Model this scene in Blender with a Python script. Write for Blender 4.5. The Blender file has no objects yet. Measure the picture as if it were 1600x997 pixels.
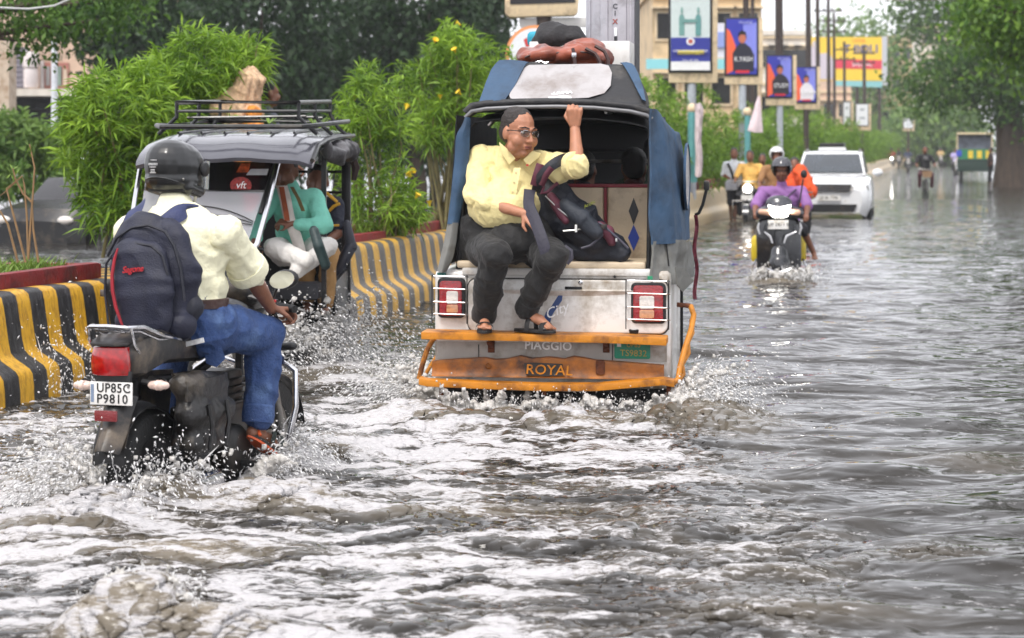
import bpy, bmesh, math, random
import numpy as np
from mathutils import Vector, Matrix

random.seed(7)
RNG = np.random.default_rng(7)
PI = math.pi
scene = bpy.context.scene
COL = scene.collection

# ---------------------------------------------------------------- camera
F = 3200.0          # focal length in photograph pixels (1600 wide)
CAMZ = 1.55         # metres above the flood water
HOR = 230.0         # pixel row of the horizon
cam_d = bpy.data.cameras.new("camera")
cam_d.sensor_width = 36.0
cam_d.lens = F / 1600.0 * 36.0
cam_d.shift_y = -(498.5 - HOR) / 1600.0
cam_d.clip_start = 0.1
cam_d.clip_end = 5000.0
cam_d.dof.use_dof = True
cam_d.dof.focus_distance = 10.7
cam_d.dof.aperture_fstop = 3.8
cam = bpy.data.objects.new("camera", cam_d)
cam.location = (0, 0, CAMZ)
cam.rotation_euler = (math.radians(90), 0, 0)
COL.objects.link(cam)
scene.camera = cam

# ---------------------------------------------------------------- sky, sun, exposure
SUN_EL, SUN_AZ = math.radians(58), math.radians(205)
world = bpy.data.worlds.new("World")
scene.world = world
world.use_nodes = True
wn = world.node_tree
for n in list(wn.nodes):
    wn.nodes.remove(n)
w_out = wn.nodes.new("ShaderNodeOutputWorld")
w_bg = wn.nodes.new("ShaderNodeBackground")
w_sky = wn.nodes.new("ShaderNodeTexSky")
w_sky.sky_type = 'NISHITA'
w_sky.sun_disc = False
w_sky.sun_elevation = SUN_EL
w_sky.sun_rotation = SUN_AZ
w_sky.air_density = 1.0
w_sky.dust_density = 4.0
w_mix = wn.nodes.new("ShaderNodeMixRGB")        # an even cloud layer over the blue
w_mix.inputs[0].default_value = 0.80
w_mix.inputs[2].default_value = (12.4, 12.4, 13.0, 1)
wn.links.new(w_sky.outputs[0], w_mix.inputs[1])
wn.links.new(w_mix.outputs[0], w_bg.inputs[0])
w_bg.inputs[1].default_value = 0.10
wn.links.new(w_bg.outputs[0], w_out.inputs[0])

sun_d = bpy.data.lights.new("sun", 'SUN')
sun_d.energy = 1.5
sun_d.angle = math.radians(14)
sun_d.color = (1.0, 0.96, 0.9)
sun = bpy.data.objects.new("sun", sun_d)
sv = Vector((math.sin(SUN_AZ) * math.cos(SUN_EL), math.cos(SUN_AZ) * math.cos(SUN_EL), math.sin(SUN_EL)))
sun.rotation_euler = sv.to_track_quat('Z', 'Y').to_euler()
COL.objects.link(sun)

scene.view_settings.view_transform = 'Standard'
scene.view_settings.look = 'None'
scene.view_settings.gamma = 1.0
scene.view_settings.use_curve_mapping = False
scene.view_settings.exposure = 0.66
scene.cycles.max_bounces = 6
scene.cycles.diffuse_bounces = 3
scene.cycles.glossy_bounces = 3
scene.cycles.transmission_bounces = 4
scene.cycles.transparent_max_bounces = 6
scene.cycles.volume_bounces = 1
scene.cycles.sample_clamp_indirect = 6.0
scene.cycles.use_denoising = True


# ---------------------------------------------------------------- measuring
def P(px, py, Y):
    """World point seen at a pixel of the photograph at depth Y."""
    return Vector(((px - 800.0) / F * Y, Y, CAMZ - (py - HOR) / F * Y))


def WP(px, py):
    """Point of the water surface at a pixel."""
    return P(px, py, CAMZ * F / (py - HOR))


class Frame:
    """A vehicle's own axes: x to the viewer's right, y away, z up, turned by yaw about z."""
    def __init__(s, px, Y, yaw):
        s.X, s.Y = (px - 800.0) / F * Y, Y
        s.a = math.radians(yaw)
        s.c, s.s = math.cos(s.a), math.sin(s.a)

    def __call__(s, px, py, yl):
        t = (px - 800.0) / F
        x = (t * (s.Y + yl * s.c) - s.X - yl * s.s) / (s.c + t * s.s)
        Yw = s.Y - x * s.s + yl * s.c
        return Vector((x, yl, CAMZ - (py - HOR) / F * Yw))

    def side(s, px, py, xl):
        t = (px - 800.0) / F
        y = (s.X + xl * s.c - t * (s.Y - xl * s.s)) / (t * s.c - s.s)
        Yw = s.Y - xl * s.s + y * s.c
        return Vector((xl, y, CAMZ - (py - HOR) / F * Yw))

    def place(s, o):
        o.location = (s.X, s.Y, 0)
        o.rotation_euler = (0, 0, -s.a)
        return o

    def world(s, v):
        return Vector((s.X + v[0] * s.c + v[1] * s.s, s.Y - v[0] * s.s + v[1] * s.c, v[2]))


# ---------------------------------------------------------------- noise (numpy)
_perm = np.random.default_rng(11).permutation(4096).astype(np.int64)
_ang = np.random.default_rng(12).random(4096) * 2 * PI
_gx, _gy = np.cos(_ang), np.sin(_ang)


def pn2(x, y, seed=0):
    x = np.asarray(x, float); y = np.asarray(y, float)
    xi = np.floor(x).astype(np.int64); yi = np.floor(y).astype(np.int64)
    xf = x - xi; yf = y - yi
    u = xf * xf * xf * (xf * (xf * 6 - 15) + 10); v = yf * yf * yf * (yf * (yf * 6 - 15) + 10)

    def g(ix, iy, dx, dy):
        h = _perm[(_perm[(ix + seed * 131) & 4095] + iy) & 4095]
        return _gx[h] * dx + _gy[h] * dy
    a = g(xi, yi, xf, yf); b = g(xi + 1, yi, xf - 1, yf)
    c = g(xi, yi + 1, xf, yf - 1); d = g(xi + 1, yi + 1, xf - 1, yf - 1)
    return ((a + u * (b - a)) + v * ((c + u * (d - c)) - (a + u * (b - a)))) * 1.5


_val = np.random.default_rng(13).random(4096) * 2 - 1


def vn3(p, seed=0):
    p = np.asarray(p, float)
    i = np.floor(p).astype(np.int64); f = p - i
    w = f * f * (3 - 2 * f)
    r = 0
    for dx in (0, 1):
        for dy in (0, 1):
            for dz in (0, 1):
                h = _perm[(_perm[(_perm[(i[:, 0] + dx + seed * 57) & 4095] + i[:, 1] + dy) & 4095] + i[:, 2] + dz) & 4095]
                wt = (w[:, 0] if dx else 1 - w[:, 0]) * (w[:, 1] if dy else 1 - w[:, 1]) * (w[:, 2] if dz else 1 - w[:, 2])
                r = r + wt * _val[h]
    return r


def sstep(a, b, x):
    t = np.clip((x - a) / (b - a), 0, 1)
    return t * t * (3 - 2 * t)


# ---------------------------------------------------------------- materials
def lin(c):
    """sRGB 0-255 to linear."""
    o = []
    for v in c[:3]:
        v = v / 255.0
        o.append(v / 12.92 if v <= 0.04045 else ((v + 0.055) / 1.055) ** 2.4)
    return tuple(o) + (1.0,)


MATS = {}


def mat(name, col, rough=0.5, metal=0.0, var=0.12, scale=14.0, bump=0.0, bscale=None, spec=0.5, coat=0.0, emit=0.0,
        dirt=None, dirt_amt=0.0, dirt_scale=5.0, trans=0.0, sheen=0.0, stretch=None, sub=0.0):
    """Procedural surface: colour with two scales of noise, uneven gloss, optional dirt blotches and relief."""
    if name in MATS:
        return MATS[name]
    m = bpy.data.materials.new(name)
    m.use_nodes = True
    nt = m.node_tree
    b = nt.nodes["Principled BSDF"]
    L = nt.links.new
    tc = nt.nodes.new("ShaderNodeTexCoord")
    mp = nt.nodes.new("ShaderNodeMapping")
    if stretch:
        mp.inputs['Scale'].default_value = stretch
    L(tc.outputs['Object'], mp.inputs[0])
    c = lin(col)
    n1 = nt.nodes.new("ShaderNodeTexNoise")
    n1.inputs['Scale'].default_value = scale
    n1.inputs['Detail'].default_value = 5
    L(mp.outputs[0], n1.inputs['Vector'])
    rp = nt.nodes.new("ShaderNodeValToRGB")
    rp.color_ramp.elements[0].position = 0.3
    rp.color_ramp.elements[1].position = 0.7
    rp.color_ramp.elements[0].color = tuple(x * (1 - var) for x in c[:3]) + (1,)
    rp.color_ramp.elements[1].color = tuple(min(1, x * (1 + var)) for x in c[:3]) + (1,)
    L(n1.outputs[0], rp.inputs[0])
    colout = rp.outputs[0]
    if dirt is not None:
        n2 = nt.nodes.new("ShaderNodeTexNoise")
        n2.inputs['Scale'].default_value = dirt_scale
        n2.inputs['Detail'].default_value = 8
        n2.inputs['Roughness'].default_value = 0.65
        L(tc.outputs['Object'], n2.inputs['Vector'])
        r2 = nt.nodes.new("ShaderNodeValToRGB")
        r2.color_ramp.elements[0].position = 0.62 - 0.35 * dirt_amt
        r2.color_ramp.elements[1].position = 0.78 - 0.25 * dirt_amt
        L(n2.outputs[0], r2.inputs[0])
        mx = nt.nodes.new("ShaderNodeMixRGB")
        L(r2.outputs[0], mx.inputs[0])
        L(colout, mx.inputs[1])
        mx.inputs[2].default_value = lin(dirt)
        colout = mx.outputs[0]
    L(colout, b.inputs['Base Color'])
    rr = nt.nodes.new("ShaderNodeMapRange")
    rr.inputs['To Min'].default_value = max(0.02, rough - 0.12)
    rr.inputs['To Max'].default_value = min(1, rough + 0.12)
    L(n1.outputs[0], rr.inputs[0])
    L(rr.outputs[0], b.inputs['Roughness'])
    b.inputs['Metallic'].default_value = metal
    b.inputs['Specular IOR Level'].default_value = spec
    b.inputs['Coat Weight'].default_value = coat
    b.inputs['Coat Roughness'].default_value = 0.08
    b.inputs['Transmission Weight'].default_value = trans
    b.inputs['Sheen Weight'].default_value = sheen
    if sub:
        b.inputs['Subsurface Weight'].default_value = sub
        b.inputs['Subsurface Radius'].default_value = (0.012, 0.005, 0.003)
        b.inputs['Subsurface Scale'].default_value = 1.0
    if emit:
        b.inputs['Emission Color'].default_value = c
        b.inputs['Emission Strength'].default_value = emit
    if bump:
        nb = nt.nodes.new("ShaderNodeTexNoise")
        nb.inputs['Scale'].default_value = bscale or scale * 3
        nb.inputs['Detail'].default_value = 6
        L(mp.outputs[0], nb.inputs['Vector'])
        bp = nt.nodes.new("ShaderNodeBump")
        bp.inputs['Strength'].default_value = bump
        bp.inputs['Distance'].default_value = 0.02
        L(nb.outputs[0], bp.inputs['Height'])
        L(bp.outputs[0], b.inputs['Normal'])
    MATS[name] = m
    return m


def leaf_mat(name, c0, c1, rough=0.5):
    """Foliage: each leaf its own tone between two greens, a little light passing through."""
    if name in MATS:
        return MATS[name]
    m = bpy.data.materials.new(name)
    m.use_nodes = True
    nt = m.node_tree
    b = nt.nodes["Principled BSDF"]
    g = nt.nodes.new("ShaderNodeNewGeometry")
    rp = nt.nodes.new("ShaderNodeValToRGB")
    rp.color_ramp.elements[0].color = lin(c0)
    rp.color_ramp.elements[1].color = lin(c1)
    tc = nt.nodes.new("ShaderNodeTexCoord")
    nz = nt.nodes.new("ShaderNodeTexNoise"); nz.inputs['Scale'].default_value = 1.6; nz.inputs['Detail'].default_value = 3
    nt.links.new(tc.outputs['Object'], nz.inputs['Vector'])
    ma = nt.nodes.new("ShaderNodeMath"); ma.operation = 'MULTIPLY_ADD'; ma.inputs[1].default_value = 1.5; ma.inputs[2].default_value = -.72
    nt.links.new(nz.outputs[0], ma.inputs[0])
    mb_ = nt.nodes.new("ShaderNodeMath"); mb_.operation = 'MULTIPLY_ADD'; mb_.inputs[1].default_value = .75
    nt.links.new(g.outputs['Random Per Island'], mb_.inputs[0]); nt.links.new(ma.outputs[0], mb_.inputs[2])
    nt.links.new(mb_.outputs[0], rp.inputs[0])
    nt.links.new(rp.outputs[0], b.inputs['Base Color'])
    b.inputs['Roughness'].default_value = rough
    b.inputs['Specular IOR Level'].default_value = 0.35
    tr = nt.nodes.new("ShaderNodeBsdfTranslucent")
    nt.links.new(rp.outputs[0], tr.inputs[0])
    mx = nt.nodes.new("ShaderNodeMixShader")
    mx.inputs[0].default_value = 0.35
    nt.links.new(b.outputs[0], mx.inputs[1])
    nt.links.new(tr.outputs[0], mx.inputs[2])
    nt.links.new(mx.outputs[0], nt.nodes['Material Output'].inputs[0])
    MATS[name] = m
    return m


def glass_mat(name, col, alpha=0.35, rough=0.05):
    """Thin sheet glass or clear vinyl: part glossy, part see-through."""
    if name in MATS:
        return MATS[name]
    m = bpy.data.materials.new(name)
    m.use_nodes = True
    nt = m.node_tree
    b = nt.nodes["Principled BSDF"]
    b.inputs['Base Color'].default_value = lin(col)
    b.inputs['Roughness'].default_value = rough
    b.inputs['Alpha'].default_value = alpha
    b.inputs['Specular IOR Level'].default_value = 0.8
    MATS[name] = m
    return m


# ---------------------------------------------------------------- mesh building
def basis(d):
    d = Vector(d).normalized()
    a = Vector((0, 0, 1)) if abs(d.z) < 0.9 else Vector((1, 0, 0))
    u = d.cross(a).normalized()
    return u, d.cross(u).normalized(), d


class MB:
    """Collects shapes, then links them as one mesh."""
    def __init__(s):
        s.v, s.f = [], []

    def add(s, vs, fs):
        o = len(s.v)
        s.v.extend([tuple(x) for x in vs])
        s.f.extend([tuple(i + o for i in q) for q in fs])
        return s

    def box(s, c, size, rot=None, taper=1.0):
        hx, hy, hz = size[0] / 2, size[1] / 2, size[2] / 2
        vs = []
        for z in (-1, 1):
            k = 1.0 if z < 0 else taper
            for x, y in ((-1, -1), (1, -1), (1, 1), (-1, 1)):
                vs.append(Vector((x * hx * k, y * hy * k, z * hz)))
        if rot is not None:
            R = rot if isinstance(rot, Matrix) else Matrix.Rotation(rot, 3, 'Z')
            vs = [R @ v for v in vs]
        vs = [v + Vector(c) for v in vs]
        return s.add(vs, [(0, 3, 2, 1), (4, 5, 6, 7), (0, 1, 5, 4), (1, 2, 6, 5), (2, 3, 7, 6), (3, 0, 4, 7)])

    def span(s, a, b):
        a, b = Vector(a), Vector(b)
        return s.box((a + b) / 2, [max(1e-4, abs(x)) for x in (b - a)])

    def bar(s, a, b, w, h, up=(0, 0, 1)):
        a, b = Vector(a), Vector(b)
        d = (b - a).normalized()
        r = d.cross(Vector(up))
        if r.length < 1e-4:
            r = d.cross(Vector((1, 0, 0)))
        r.normalize()
        u = r.cross(d)
        vs = []
        for p in (a, b):
            for x, y in ((-1, -1), (1, -1), (1, 1), (-1, 1)):
                vs.append(p + r * (x * w / 2) + u * (y * h / 2))
        return s.add(vs, [(0, 1, 2, 3), (7, 6, 5, 4), (0, 4, 5, 1), (1, 5, 6, 2), (2, 6, 7, 3), (3, 7, 4, 0)])

    def tube(s, pts, r, n=8, caps=True, closed=False):
        pts = [Vector(p) for p in pts]
        rs = r if isinstance(r, (list, tuple)) else [r] * len(pts)
        u = None
        vs = []
        N = len(pts)
        for i, p in enumerate(pts):
            if closed:
                d = pts[(i + 1) % N] - pts[i - 1]
            else:
                d = pts[min(i + 1, N - 1)] - pts[max(i - 1, 0)]
            d.normalize()
            if u is None:
                u, w, _ = basis(d)
            else:
                u = (u - d * u.dot(d))
                if u.length < 1e-5:
                    u = basis(d)[0]
                u.normalize()
            w = d.cross(u)
            for k in range(n):
                a = 2 * PI * k / n
                vs.append(p + (u * math.cos(a) + w * math.sin(a)) * rs[i])
        fs = []
        for i in range(N if closed else N - 1):
            j = (i + 1) % N
            for k in range(n):
                fs.append((i * n + k, i * n + (k + 1) % n, j * n + (k + 1) % n, j * n + k))
        if caps and not closed:
            fs.append(tuple(range(n))[::-1])
            fs.append(tuple((N - 1) * n + k for k in range(n)))
        return s.add(vs, fs)

    def cap(s, a, b, ra, rb=None, n=12, flat=None):
        """Tapered capsule; flat=(axis, k) squashes it about a direction."""
        a, b = Vector(a), Vector(b)
        rb = ra if rb is None else rb
        u, w, d = basis(b - a) if (b - a).length > 1e-6 else basis((0, 0, 1))
        rings = []
        for t in (-80, -50, -20):
            t = math.radians(t)
            rings.append((a + d * ra * math.sin(t), ra * math.cos(t)))
        for t in (20, 50, 80):
            t = math.radians(t)
            rings.append((b + d * rb * math.sin(t), rb * math.cos(t)))
        vs = []
        for c, r in rings:
            for k in range(n):
                q = 2 * PI * k / n
                off = (u * math.cos(q) + w * math.sin(q)) * r
                if flat:
                    ax = Vector(flat[0]).normalized()
                    off = off - ax * off.dot(ax) * (1 - flat[1])
                vs.append(c + off)
        fs = []
        for i in range(len(rings) - 1):
            for k in range(n):
                fs.append((i * n + k, i * n + (k + 1) % n, (i + 1) * n + (k + 1) % n, (i + 1) * n + k))
        fs.append(tuple(range(n))[::-1])
        fs.append(tuple((len(rings) - 1) * n + k for k in range(n)))
        return s.add(vs, fs)

    def chain(s, pts, rs, n=12, flat=None):
        for i in range(len(pts) - 1):
            s.cap(pts[i], pts[i + 1], rs[i], rs[i + 1], n, flat)
        return s

    def ell(s, c, r, R=None, n=16, m=10):
        c = Vector(c)
        if not isinstance(r, (tuple, list, Vector)):
            r = (r, r, r)
        vs = []
        for i in range(1, m):
            t = PI * i / m
            for k in range(n):
                q = 2 * PI * k / n
                v = Vector((r[0] * math.sin(t) * math.cos(q), r[1] * math.sin(t) * math.sin(q), r[2] * math.cos(t)))
                vs.append((R @ v if R is not None else v) + c)
        top = Vector((0, 0, r[2])); bot = Vector((0, 0, -r[2]))
        vs.append((R @ top if R is not None else top) + c)
        vs.append((R @ bot if R is not None else bot) + c)
        fs = []
        for i in range(m - 2):
            for k in range(n):
                fs.append((i * n + k, (i + 1) * n + k, (i + 1) * n + (k + 1) % n, i * n + (k + 1) % n))
        T, B = len(vs) - 2, len(vs) - 1
        for k in range(n):
            fs.append((T, k, (k + 1) % n))
            fs.append((B, (m - 2) * n + (k + 1) % n, (m - 2) * n + k))
        return s.add(vs, fs)

    def lathe(s, c, axis, prof, n=20):
        """prof: (radius, distance along axis) pairs."""
        c = Vector(c)
        u, w, d = basis(axis)
        vs = []
        for r, h in prof:
            for k in range(n):
                q = 2 * PI * k / n
                vs.append(c + d * h + (u * math.cos(q) + w * math.sin(q)) * max(r, 1e-4))
        fs = []
        for i in range(len(prof) - 1):
            for k in range(n):
                fs.append((i * n + k, i * n + (k + 1) % n, (i + 1) * n + (k + 1) % n, (i + 1) * n + k))
        return s.add(vs, fs)

    def prism(s, poly, ext):
        """Polygon of 3-D points pushed along ext."""
        poly = [Vector(p) for p in poly]
        e = Vector(ext)
        n = len(poly)
        vs = poly + [p + e for p in poly]
        fs = [tuple(range(n))[::-1], tuple(range(n, 2 * n))]
        for i in range(n):
            fs.append((i, (i + 1) % n, n + (i + 1) % n, n + i))
        return s.add(vs, fs)

    def grid(s, rows, thick=None):
        """Surface through rows of points; thick gives it a back."""
        h, w = len(rows), len(rows[0])
        pts = [Vector(p) for r in rows for p in r]
        fs = [(i * w + j, i * w + j + 1, (i + 1) * w + j + 1, (i + 1) * w + j) for i in range(h - 1) for j in range(w - 1)]
        if thick is None:
            return s.add(pts, fs)
        t = Vector(thick)
        n = len(pts)
        fs2 = [tuple(n + k for k in q[::-1]) for q in fs]
        rim = [j for j in range(w)] + [i * w + w - 1 for i in range(1, h)] + [(h - 1) * w + j for j in range(w - 2, -1, -1)] + [i * w for i in range(h - 2, 0, -1)]
        fs3 = [(rim[(k + 1) % len(rim)], rim[k], n + rim[k], n + rim[(k + 1) % len(rim)]) for k in range(len(rim))]
        return s.add(pts + [p + t for p in pts], fs + fs2 + fs3)

    def mesh(s, name, smooth=True, fix=True):
        me = bpy.data.meshes.new(name)
        me.from_pydata(s.v, [], s.f)
        if fix and len(s.f) < 60000:
            bm = bmesh.new()
            bm.from_mesh(me)
            bmesh.ops.recalc_face_normals(bm, faces=bm.faces)
            bm.to_mesh(me)
            bm.free()
        if smooth:
            me.polygons.foreach_set('use_smooth', [True] * len(me.polygons))
        return me


def link(name, me, material=None, parent=None):
    o = bpy.data.objects.new(name, me)
    COL.objects.link(o)
    if material is not None:
        if not isinstance(material, (list, tuple)):
            material = [material]
        for q in material:
            me.materials.append(q)
    if parent is not None:
        o.parent = parent
    return o


def part(name, mb, material, parent=None, label=None, bevel=0.0, seg=2, smooth=None, kind=None):
    """One mesh part; bevel rounds its edges for real."""
    if smooth is None:
        smooth = True
    me = mb.mesh(name, smooth)
    if bevel:
        bm = bmesh.new()
        bm.from_mesh(me)
        ed = [e for e in bm.edges if len(e.link_faces) == 2 and e.calc_face_angle(0) > 0.5]
        bmesh.ops.bevel(bm, geom=ed, offset=bevel, segments=seg, profile=0.6, affect='EDGES', clamp_overlap=True)
        bm.to_mesh(me)
        bm.free()
    if smooth:
        me.polygons.foreach_set('use_smooth', [True] * len(me.polygons))
        me.set_sharp_from_angle(angle=math.radians(38))
    o = link(name, me, material, parent)
    if label:
        o['label'] = label
    if kind:
        o['kind'] = kind
    return o


TMP = bpy.data.scenes.new("workbench")


def evaluated(o):
    TMP.collection.objects.link(o)
    vl = TMP.view_layers[0]
    vl.update()
    dg = vl.depsgraph
    me = bpy.data.meshes.new_from_object(o.evaluated_get(dg))
    TMP.collection.objects.unlink(o)
    return me


def blob_mesh(name, mb, voxel, smooth=4, wrinkle=None, clip=None):
    """Union of closed shapes grown into one continuous skin; wrinkle = list of (amplitude, (sx, sy, sz), sharp)."""
    me = bpy.data.meshes.new("raw")
    me.from_pydata(mb.v, [], mb.f)
    bm = bmesh.new(); bm.from_mesh(me)
    bmesh.ops.recalc_face_normals(bm, faces=bm.faces)
    bm.to_mesh(me); bm.free()
    o = bpy.data.objects.new("raw", me)
    r = o.modifiers.new("r", 'REMESH')
    r.mode = 'VOXEL'
    r.voxel_size = voxel
    r.adaptivity = 0.0
    if smooth:
        q = o.modifiers.new("s", 'SMOOTH')
        q.factor = 0.5
        q.iterations = smooth
    out = evaluated(o)
    bpy.data.objects.remove(o)
    bpy.data.meshes.remove(me)
    out.name = name
    if wrinkle:
        n = len(out.vertices)
        co = np.empty(n * 3); out.vertices.foreach_get('co', co); co = co.reshape(-1, 3)
        no = np.empty(n * 3); out.vertices.foreach_get('normal', no); no = no.reshape(-1, 3)
        d = np.zeros(n)
        for k, (amp, sc, sharp) in enumerate(wrinkle):
            a1, a2 = .62 + .5 * k, .35 - .9 * k
            Ra = np.array(((math.cos(a1), 0, math.sin(a1)), (0, 1, 0), (-math.sin(a1), 0, math.cos(a1))))
            Rb = np.array(((1, 0, 0), (0, math.cos(a2), math.sin(a2)), (0, -math.sin(a2), math.cos(a2))))
            q = co @ Ra @ Rb * np.array(sc)
            q = q + 0.35 * np.stack([vn3(q * 0.6 + 9, 3 + k), vn3(q * 0.6 + 31, 4 + k), vn3(q * 0.6 + 77, 5 + k)], 1)
            v = .5 * vn3(q, k) + .5 * vn3(q @ Rb.T @ Ra + 40, k + 9)
            if sharp:
                v = np.clip(1 - 2.2 * np.abs(v), 0, 1) ** 1.4 * 1.3 - .5
            d += amp * v
        co = co + no * d[:, None]
        out.vertices.foreach_set('co', co.ravel())
        out.update()
    for co, no in clip or ():
        bm = bmesh.new(); bm.from_mesh(out)
        bmesh.ops.bisect_plane(bm, geom=bm.verts[:] + bm.edges[:] + bm.faces[:], plane_co=co, plane_no=no, clear_outer=True)
        bm.to_mesh(out); bm.free()
    out.polygons.foreach_set('use_smooth', [True] * len(out.polygons))
    return out


def blob(name, mb, material, parent, voxel, smooth=4, wrinkle=None, label=None, clip=None):
    o = link(name, blob_mesh(name, mb, voxel, smooth, wrinkle, clip), material, parent)
    if label:
        o['label'] = label
    return o


def text(name, body, size, material, parent, loc, xdir=(1, 0, 0), up=(0, 0, 1), extrude=0.0015, shear=0.0, sx=1.0, bold=0.0, spacing=1.0):
    cu = bpy.data.curves.new(name, 'FONT')
    cu.body = body
    cu.size = size
    cu.align_x = 'CENTER'
    cu.align_y = 'CENTER'
    cu.extrude = extrude
    cu.shear = shear
    cu.offset = bold
    cu.space_character = spacing
    cu.resolution_u = 3
    o = bpy.data.objects.new(name, cu)
    me = evaluated(o)
    bpy.data.objects.remove(o)
    x = Vector(xdir).normalized(); z = Vector(up)
    z = (z - x * z.dot(x)).normalized(); n = x.cross(z)
    R = Matrix((x * sx, z, n)).transposed().to_4x4()
    me.transform(Matrix.Translation(Vector(loc)) @ R)
    return link(name, me, material, parent)


def thing(name, label, cat, frame=None, group=None, loc=None, rz=0.0):
    o = bpy.data.objects.new(name, None)
    COL.objects.link(o)
    o.empty_display_size = 0.2
    if frame is not None:
        frame.place(o)
    if loc is not None:
        o.location = loc
        o.rotation_euler = (0, 0, rz)
    return tag(o, label, cat, group)


def tag(o, label=None, cat=None, group=None, kind=None):
    if label:
        o['label'] = label
    if cat:
        o['category'] = cat
    if group:
        o['group'] = group
    if kind:
        o['kind'] = kind
    return o


def copy_tree(o, parent=None):
    c = o.copy()
    COL.objects.link(c)
    if parent is not None:
        c.parent = parent
    for ch in list(o.children):
        copy_tree(ch, c)
    return c
# ================================================================ building people
def frame3(f, u):
    f = Vector(f).normalized(); u = Vector(u)
    u = (u - f * u.dot(f)).normalized()
    r = f.cross(u)
    return r, f, u


def hd(c, ax, r, f, u):
    return Vector(c) + ax[0] * r + ax[1] * f + ax[2] * u


def add_head(m, c, f, u, s=1.0, ears=True, jaw=1.0, detail=True):
    ax = frame3(f, u)
    R = Matrix((ax[0], ax[1], ax[2])).transposed()
    h = lambda a, b, d: hd(c, ax, a * s, b * s, d * s)
    m.ell(h(0, -.012, .035), (.076 * s, .096 * s, .086 * s), R)
    m.ell(h(0, .022, -.03), (.063 * s * jaw, .072 * s, .085 * s), R)
    m.cap(h(-.038 * jaw, .025, -.078), h(.038 * jaw, .025, -.078), .036 * s)
    m.ell(h(0, .058, -.104), (.026 * s, .024 * s, .02 * s), R)
    m.chain([h(0, .090, .004), h(0, .108, -.022), h(0, .112, -.036)], [.008 * s, .011 * s, .015 * s], 8)
    for q in (-1, 1):
        if detail:
            m.cap(h(.052 * q, .070, .022), h(.012 * q, .088, .020), .011 * s, .010 * s, 8)
            m.ell(h(.013 * q, .100, -.040), .0105 * s, None, 8, 6)
            m.ell(h(.040 * q * jaw, .056, -.042), (.032 * s, .03 * s, .034 * s), R)
        if ears:
            m.ell(h(.078 * q, -.012, -.012), (.011 * s, .024 * s, .034 * s), R, 10, 8)
    if detail:
        m.cap(h(-.02, .089, -.066), h(.02, .089, -.066), .008 * s, .008 * s, 8)
        m.cap(h(-.016, .088, -.079), h(.016, .088, -.079), .009 * s, .009 * s, 8)
    return ax


def add_hair(m, c, f, u, s=1.0, low=0.0):
    ax = frame3(f, u)
    R = Matrix((ax[0], ax[1], ax[2])).transposed()
    h = lambda a, b, d: hd(c, ax, a * s, b * s, d * s)
    m.ell(h(0, -.024, .050), (.081 * s, .096 * s, .083 * s), R)
    m.ell(h(0, -.052, .0 - low), (.074 * s, .064 * s, .075 * s), R)


def add_hand(m, w, d, n, curl=0.5, thumb=1, s=1.0, spread=1.0):
    """w wrist, d towards the knuckles, n the way the palm faces, thumb +1/-1 picks its side."""
    d = Vector(d).normalized(); n = Vector(n); n = (n - d * n.dot(d)).normalized()
    sd = d.cross(n) * thumb
    w = Vector(w)
    lens = (0.95, 1.05, 1.0, 0.78)
    for i in range(4):
        o = (0.030 - 0.020 * i) * spread
        k = w + d * (0.088 - 0.004 * abs(i - 1.3)) * s + sd * o * s
        m.cap(w + sd * o * 0.55 * s + d * 0.01 * s, k, .015 * s, .0115 * s, 8)
        a = 0.0
        p = k
        for j, L_ in enumerate((.040, .027, .021)):
            a += curl * (1.25, 1.5, 1.0)[j] * (1 + 0.08 * (i - 1))
            q = p + (d * math.cos(a) + n * math.sin(a)) * L_ * lens[i] * s
            m.cap(p, q, (.0098, .009, .0082)[j] * s, (.009, .0082, .007)[j] * s, 8)
            p = q
    b = w + d * .022 * s + sd * .026 * s + n * .006 * s
    t1 = b + (d * .62 + sd * .62 + n * .45 * (0.4 + curl)).normalized() * .042 * s
    t2 = t1 + (d * .75 + sd * (.35 - .6 * curl) + n * .7 * curl).normalized() * .032 * s
    m.cap(b, t1, .015 * s, .011 * s, 8)
    m.cap(t1, t2, .011 * s, .0085 * s, 8)


def add_arm(m, sh, el, wr, k=1.0, full=True):
    m.cap(sh, el, .047 * k, .038 * k)
    m.cap(el, Vector(el).lerp(Vector(wr), .35), .039 * k, .039 * k)
    m.cap(Vector(el).lerp(Vector(wr), .35), wr, .039 * k, .026 * k)


def add_leg(m, hip, kn, an, k=1.0):
    m.cap(hip, kn, .080 * k, .056 * k)
    c = Vector(kn).lerp(Vector(an), .3)
    m.cap(kn, c, .054 * k, .054 * k)
    m.cap(c, an, .054 * k, .034 * k)


def add_foot(m, an, toe, s=1.0):
    an, toe = Vector(an), Vector(toe)
    d = (toe - an); d.normalize()
    heel = an - d * .045 * s + Vector((0, 0, -.03 * s))
    m.cap(an, heel, .034 * s, .030 * s)
    m.cap(heel, an.lerp(toe, .6), .031 * s, .033 * s)
    m.cap(an.lerp(toe, .6), toe, .034 * s, .022 * s)
    sd = d.cross(Vector((0, 0, 1))).normalized()
    for i in range(5):
        o = (i - 2) * .017 * s
        b = toe + sd * o - d * .012 * s
        m.cap(b, b + d * (.036 - .004 * i) * s, .0095 * s, .009 * s, 7)


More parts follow.
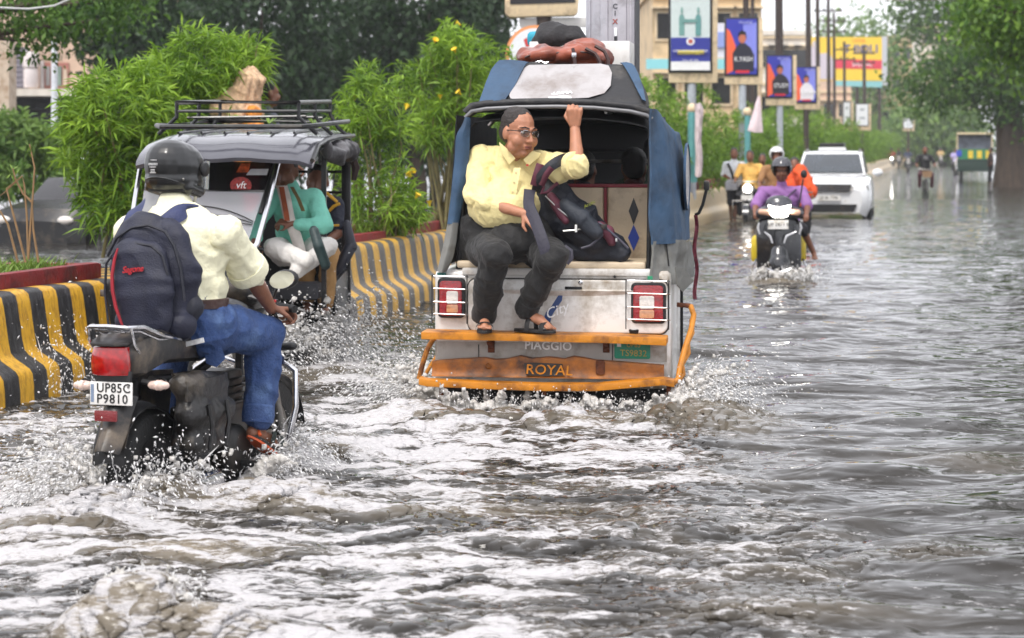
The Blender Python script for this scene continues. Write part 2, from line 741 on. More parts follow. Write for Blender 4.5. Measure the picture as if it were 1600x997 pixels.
def add_torso(m, J, inf=0.0, belly=1.0, wide=1.0):
    """Trunk from pelvis to shoulders; J has shR, shL, pelvis, neck and the way it faces."""
    shR, shL, pv = Vector(J['shR']), Vector(J['shL']), Vector(J['pelvis'])
    mid = (shR + shL) / 2
    up = (mid - pv).normalized()
    r, f, u = frame3(J['face'], up)
    side = (shL - shR).normalized()
    fr = up.cross(side).normalized()
    if fr.dot(f) < 0:
        fr = -fr
    w = (shL - shR).length / 2
    R = Matrix((side, fr, up)).transposed()
    L_ = (mid - pv).length
    m.ell(mid - up * .14 * L_ / .5 + fr * .01, (w * .86 * wide + inf, .115 * wide + inf, .17 * L_ / .5), R)
    m.ell(pv.lerp(mid, .42) + fr * .02 * belly, (w * .80 * wide + inf, .118 * belly * wide + inf, .17 * L_ / .5), R)
    m.ell(pv.lerp(mid, .14) + fr * .015 * belly, (w * .83 * wide + inf, .120 * belly * wide + inf, .15 * L_ / .5), R)
    m.cap(shR.lerp(mid, .12), shL.lerp(mid, .12), .062 + inf, .062 + inf)
    m.cap(mid + up * .0, Vector(J['neck']), .085 + inf * .5, .058 + inf * .4)
    return side, fr, up


def person(label, J, skin, shirt=None, sleeve=0.5, trousers=None, leg=1.9, hair=None, helmet=None, visor=None, voxel=.013,
           frame=None, loc=None, rz=0.0, group=None, belly=1.0, wide=1.0, arm=1.0, legk=1.0, hands=True, shirt_w=None, trouser_w=None, feet=True, shoes=None, head=1.0, detail=True):
    t = thing('person', label, 'person', frame, group, loc, rz)
    V = lambda k: Vector(J[k])
    m = MB()
    add_torso(m, J, -.012, belly * .95, wide * .95)
    f, u = J['look'], J.get('hup', (0, 0, 1))
    add_head(m, J['head'], f, u, head, detail=detail)
    ax = frame3(f, u)
    m.cap(V('neck'), V('head') - ax[2] * .06 - ax[1] * .015, .055 * head, .05 * head)
    for s in 'RL':
        add_arm(m, V('sh' + s), V('el' + s), V('wr' + s), arm)
        if hands:
            H = J.get('hand' + s)
            d = (V('wr' + s) - V('el' + s)).normalized()
            n = Vector((0, 0, -1)); cu = .6; th = 1 if s == 'R' else -1
            if H:
                d, n, cu = Vector(H[0]), Vector(H[1]), H[2]
                if len(H) > 3:
                    th = H[3]
            add_hand(m, V('wr' + s), d, n, cu, th, head)
        if ('kn' + s) in J:
            add_leg(m, V('hip' + s), V('kn' + s), V('an' + s), legk * .92)
            if feet and ('toe' + s) in J:
                add_foot(m, V('an' + s), V('toe' + s))
    blob('body', m, skin, t, voxel, 3)
    if shirt:
        m = MB()
        side, fr, up = add_torso(m, J, .012, belly, wide)
        m.cap(V('neck') - up * .03, V('neck') + up * .012, .07, .064)
        for s in 'RL':
            a, b, c = V('sh' + s), V('el' + s), V('wr' + s)
            if sleeve <= 1:
                m.cap(a, a.lerp(b, sleeve), .068 * arm, .062 * arm)
            else:
                m.cap(a, b, .068 * arm, .056 * arm)
                m.cap(b, b.lerp(c, sleeve - 1), .056 * arm, .046 * arm)
        blob('shirt', m, shirt, t, voxel, 4, shirt_w or [(.009, (4, 6, 11), True), (.005, (10, 12, 22), True)])
    if trousers and 'knR' in J:
        m = MB()
        pv = V('pelvis')
        m.cap(V('hipR'), V('hipL'), .115 * legk, .115 * legk)
        m.cap(pv, pv.lerp((V('shR') + V('shL')) / 2, .12), .12, .125 * wide)
        for s in 'RL':
            a, b, c = V('hip' + s), V('kn' + s), V('an' + s)
            m.cap(a, b if leg >= 1 else a.lerp(b, leg), .096 * legk, .074 * legk)
            if leg > 1:
                m.cap(b, b.lerp(c, leg - 1), .074 * legk, .060 * legk)
        blob('trousers', m, trousers, t, voxel, 4, trouser_w or [(.009, (4, 6, 11), True), (.005, (10, 12, 22), True)])
    if hair:
        m = MB()
        add_hair(m, J['head'], f, u, head)
        blob('hair', m, hair, t, max(.008, voxel * .8), 2, [(.006, (40, 40, 40), False)])
    if helmet:
        part('helmet', helmet_mb(J['head'], f, u, 1.0, face=True), helmet, t)
        if visor:
            part('visor', visor_mb(J['head'], f, u), visor, t)
    if shoes and 'toeR' in J:
        for s in 'RL':
            m = MB()
            an, toe = V('an' + s), V('toe' + s)
            d = (toe - an).normalized()
            m.cap(an - d * .05 + Vector((0, 0, -.035)), toe + d * .03, .042, .036)
            blob('shoe', m, shoes, t, voxel, 3)
    return t


def helmet_mb(c, f, u, s=1.0, face=True, n=28, k=18, R0=(.128, .150, .135)):
    """Open-face helmet shell with an inner wall; face cuts the opening, the bottom is open round the neck."""
    ax = frame3(f, u)
    m = MB()
    for layer in (1.0, 0.93):
        vs, keep = [], {}
        for i in range(k + 1):
            th = PI * i / k
            for j in range(n):
                ph = 2 * PI * j / n
                x, y, z = math.sin(th) * math.sin(ph), math.sin(th) * math.cos(ph), math.cos(th)
                low = 1.0 if z > 0 else 1.0 + 0.10 * z
                yy = y * R0[1] + (-.004 if y < 0 else 0)
                v = hd(c, ax, x * R0[0] * low * layer * s, yy * low * layer * s, (z * R0[2] * layer + .03) * s)
                vs.append(v)
        fs = []
        for i in range(k):
            for j in range(n):
                th = PI * (i + .5) / k; ph = 2 * PI * (j + .5) / n
                x, y, z = math.sin(th) * math.sin(ph), math.sin(th) * math.cos(ph), math.cos(th)
                if z < -0.80 - 0.12 * min(0, y) * 0:
                    continue
                if face and y > .35 and abs(x) < .80 and z < .34:
                    continue
                q = (i * n + j, i * n + (j + 1) % n, (i + 1) * n + (j + 1) % n, (i + 1) * n + j)
                fs.append(q if layer == 1.0 else q[::-1])
        m.add(vs, fs)
    return m


def visor_mb(c, f, u, s=1.0, lo=.25, hi=.95):
    """Clear visor flipped up over the brow."""
    ax = frame3(f, u)
    rows = []
    for i in range(8):
        e = lo + (hi - lo) * i / 7
        rows.append([hd(c, ax, .136 * math.sin(a) * math.cos(e) * s, .162 * math.cos(a) * math.cos(e) * s, (.146 * math.sin(e) + .03) * s) for a in np.linspace(-1.15, 1.15, 15)])
    return MB().grid(rows, ax[1] * -.003)


SKIN = mat('skin_brown', (172, 118, 90), 0.48, var=0.10, scale=30, bump=0.15, bscale=120, sub=0.08)
SKIN_D = mat('skin_dark_brown', (124, 80, 58), 0.46, var=0.12, scale=30, bump=0.15, bscale=120, sub=0.05)
SKIN_FAR = mat('skin_far', (120, 76, 56), 0.55, var=0.12)
HAIR = mat('black_hair', (22, 20, 20), 0.45, var=0.4, scale=60, bump=0.6, bscale=150)
BLACK = mat('black_paint', (17, 17, 19), 0.32, var=0.25, scale=8, dirt=(82, 72, 60), dirt_amt=0.25, bump=0.05)
RUBBER = mat('rubber', (17, 17, 17), 0.7, var=0.3, scale=20, bump=0.3)
BLACKPL = mat('black_plastic', (22, 22, 24), 0.45, var=0.25, scale=18, bump=0.12, bscale=80, dirt=(90, 78, 64), dirt_amt=0.2)
CHROME = mat('chrome', (205, 205, 208), 0.16, metal=1.0, var=0.08, dirt=(110, 96, 80), dirt_amt=0.12)
STEEL = mat('dull_steel', (140, 138, 134), 0.42, metal=0.9, var=0.2, dirt=(92, 70, 50), dirt_amt=0.3)
ENGINE = mat('engine_dark', (38, 37, 36), 0.4, metal=0.5, var=0.4, scale=24, dirt=(70, 60, 50), dirt_amt=0.3)
# ================================================================ SETTING: ground, flood water
gm = MB().box((0, 0, -0.75), (2300, 2300, 1.0))
tag(part('ground', gm, mat('asphalt', (70, 68, 66), 0.9, var=0.3, scale=2), smooth=False), 'wet asphalt road bed under the flood water', 'road', kind='structure')


def water_material(name, far=False):
    m = bpy.data.materials.new(name)
    m.use_nodes = True
    nt = m.node_tree
    L = nt.links.new
    N = nt.nodes.new
    b = nt.nodes["Principled BSDF"]
    tc = N("ShaderNodeTexCoord")
    mp = N("ShaderNodeMapping")
    mp.inputs['Scale'].default_value = (0.38, 1.0, 1.0)
    L(tc.outputs['Object'], mp.inputs[0])
    fa = N("ShaderNodeAttribute"); fa.attribute_name = 'foam'
    sa = N("ShaderNodeAttribute"); sa.attribute_name = 'silt'
    # fine break-up of the foam into lace and bubbles
    vo = N("ShaderNodeTexVoronoi"); vo.feature = 'DISTANCE_TO_EDGE'; vo.inputs['Scale'].default_value = 34
    nz = N("ShaderNodeTexNoise"); nz.inputs['Scale'].default_value = 22; nz.inputs['Detail'].default_value = 7
    nz.inputs['Roughness'].default_value = 0.7
    nw = N("ShaderNodeTexNoise"); nw.inputs['Scale'].default_value = 7; nw.inputs['Detail'].default_value = 3
    va = N("ShaderNodeVectorMath"); va.operation = 'MULTIPLY_ADD'
    L(nw.outputs['Color'], va.inputs[0]); va.inputs[1].default_value = (0.22, 0.22, 0.22); L(mp.outputs[0], va.inputs[2])
    L(va.outputs[0], vo.inputs['Vector']); L(mp.outputs[0], nz.inputs['Vector'])
    lace = N("ShaderNodeMapRange"); lace.inputs['From Min'].default_value = 0.0; lace.inputs['From Max'].default_value = 0.22
    lace.inputs['To Min'].default_value = 0.16; lace.inputs['To Max'].default_value = -0.08
    L(vo.outputs['Distance'], lace.inputs[0])
    a1 = N("ShaderNodeMath"); a1.operation = 'MULTIPLY_ADD'; a1.inputs[1].default_value = 2.7; L(nz.outputs[0], a1.inputs[0]); a1.inputs[2].default_value = -1.35
    a2 = N("ShaderNodeMath"); a2.operation = 'ADD'; L(a1.outputs[0], a2.inputs[0]); L(lace.outputs[0], a2.inputs[1])
    a3 = N("ShaderNodeMath"); a3.operation = 'ADD'; L(a2.outputs[0], a3.inputs[0]); L(fa.outputs['Fac'], a3.inputs[1])
    fr = N("ShaderNodeMapRange"); fr.interpolation_type = 'SMOOTHSTEP'
    fr.inputs['From Min'].default_value = 0.32; fr.inputs['From Max'].default_value = 0.90
    L(a3.outputs[0], fr.inputs[0])
    # body colour: murky brown-grey, paler where silt and air are stirred up
    c1 = N("ShaderNodeMixRGB"); c1.inputs[1].default_value = lin((42, 39, 35)); c1.inputs[2].default_value = lin((132, 122, 106))
    L(sa.outputs['Fac'], c1.inputs[0])
    c2 = N("ShaderNodeMixRGB"); c2.inputs[2].default_value = lin((222, 219, 220))
    L(fr.outputs[0], c2.inputs[0]); L(c1.outputs[0], c2.inputs[1])
    L(c2.outputs[0], b.inputs['Base Color'])
    ro = N("ShaderNodeMapRange"); ro.inputs['To Min'].default_value = 0.03; ro.inputs['To Max'].default_value = 0.5
    L(fr.outputs[0], ro.inputs[0]); rs_ = N('ShaderNodeMath'); rs_.operation = 'MULTIPLY_ADD'; rs_.inputs[1].default_value = .28; L(sa.outputs['Fac'], rs_.inputs[0]); L(ro.outputs[0], rs_.inputs[2]); L(rs_.outputs[0], b.inputs['Roughness'])
    b.inputs['IOR'].default_value = 1.36
    # small ripples
    m2 = N("ShaderNodeMapping"); m2.inputs['Scale'].default_value = (0.55, 1.0, 1.0); m2.inputs['Rotation'].default_value = (0, 0, 0.25)
    L(tc.outputs['Object'], m2.inputs[0])
    r1 = N("ShaderNodeTexNoise"); r1.inputs['Scale'].default_value = 2.4 if far else 6; r1.inputs['Detail'].default_value = 2; r1.inputs['Roughness'].default_value = 0.5
    r1.inputs['Distortion'].default_value = 0.6
    L(m2.outputs[0], r1.inputs['Vector'])
    bp = N("ShaderNodeBump"); bp.inputs['Strength'].default_value = 0.6; bp.inputs['Distance'].default_value = 0.22 if far else 0.05
    L(r1.outputs[0], bp.inputs['Height'])
    b2 = N("ShaderNodeBump"); b2.inputs['Strength'].default_value = 0.5; b2.inputs['Distance'].default_value = 0.02
    L(a3.outputs[0], b2.inputs['Height']); L(bp.outputs[0], b2.inputs['Normal'])
    L(fr.outputs[0], b2.inputs['Strength']); L((bp if far else b2).outputs[0], b.inputs['Normal'])
    MATS[name] = m
    return m


def build_water():
    NR, NC = 860, 640
    py = np.linspace(1140, 311, NR)
    Yv = CAMZ * F / (py - HOR)
    t = np.linspace(-0.305, 0.305, NC)
    Y = np.repeat(Yv[:, None], NC, 1)
    X = t[None, :] * Y
    dy = np.gradient(-Yv)[:, None] * -1.0
    dy = np.abs(dy)
    px = 800 + F * X / Y
    PY = np.repeat(py[:, None], NC, 1)

    def octv(lx, ly, rot, seed):
        c, s = math.cos(rot), math.sin(rot)
        return pn2((X * c + Y * s) / lx, (-X * s + Y * c) / ly, seed) * np.clip(ly / (2.5 * dy), 0, 1)
    # where the water is churned (behind the three vehicles, down to the camera) and where it is only rippled
    diag = 1075 + (PY - 640) * 1.35                 # right limit of the wake in the picture, turning in again near the camera
    lim = np.where(PY < 870, diag, 1385 - (PY - 870) * 0.55)
    T = sstep(90, -120, px - lim) * sstep(560, 660, PY + 0.04 * (900 - px))
    left = sstep(760, 560, px) * sstep(505, 560, PY)           # between the kerb and the rickshaw
    T = np.maximum(T, 0.85 * left)
    T = np.maximum(T, 0.35 * sstep(1420, 1180, px) * sstep(420, 620, PY))
    calm = (1 - 0.55 * T) * (1 - .25 * sstep(1230, 1480, px))
    h = calm * (0.020 * octv(1.9, 0.75, 0.25, 1) + 0.042 * octv(1.25, 0.36, 0.12, 2) + 0.030 * octv(0.80, 0.20, -0.08, 3) + 0.010 * octv(0.34, 0.10, 0.15, 4))
    # longer bow waves running off to the right of the rickshaw
    ph = (Y - 0.55 * X + 0.25 * pn2(X / 1.1, Y / 1.1, 8)) / 0.62
    h += 0.012 * np.sin(2 * PI * ph) * sstep(1080, 1240, px) * sstep(1640, 1420, px) * sstep(600, 700, PY) * sstep(960, 860, PY)
    wx, wy = X + 0.22 * pn2(X / 0.5, Y / 0.5, 20), Y + 0.22 * pn2(X / 0.5 + 7, Y / 0.5, 21)
    rid = lambda v: 0.35 - np.abs(v)
    ch = (0.040 * rid(pn2(wx / 0.75, wy / 0.40, 5)) + 0.026 * rid(pn2(wx / 0.42, wy / 0.17, 6)) * np.clip(0.2 / (2 * dy), 0, 1)
          + 0.012 * rid(pn2(wx / 0.15, wy / 0.08, 7)) * np.clip(0.1 / (2 * dy), 0, 1) + 0.008 * pn2(X / 0.05, Y / 0.05, 9) * np.clip(0.05 / (2 * dy), 0, 1))
    h += T * ch
    silt = 0.10 * T

    def mound(mx, my, wx_, wy_, hh, ang=0.0, rough=0.4, sl=0.6, pw=1.0):
        nonlocal h, silt
        c = WP(mx, my)
        a, b_ = X - c.x, Y - c.y
        ca, sa = math.cos(ang), math.sin(ang)
        u, v = (a * ca + b_ * sa) / wx_, (-a * sa + b_ * ca) / wy_
        g = np.exp(-(u * u + v * v) ** pw)
        n = 0.9 * rid(pn2(wx / 0.16, wy / 0.14, 30)) + 0.7 * rid(pn2(wx / 0.07, wy / 0.06, 31)) * np.clip(0.06 / (1.5 * dy), 0, 1) - 0.1
        h += g * hh * .72 * (1 + rough * 1.5 * n)
        silt = np.maximum(silt, sl * np.exp(-0.6 * (u * u + v * v)))
    # round the motorcycle
    mound(150, 800, 0.22, 0.30, 0.12, 0.2); mound(255, 790, 0.16, 0.22, 0.10); mound(80, 830, 0.25, 0.35, 0.07)
    mound(405, 790, 0.30, 0.22, 0.13, 0.1, 0.25, 0.75); mound(470, 800, 0.3, 0.16, 0.07, 0.15, 0.3)
    mound(450, 720, 0.13, 0.25, 0.11, 0.0); mound(520, 700, 0.2, 0.3, 0.07)
    mound(300, 865, 0.35, 0.2, 0.05, 0.1, 0.3, 0.8); mound(60, 760, 0.2, 0.3, 0.06)
    # behind and beside the rickshaw
    for mx in range(700, 1050, 48):
        mound(mx, 666 + 6 * math.sin(mx), 0.12, 0.16, 0.05 + 0.03 * math.sin(mx * 1.7), 0, 0.8, 0.6)
    mound(905, 672, 0.14, 0.16, 0.07, 0, 0.6, 0.8); mound(690, 660, 0.25, 0.3, 0.06); mound(640, 650, 0.2, 0.5, 0.08, 0, 0.6, 0.7)
    mound(1090, 655, 0.16, 0.45, 0.08, -0.2, 0.9, 0.7); mound(1140, 660, 0.22, 0.5, 0.07, -0.2, 0.6, 0.5)
    # swells
    mound(980, 815, 0.35, 0.1, 0.035, 0.1, 0.3, 0.3); mound(1520, 720, 0.28, 0.22, 0.055, -0.3, 0.25, 0.25)
    mound(1440, 865, 0.22, 0.1, 0.05, 0.2, 0.5, 0.2); mound(1200, 960, 0.4, 0.12, 0.04, 0.1, 0.3, 0.3); mound(700, 800, 0.4, 0.15, 0.03, 0.1)
    # scooter, car, e-rickshaw
    mound(1215, 440, 0.28, 0.5, 0.09, 0, 0.8, 0.7); mound(1300, 345, 0.8, 0.8, 0.07, 0, 0.6, 0.3)
    mound(480, 585, 0.5, 0.6, 0.07, 0, 0.6, 0.5); mound(1160, 348, 0.5, 0.7, 0.05, 0, 0.5, 0.4)
    # the upwelling lump close to the camera
    mound(205, 985, 0.12, 0.13, 0.15, 0.0, 0.05, .9, 1.3); mound(240, 995, 0.10, 0.11, 0.07, 0.4, 0.5, .9, 1.0); mound(305, 995, 0.17, 0.12, 0.09, 0.5, 0.3, .9, 1.1); mound(160, 1000, .12, .1, .08, 0, .5, 1); mound(262, 972, .07, .07, .09, 0, .7, .95); mound(345, 1000, .2, .08, .05, .1, .4, .9)
    mound(170, 1000, 0.16, 0.10, 0.045, -0.3, 0.3, 0.9); mound(255, 955, 0.055, 0.05, 0.075, 0.3, 0.3, 0.8); mound(340, 1010, 0.16, 0.08, 0.03, 0.0, 0.3, 0.6)
    mound(225, 1090, 0.3, 0.25, -0.03, 0, 0.1, 0.6)

    # foam: streaks dragged along by the wakes
    s1 = pn2(wx / 1.6, wy / 0.40, 40); s2 = pn2(wx / 0.62, wy / 0.17, 41); s3 = pn2(wx / 0.24, wy / 0.075, 42) * np.clip(0.1 / (1.5 * dy), 0, 1)
    s4 = rid(pn2(wx / 0.85 + 5, wy / 0.27, 43))
    core = sstep(60, -170, px - lim) * sstep(600, 690, PY)
    core *= 0.55 + 0.45 * sstep(1150, 700, px + 0.3 * (PY - 700))
    core = np.maximum(core, 0.8 * left)
    # darker lanes inside the wake, as measured in the photograph
    for (dx, dy_, wx_, wy_, k) in ((880, 790, 260, 60, 0.55), (420, 850, 190, 50, 0.4), (1050, 560, 100, 60, 0.4), (520, 760, 120, 25, 0.25), (60, 700, 200, 70, 0.2), (1180, 900, 240, 60, 0.3)):
        core *= 1 - k * np.exp(-((px - dx) / wx_) ** 2 - ((PY - dy_) / wy_) ** 2)
    for (dx, dy_, wx_, wy_, k) in ((640, 700, 180, 60, 0.3), (560, 850, 220, 60, 0.3), (120, 920, 200, 60, 0.1), (1020, 700, 130, 40, 0.25)):
        core += k * np.exp(-((px - dx) / wx_) ** 2 - ((PY - dy_) / wy_) ** 2)
    foam = core * 0.40 + core * (0.30 * s1 + 0.50 * s2 + 0.50 * s3 + 0.55 * s4) + 3.0 * core * T * np.clip(ch, -0.05, 0.06)
    foam += 0.10 * sstep(0.0, 0.5, T) * s2
    hl = np.exp(-((px - 235) / 120) ** 4 - ((PY - 980) / 85) ** 4)
    h += hl * (.010 * pn2(wx / .09, wy / .09, 60) + .012 * pn2(wx / .04, wy / .04, 61) + .006 * pn2(X / .018, Y / .018, 62))
    foam += 0.12 * sstep(1700, 1000, px) * sstep(330, 420, PY) * (0.3 + s2 + .5 * s3)
    foam += 0.55 * np.clip(silt - 0.3, 0, 1) * (silt < .9) * (0.30 + 0.9 * rid(pn2(wx / 0.11, wy / 0.08, 50)) + 0.6 * s3)
    lump = np.exp(-((px - 235) / 105) ** 4 - ((PY - 975) / 75) ** 4)
    foam = foam * (1 - lump) + lump * (.42 + .6 * s3 + .4 * pn2(wx / .05, wy / .03, 63) + .3 * s2)
    silt = silt * (1 - .15 * lump)
    foam = np.clip(foam, -0.3, 1.0)
    silt = np.clip(silt + 0.25 * T * s2 + 0.1 * T * s1, 0, 1)

    # choppy: crests drawn together
    gyv = np.gradient(h, axis=0) / (np.gradient(Y, axis=0)); gxv = np.gradient(h, axis=1) / np.gradient(X, axis=1)
    k = 0.035
    Xd = X - k * np.clip(gxv, -1, 1); Yd = Y - k * np.clip(gyv, -1, 1)
    co = np.stack([Xd, Yd, h - 0.004], -1).reshape(-1, 3)
    idx = np.arange(NR * NC).reshape(NR, NC)
    q = np.stack([idx[:-1, :-1], idx[:-1, 1:], idx[1:, 1:], idx[1:, :-1]], -1).reshape(-1, 4)
    me = bpy.data.meshes.new('flood_water')
    me.vertices.add(len(co)); me.vertices.foreach_set('co', co.astype(np.float32).ravel())
    me.loops.add(q.size); me.loops.foreach_set('vertex_index', q.astype(np.int32).ravel())
    me.polygons.add(len(q)); me.polygons.foreach_set('loop_start', (np.arange(len(q)) * 4).astype(np.int32))
    me.polygons.foreach_set('use_smooth', np.ones(len(q), bool))
    me.update()
    for nm, arr in (('foam', foam), ('silt', silt)):
        a = me.attributes.new(nm, 'FLOAT', 'POINT')
        a.data.foreach_set('value', arr.astype(np.float32).ravel())
    o = link('flood_water', me, water_material('flood_water'))
    tag(o, 'churned muddy flood water with white foam covering the road', 'water', kind='structure')


build_water()
fw = MB().add([(-140, -20, -0.13), (190, -20, -0.13), (190, 420, -0.13), (-140, 420, -0.13)], [(0, 1, 2, 3)])
tag(part('distant_flood_water', fw, water_material('flood_water_far', True), smooth=False), 'grey rippled flood water farther along the street', 'water', kind='structure')

# ================================================================ THE STRIPED MEDIAN
MED = [(-4.6, 6.5), (-3.11, 12.5), (-1.42, 18.9), (-0.74, 21.6), (4.3, 44), (9, 64), (17, 100), (36, 190), (56, 290)]


def med(s):
    """Point and leftward normal at distance s along the median's road face."""
    for a, b in zip(MED, MED[1:]):
        d = Vector((b[0] - a[0], b[1] - a[1], 0))
        if s <= d.length or b == MED[-1]:
            u = d.normalized()
            return Vector((a[0], a[1], 0)) + u * s, Vector((-u.y, u.x, 0)), u
        s -= d.length


def med_s(Y):
    s = 0
    for a, b in zip(MED, MED[1:]):
        l = math.hypot(b[0] - a[0], b[1] - a[1])
        if a[1] <= Y <= b[1]:
            return s + l * (Y - a[1]) / (b[1] - a[1])
        s += l
    return s


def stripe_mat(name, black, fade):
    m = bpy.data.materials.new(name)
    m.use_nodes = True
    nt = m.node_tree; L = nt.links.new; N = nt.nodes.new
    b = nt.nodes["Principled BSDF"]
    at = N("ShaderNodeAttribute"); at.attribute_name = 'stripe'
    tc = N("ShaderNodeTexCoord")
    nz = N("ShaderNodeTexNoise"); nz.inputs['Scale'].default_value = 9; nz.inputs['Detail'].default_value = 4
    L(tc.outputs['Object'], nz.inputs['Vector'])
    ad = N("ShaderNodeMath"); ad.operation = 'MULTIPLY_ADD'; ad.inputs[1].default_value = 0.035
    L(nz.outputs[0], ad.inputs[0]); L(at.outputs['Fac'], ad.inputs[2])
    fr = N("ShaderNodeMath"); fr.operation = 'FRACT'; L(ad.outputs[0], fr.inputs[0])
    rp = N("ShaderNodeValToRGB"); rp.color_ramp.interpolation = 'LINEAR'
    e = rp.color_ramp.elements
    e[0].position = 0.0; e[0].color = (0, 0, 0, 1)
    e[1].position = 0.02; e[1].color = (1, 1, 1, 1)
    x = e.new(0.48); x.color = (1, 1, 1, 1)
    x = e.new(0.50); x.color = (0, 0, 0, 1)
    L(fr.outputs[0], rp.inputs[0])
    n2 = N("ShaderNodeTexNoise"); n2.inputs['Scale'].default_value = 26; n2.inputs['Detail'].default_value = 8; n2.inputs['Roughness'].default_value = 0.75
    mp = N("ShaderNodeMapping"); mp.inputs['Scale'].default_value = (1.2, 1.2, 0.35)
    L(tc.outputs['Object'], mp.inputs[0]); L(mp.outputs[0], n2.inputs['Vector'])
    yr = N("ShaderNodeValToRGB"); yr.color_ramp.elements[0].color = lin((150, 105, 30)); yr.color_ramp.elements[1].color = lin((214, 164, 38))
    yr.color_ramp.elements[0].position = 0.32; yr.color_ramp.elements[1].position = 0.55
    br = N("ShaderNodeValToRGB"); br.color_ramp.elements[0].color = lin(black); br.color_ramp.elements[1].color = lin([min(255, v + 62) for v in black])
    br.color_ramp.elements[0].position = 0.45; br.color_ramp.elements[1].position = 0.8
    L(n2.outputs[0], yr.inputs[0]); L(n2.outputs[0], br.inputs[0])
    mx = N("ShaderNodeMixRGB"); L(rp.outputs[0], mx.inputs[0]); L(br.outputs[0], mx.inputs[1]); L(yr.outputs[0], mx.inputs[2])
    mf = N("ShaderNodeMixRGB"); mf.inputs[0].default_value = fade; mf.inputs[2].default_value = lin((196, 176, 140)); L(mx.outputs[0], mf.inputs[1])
    # bare concrete and splash dirt in patches
    n3 = N("ShaderNodeTexNoise"); n3.inputs['Scale'].default_value = 3.5; n3.inputs['Detail'].default_value = 9; n3.inputs['Roughness'].default_value = 0.7
    L(tc.outputs['Object'], n3.inputs['Vector'])
    r3 = N("ShaderNodeValToRGB"); r3.color_ramp.elements[0].position = 0.62; r3.color_ramp.elements[1].position = 0.82
    r3.color_ramp.elements[1].color = (0.6, 0.6, 0.6, 1)
    L(n3.outputs[0], r3.inputs[0])
    m3 = N("ShaderNodeMixRGB"); m3.inputs[2].default_value = lin((128, 112, 92)); L(r3.outputs[0], m3.inputs[0]); L(mf.outputs[0], m3.inputs[1])
    L(m3.outputs[0], b.inputs['Base Color'])
    b.inputs['Roughness'].default_value = 0.42
    bp = N("ShaderNodeBump"); bp.inputs['Strength'].default_value = 0.5; bp.inputs['Distance'].default_value = 0.012
    L(n2.outputs[0], bp.inputs['Height']); L(bp.outputs[0], b.inputs['Normal'])
    return m


PROF = [(1.05, 0.60), (0.12, 0.655), (0.05, 0.65), (0.015, 0.625), (0.0, 0.57), (-0.03, 0.36), (-0.045, 0.29), (-0.07, 0.262), (-0.17, 0.20), (-0.19, 0.17), (-0.20, 0.10), (-0.215, -0.26)]


def barrier(name, label, y0, y1, stripe, material, n):
    s0, s1 = med_s(y0), med_s(y1)
    rows, st = [], []
    for i in range(n + 1):
        s = s0 + (s1 - s0) * i / n
        p, nl, u = med(s)
        rows.append([p + nl * (d + 0.006 * math.sin(s * 5 + d * 9)) + Vector((0, 0, z + 0.006 * math.sin(s * 3.1))) for d, z in PROF])
        st += [stripe(p.y)] * len(PROF)
    m = MB().grid(rows)
    # far wall of the median and end faces
    back = []
    for i in range(n + 1):
        p, nl, u = med(s0 + (s1 - s0) * i / n)
        back.append([p + nl * 1.05 + Vector((0, 0, 0.60)), p + nl * 1.10 + Vector((0, 0, -0.26))])
    m.grid(back)
    st += [stripe(s) for s in np.linspace(y0, y1, n + 1) for _ in (0, 1)]
    for rw in (rows[0], rows[-1]):
        m.add(rw + [Vector((rw[0].x, rw[0].y, -0.26))], [tuple(range(len(rw) + 1))])
        st += [0.8] * (len(rw) + 1)
    me = m.mesh(name)
    a = me.attributes.new('stripe', 'FLOAT', 'POINT')
    a.data.foreach_set('value', np.array(st, np.float32))
    me.set_sharp_from_angle(angle=math.radians(50))
    o = link(name, me, material)
    return tag(o, label, 'barrier')


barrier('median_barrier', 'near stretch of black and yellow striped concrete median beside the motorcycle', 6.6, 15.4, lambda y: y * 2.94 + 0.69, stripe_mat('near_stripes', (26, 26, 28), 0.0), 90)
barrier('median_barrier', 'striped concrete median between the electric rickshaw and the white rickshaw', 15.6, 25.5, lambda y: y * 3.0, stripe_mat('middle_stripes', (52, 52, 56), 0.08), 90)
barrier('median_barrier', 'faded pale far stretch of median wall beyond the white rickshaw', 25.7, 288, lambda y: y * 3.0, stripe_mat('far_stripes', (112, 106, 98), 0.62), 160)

# planters standing on the median
RED = mat('red_brick_paint', (122, 26, 30), 0.6, var=0.25, scale=9, bump=0.4, dirt=(64, 30, 28), dirt_amt=0.35)
SOIL = mat('soil', (62, 48, 36), 0.95, var=0.4, scale=20, bump=0.8)
GRASSM = leaf_mat('weed_leaf', (92, 122, 44), (142, 170, 72))


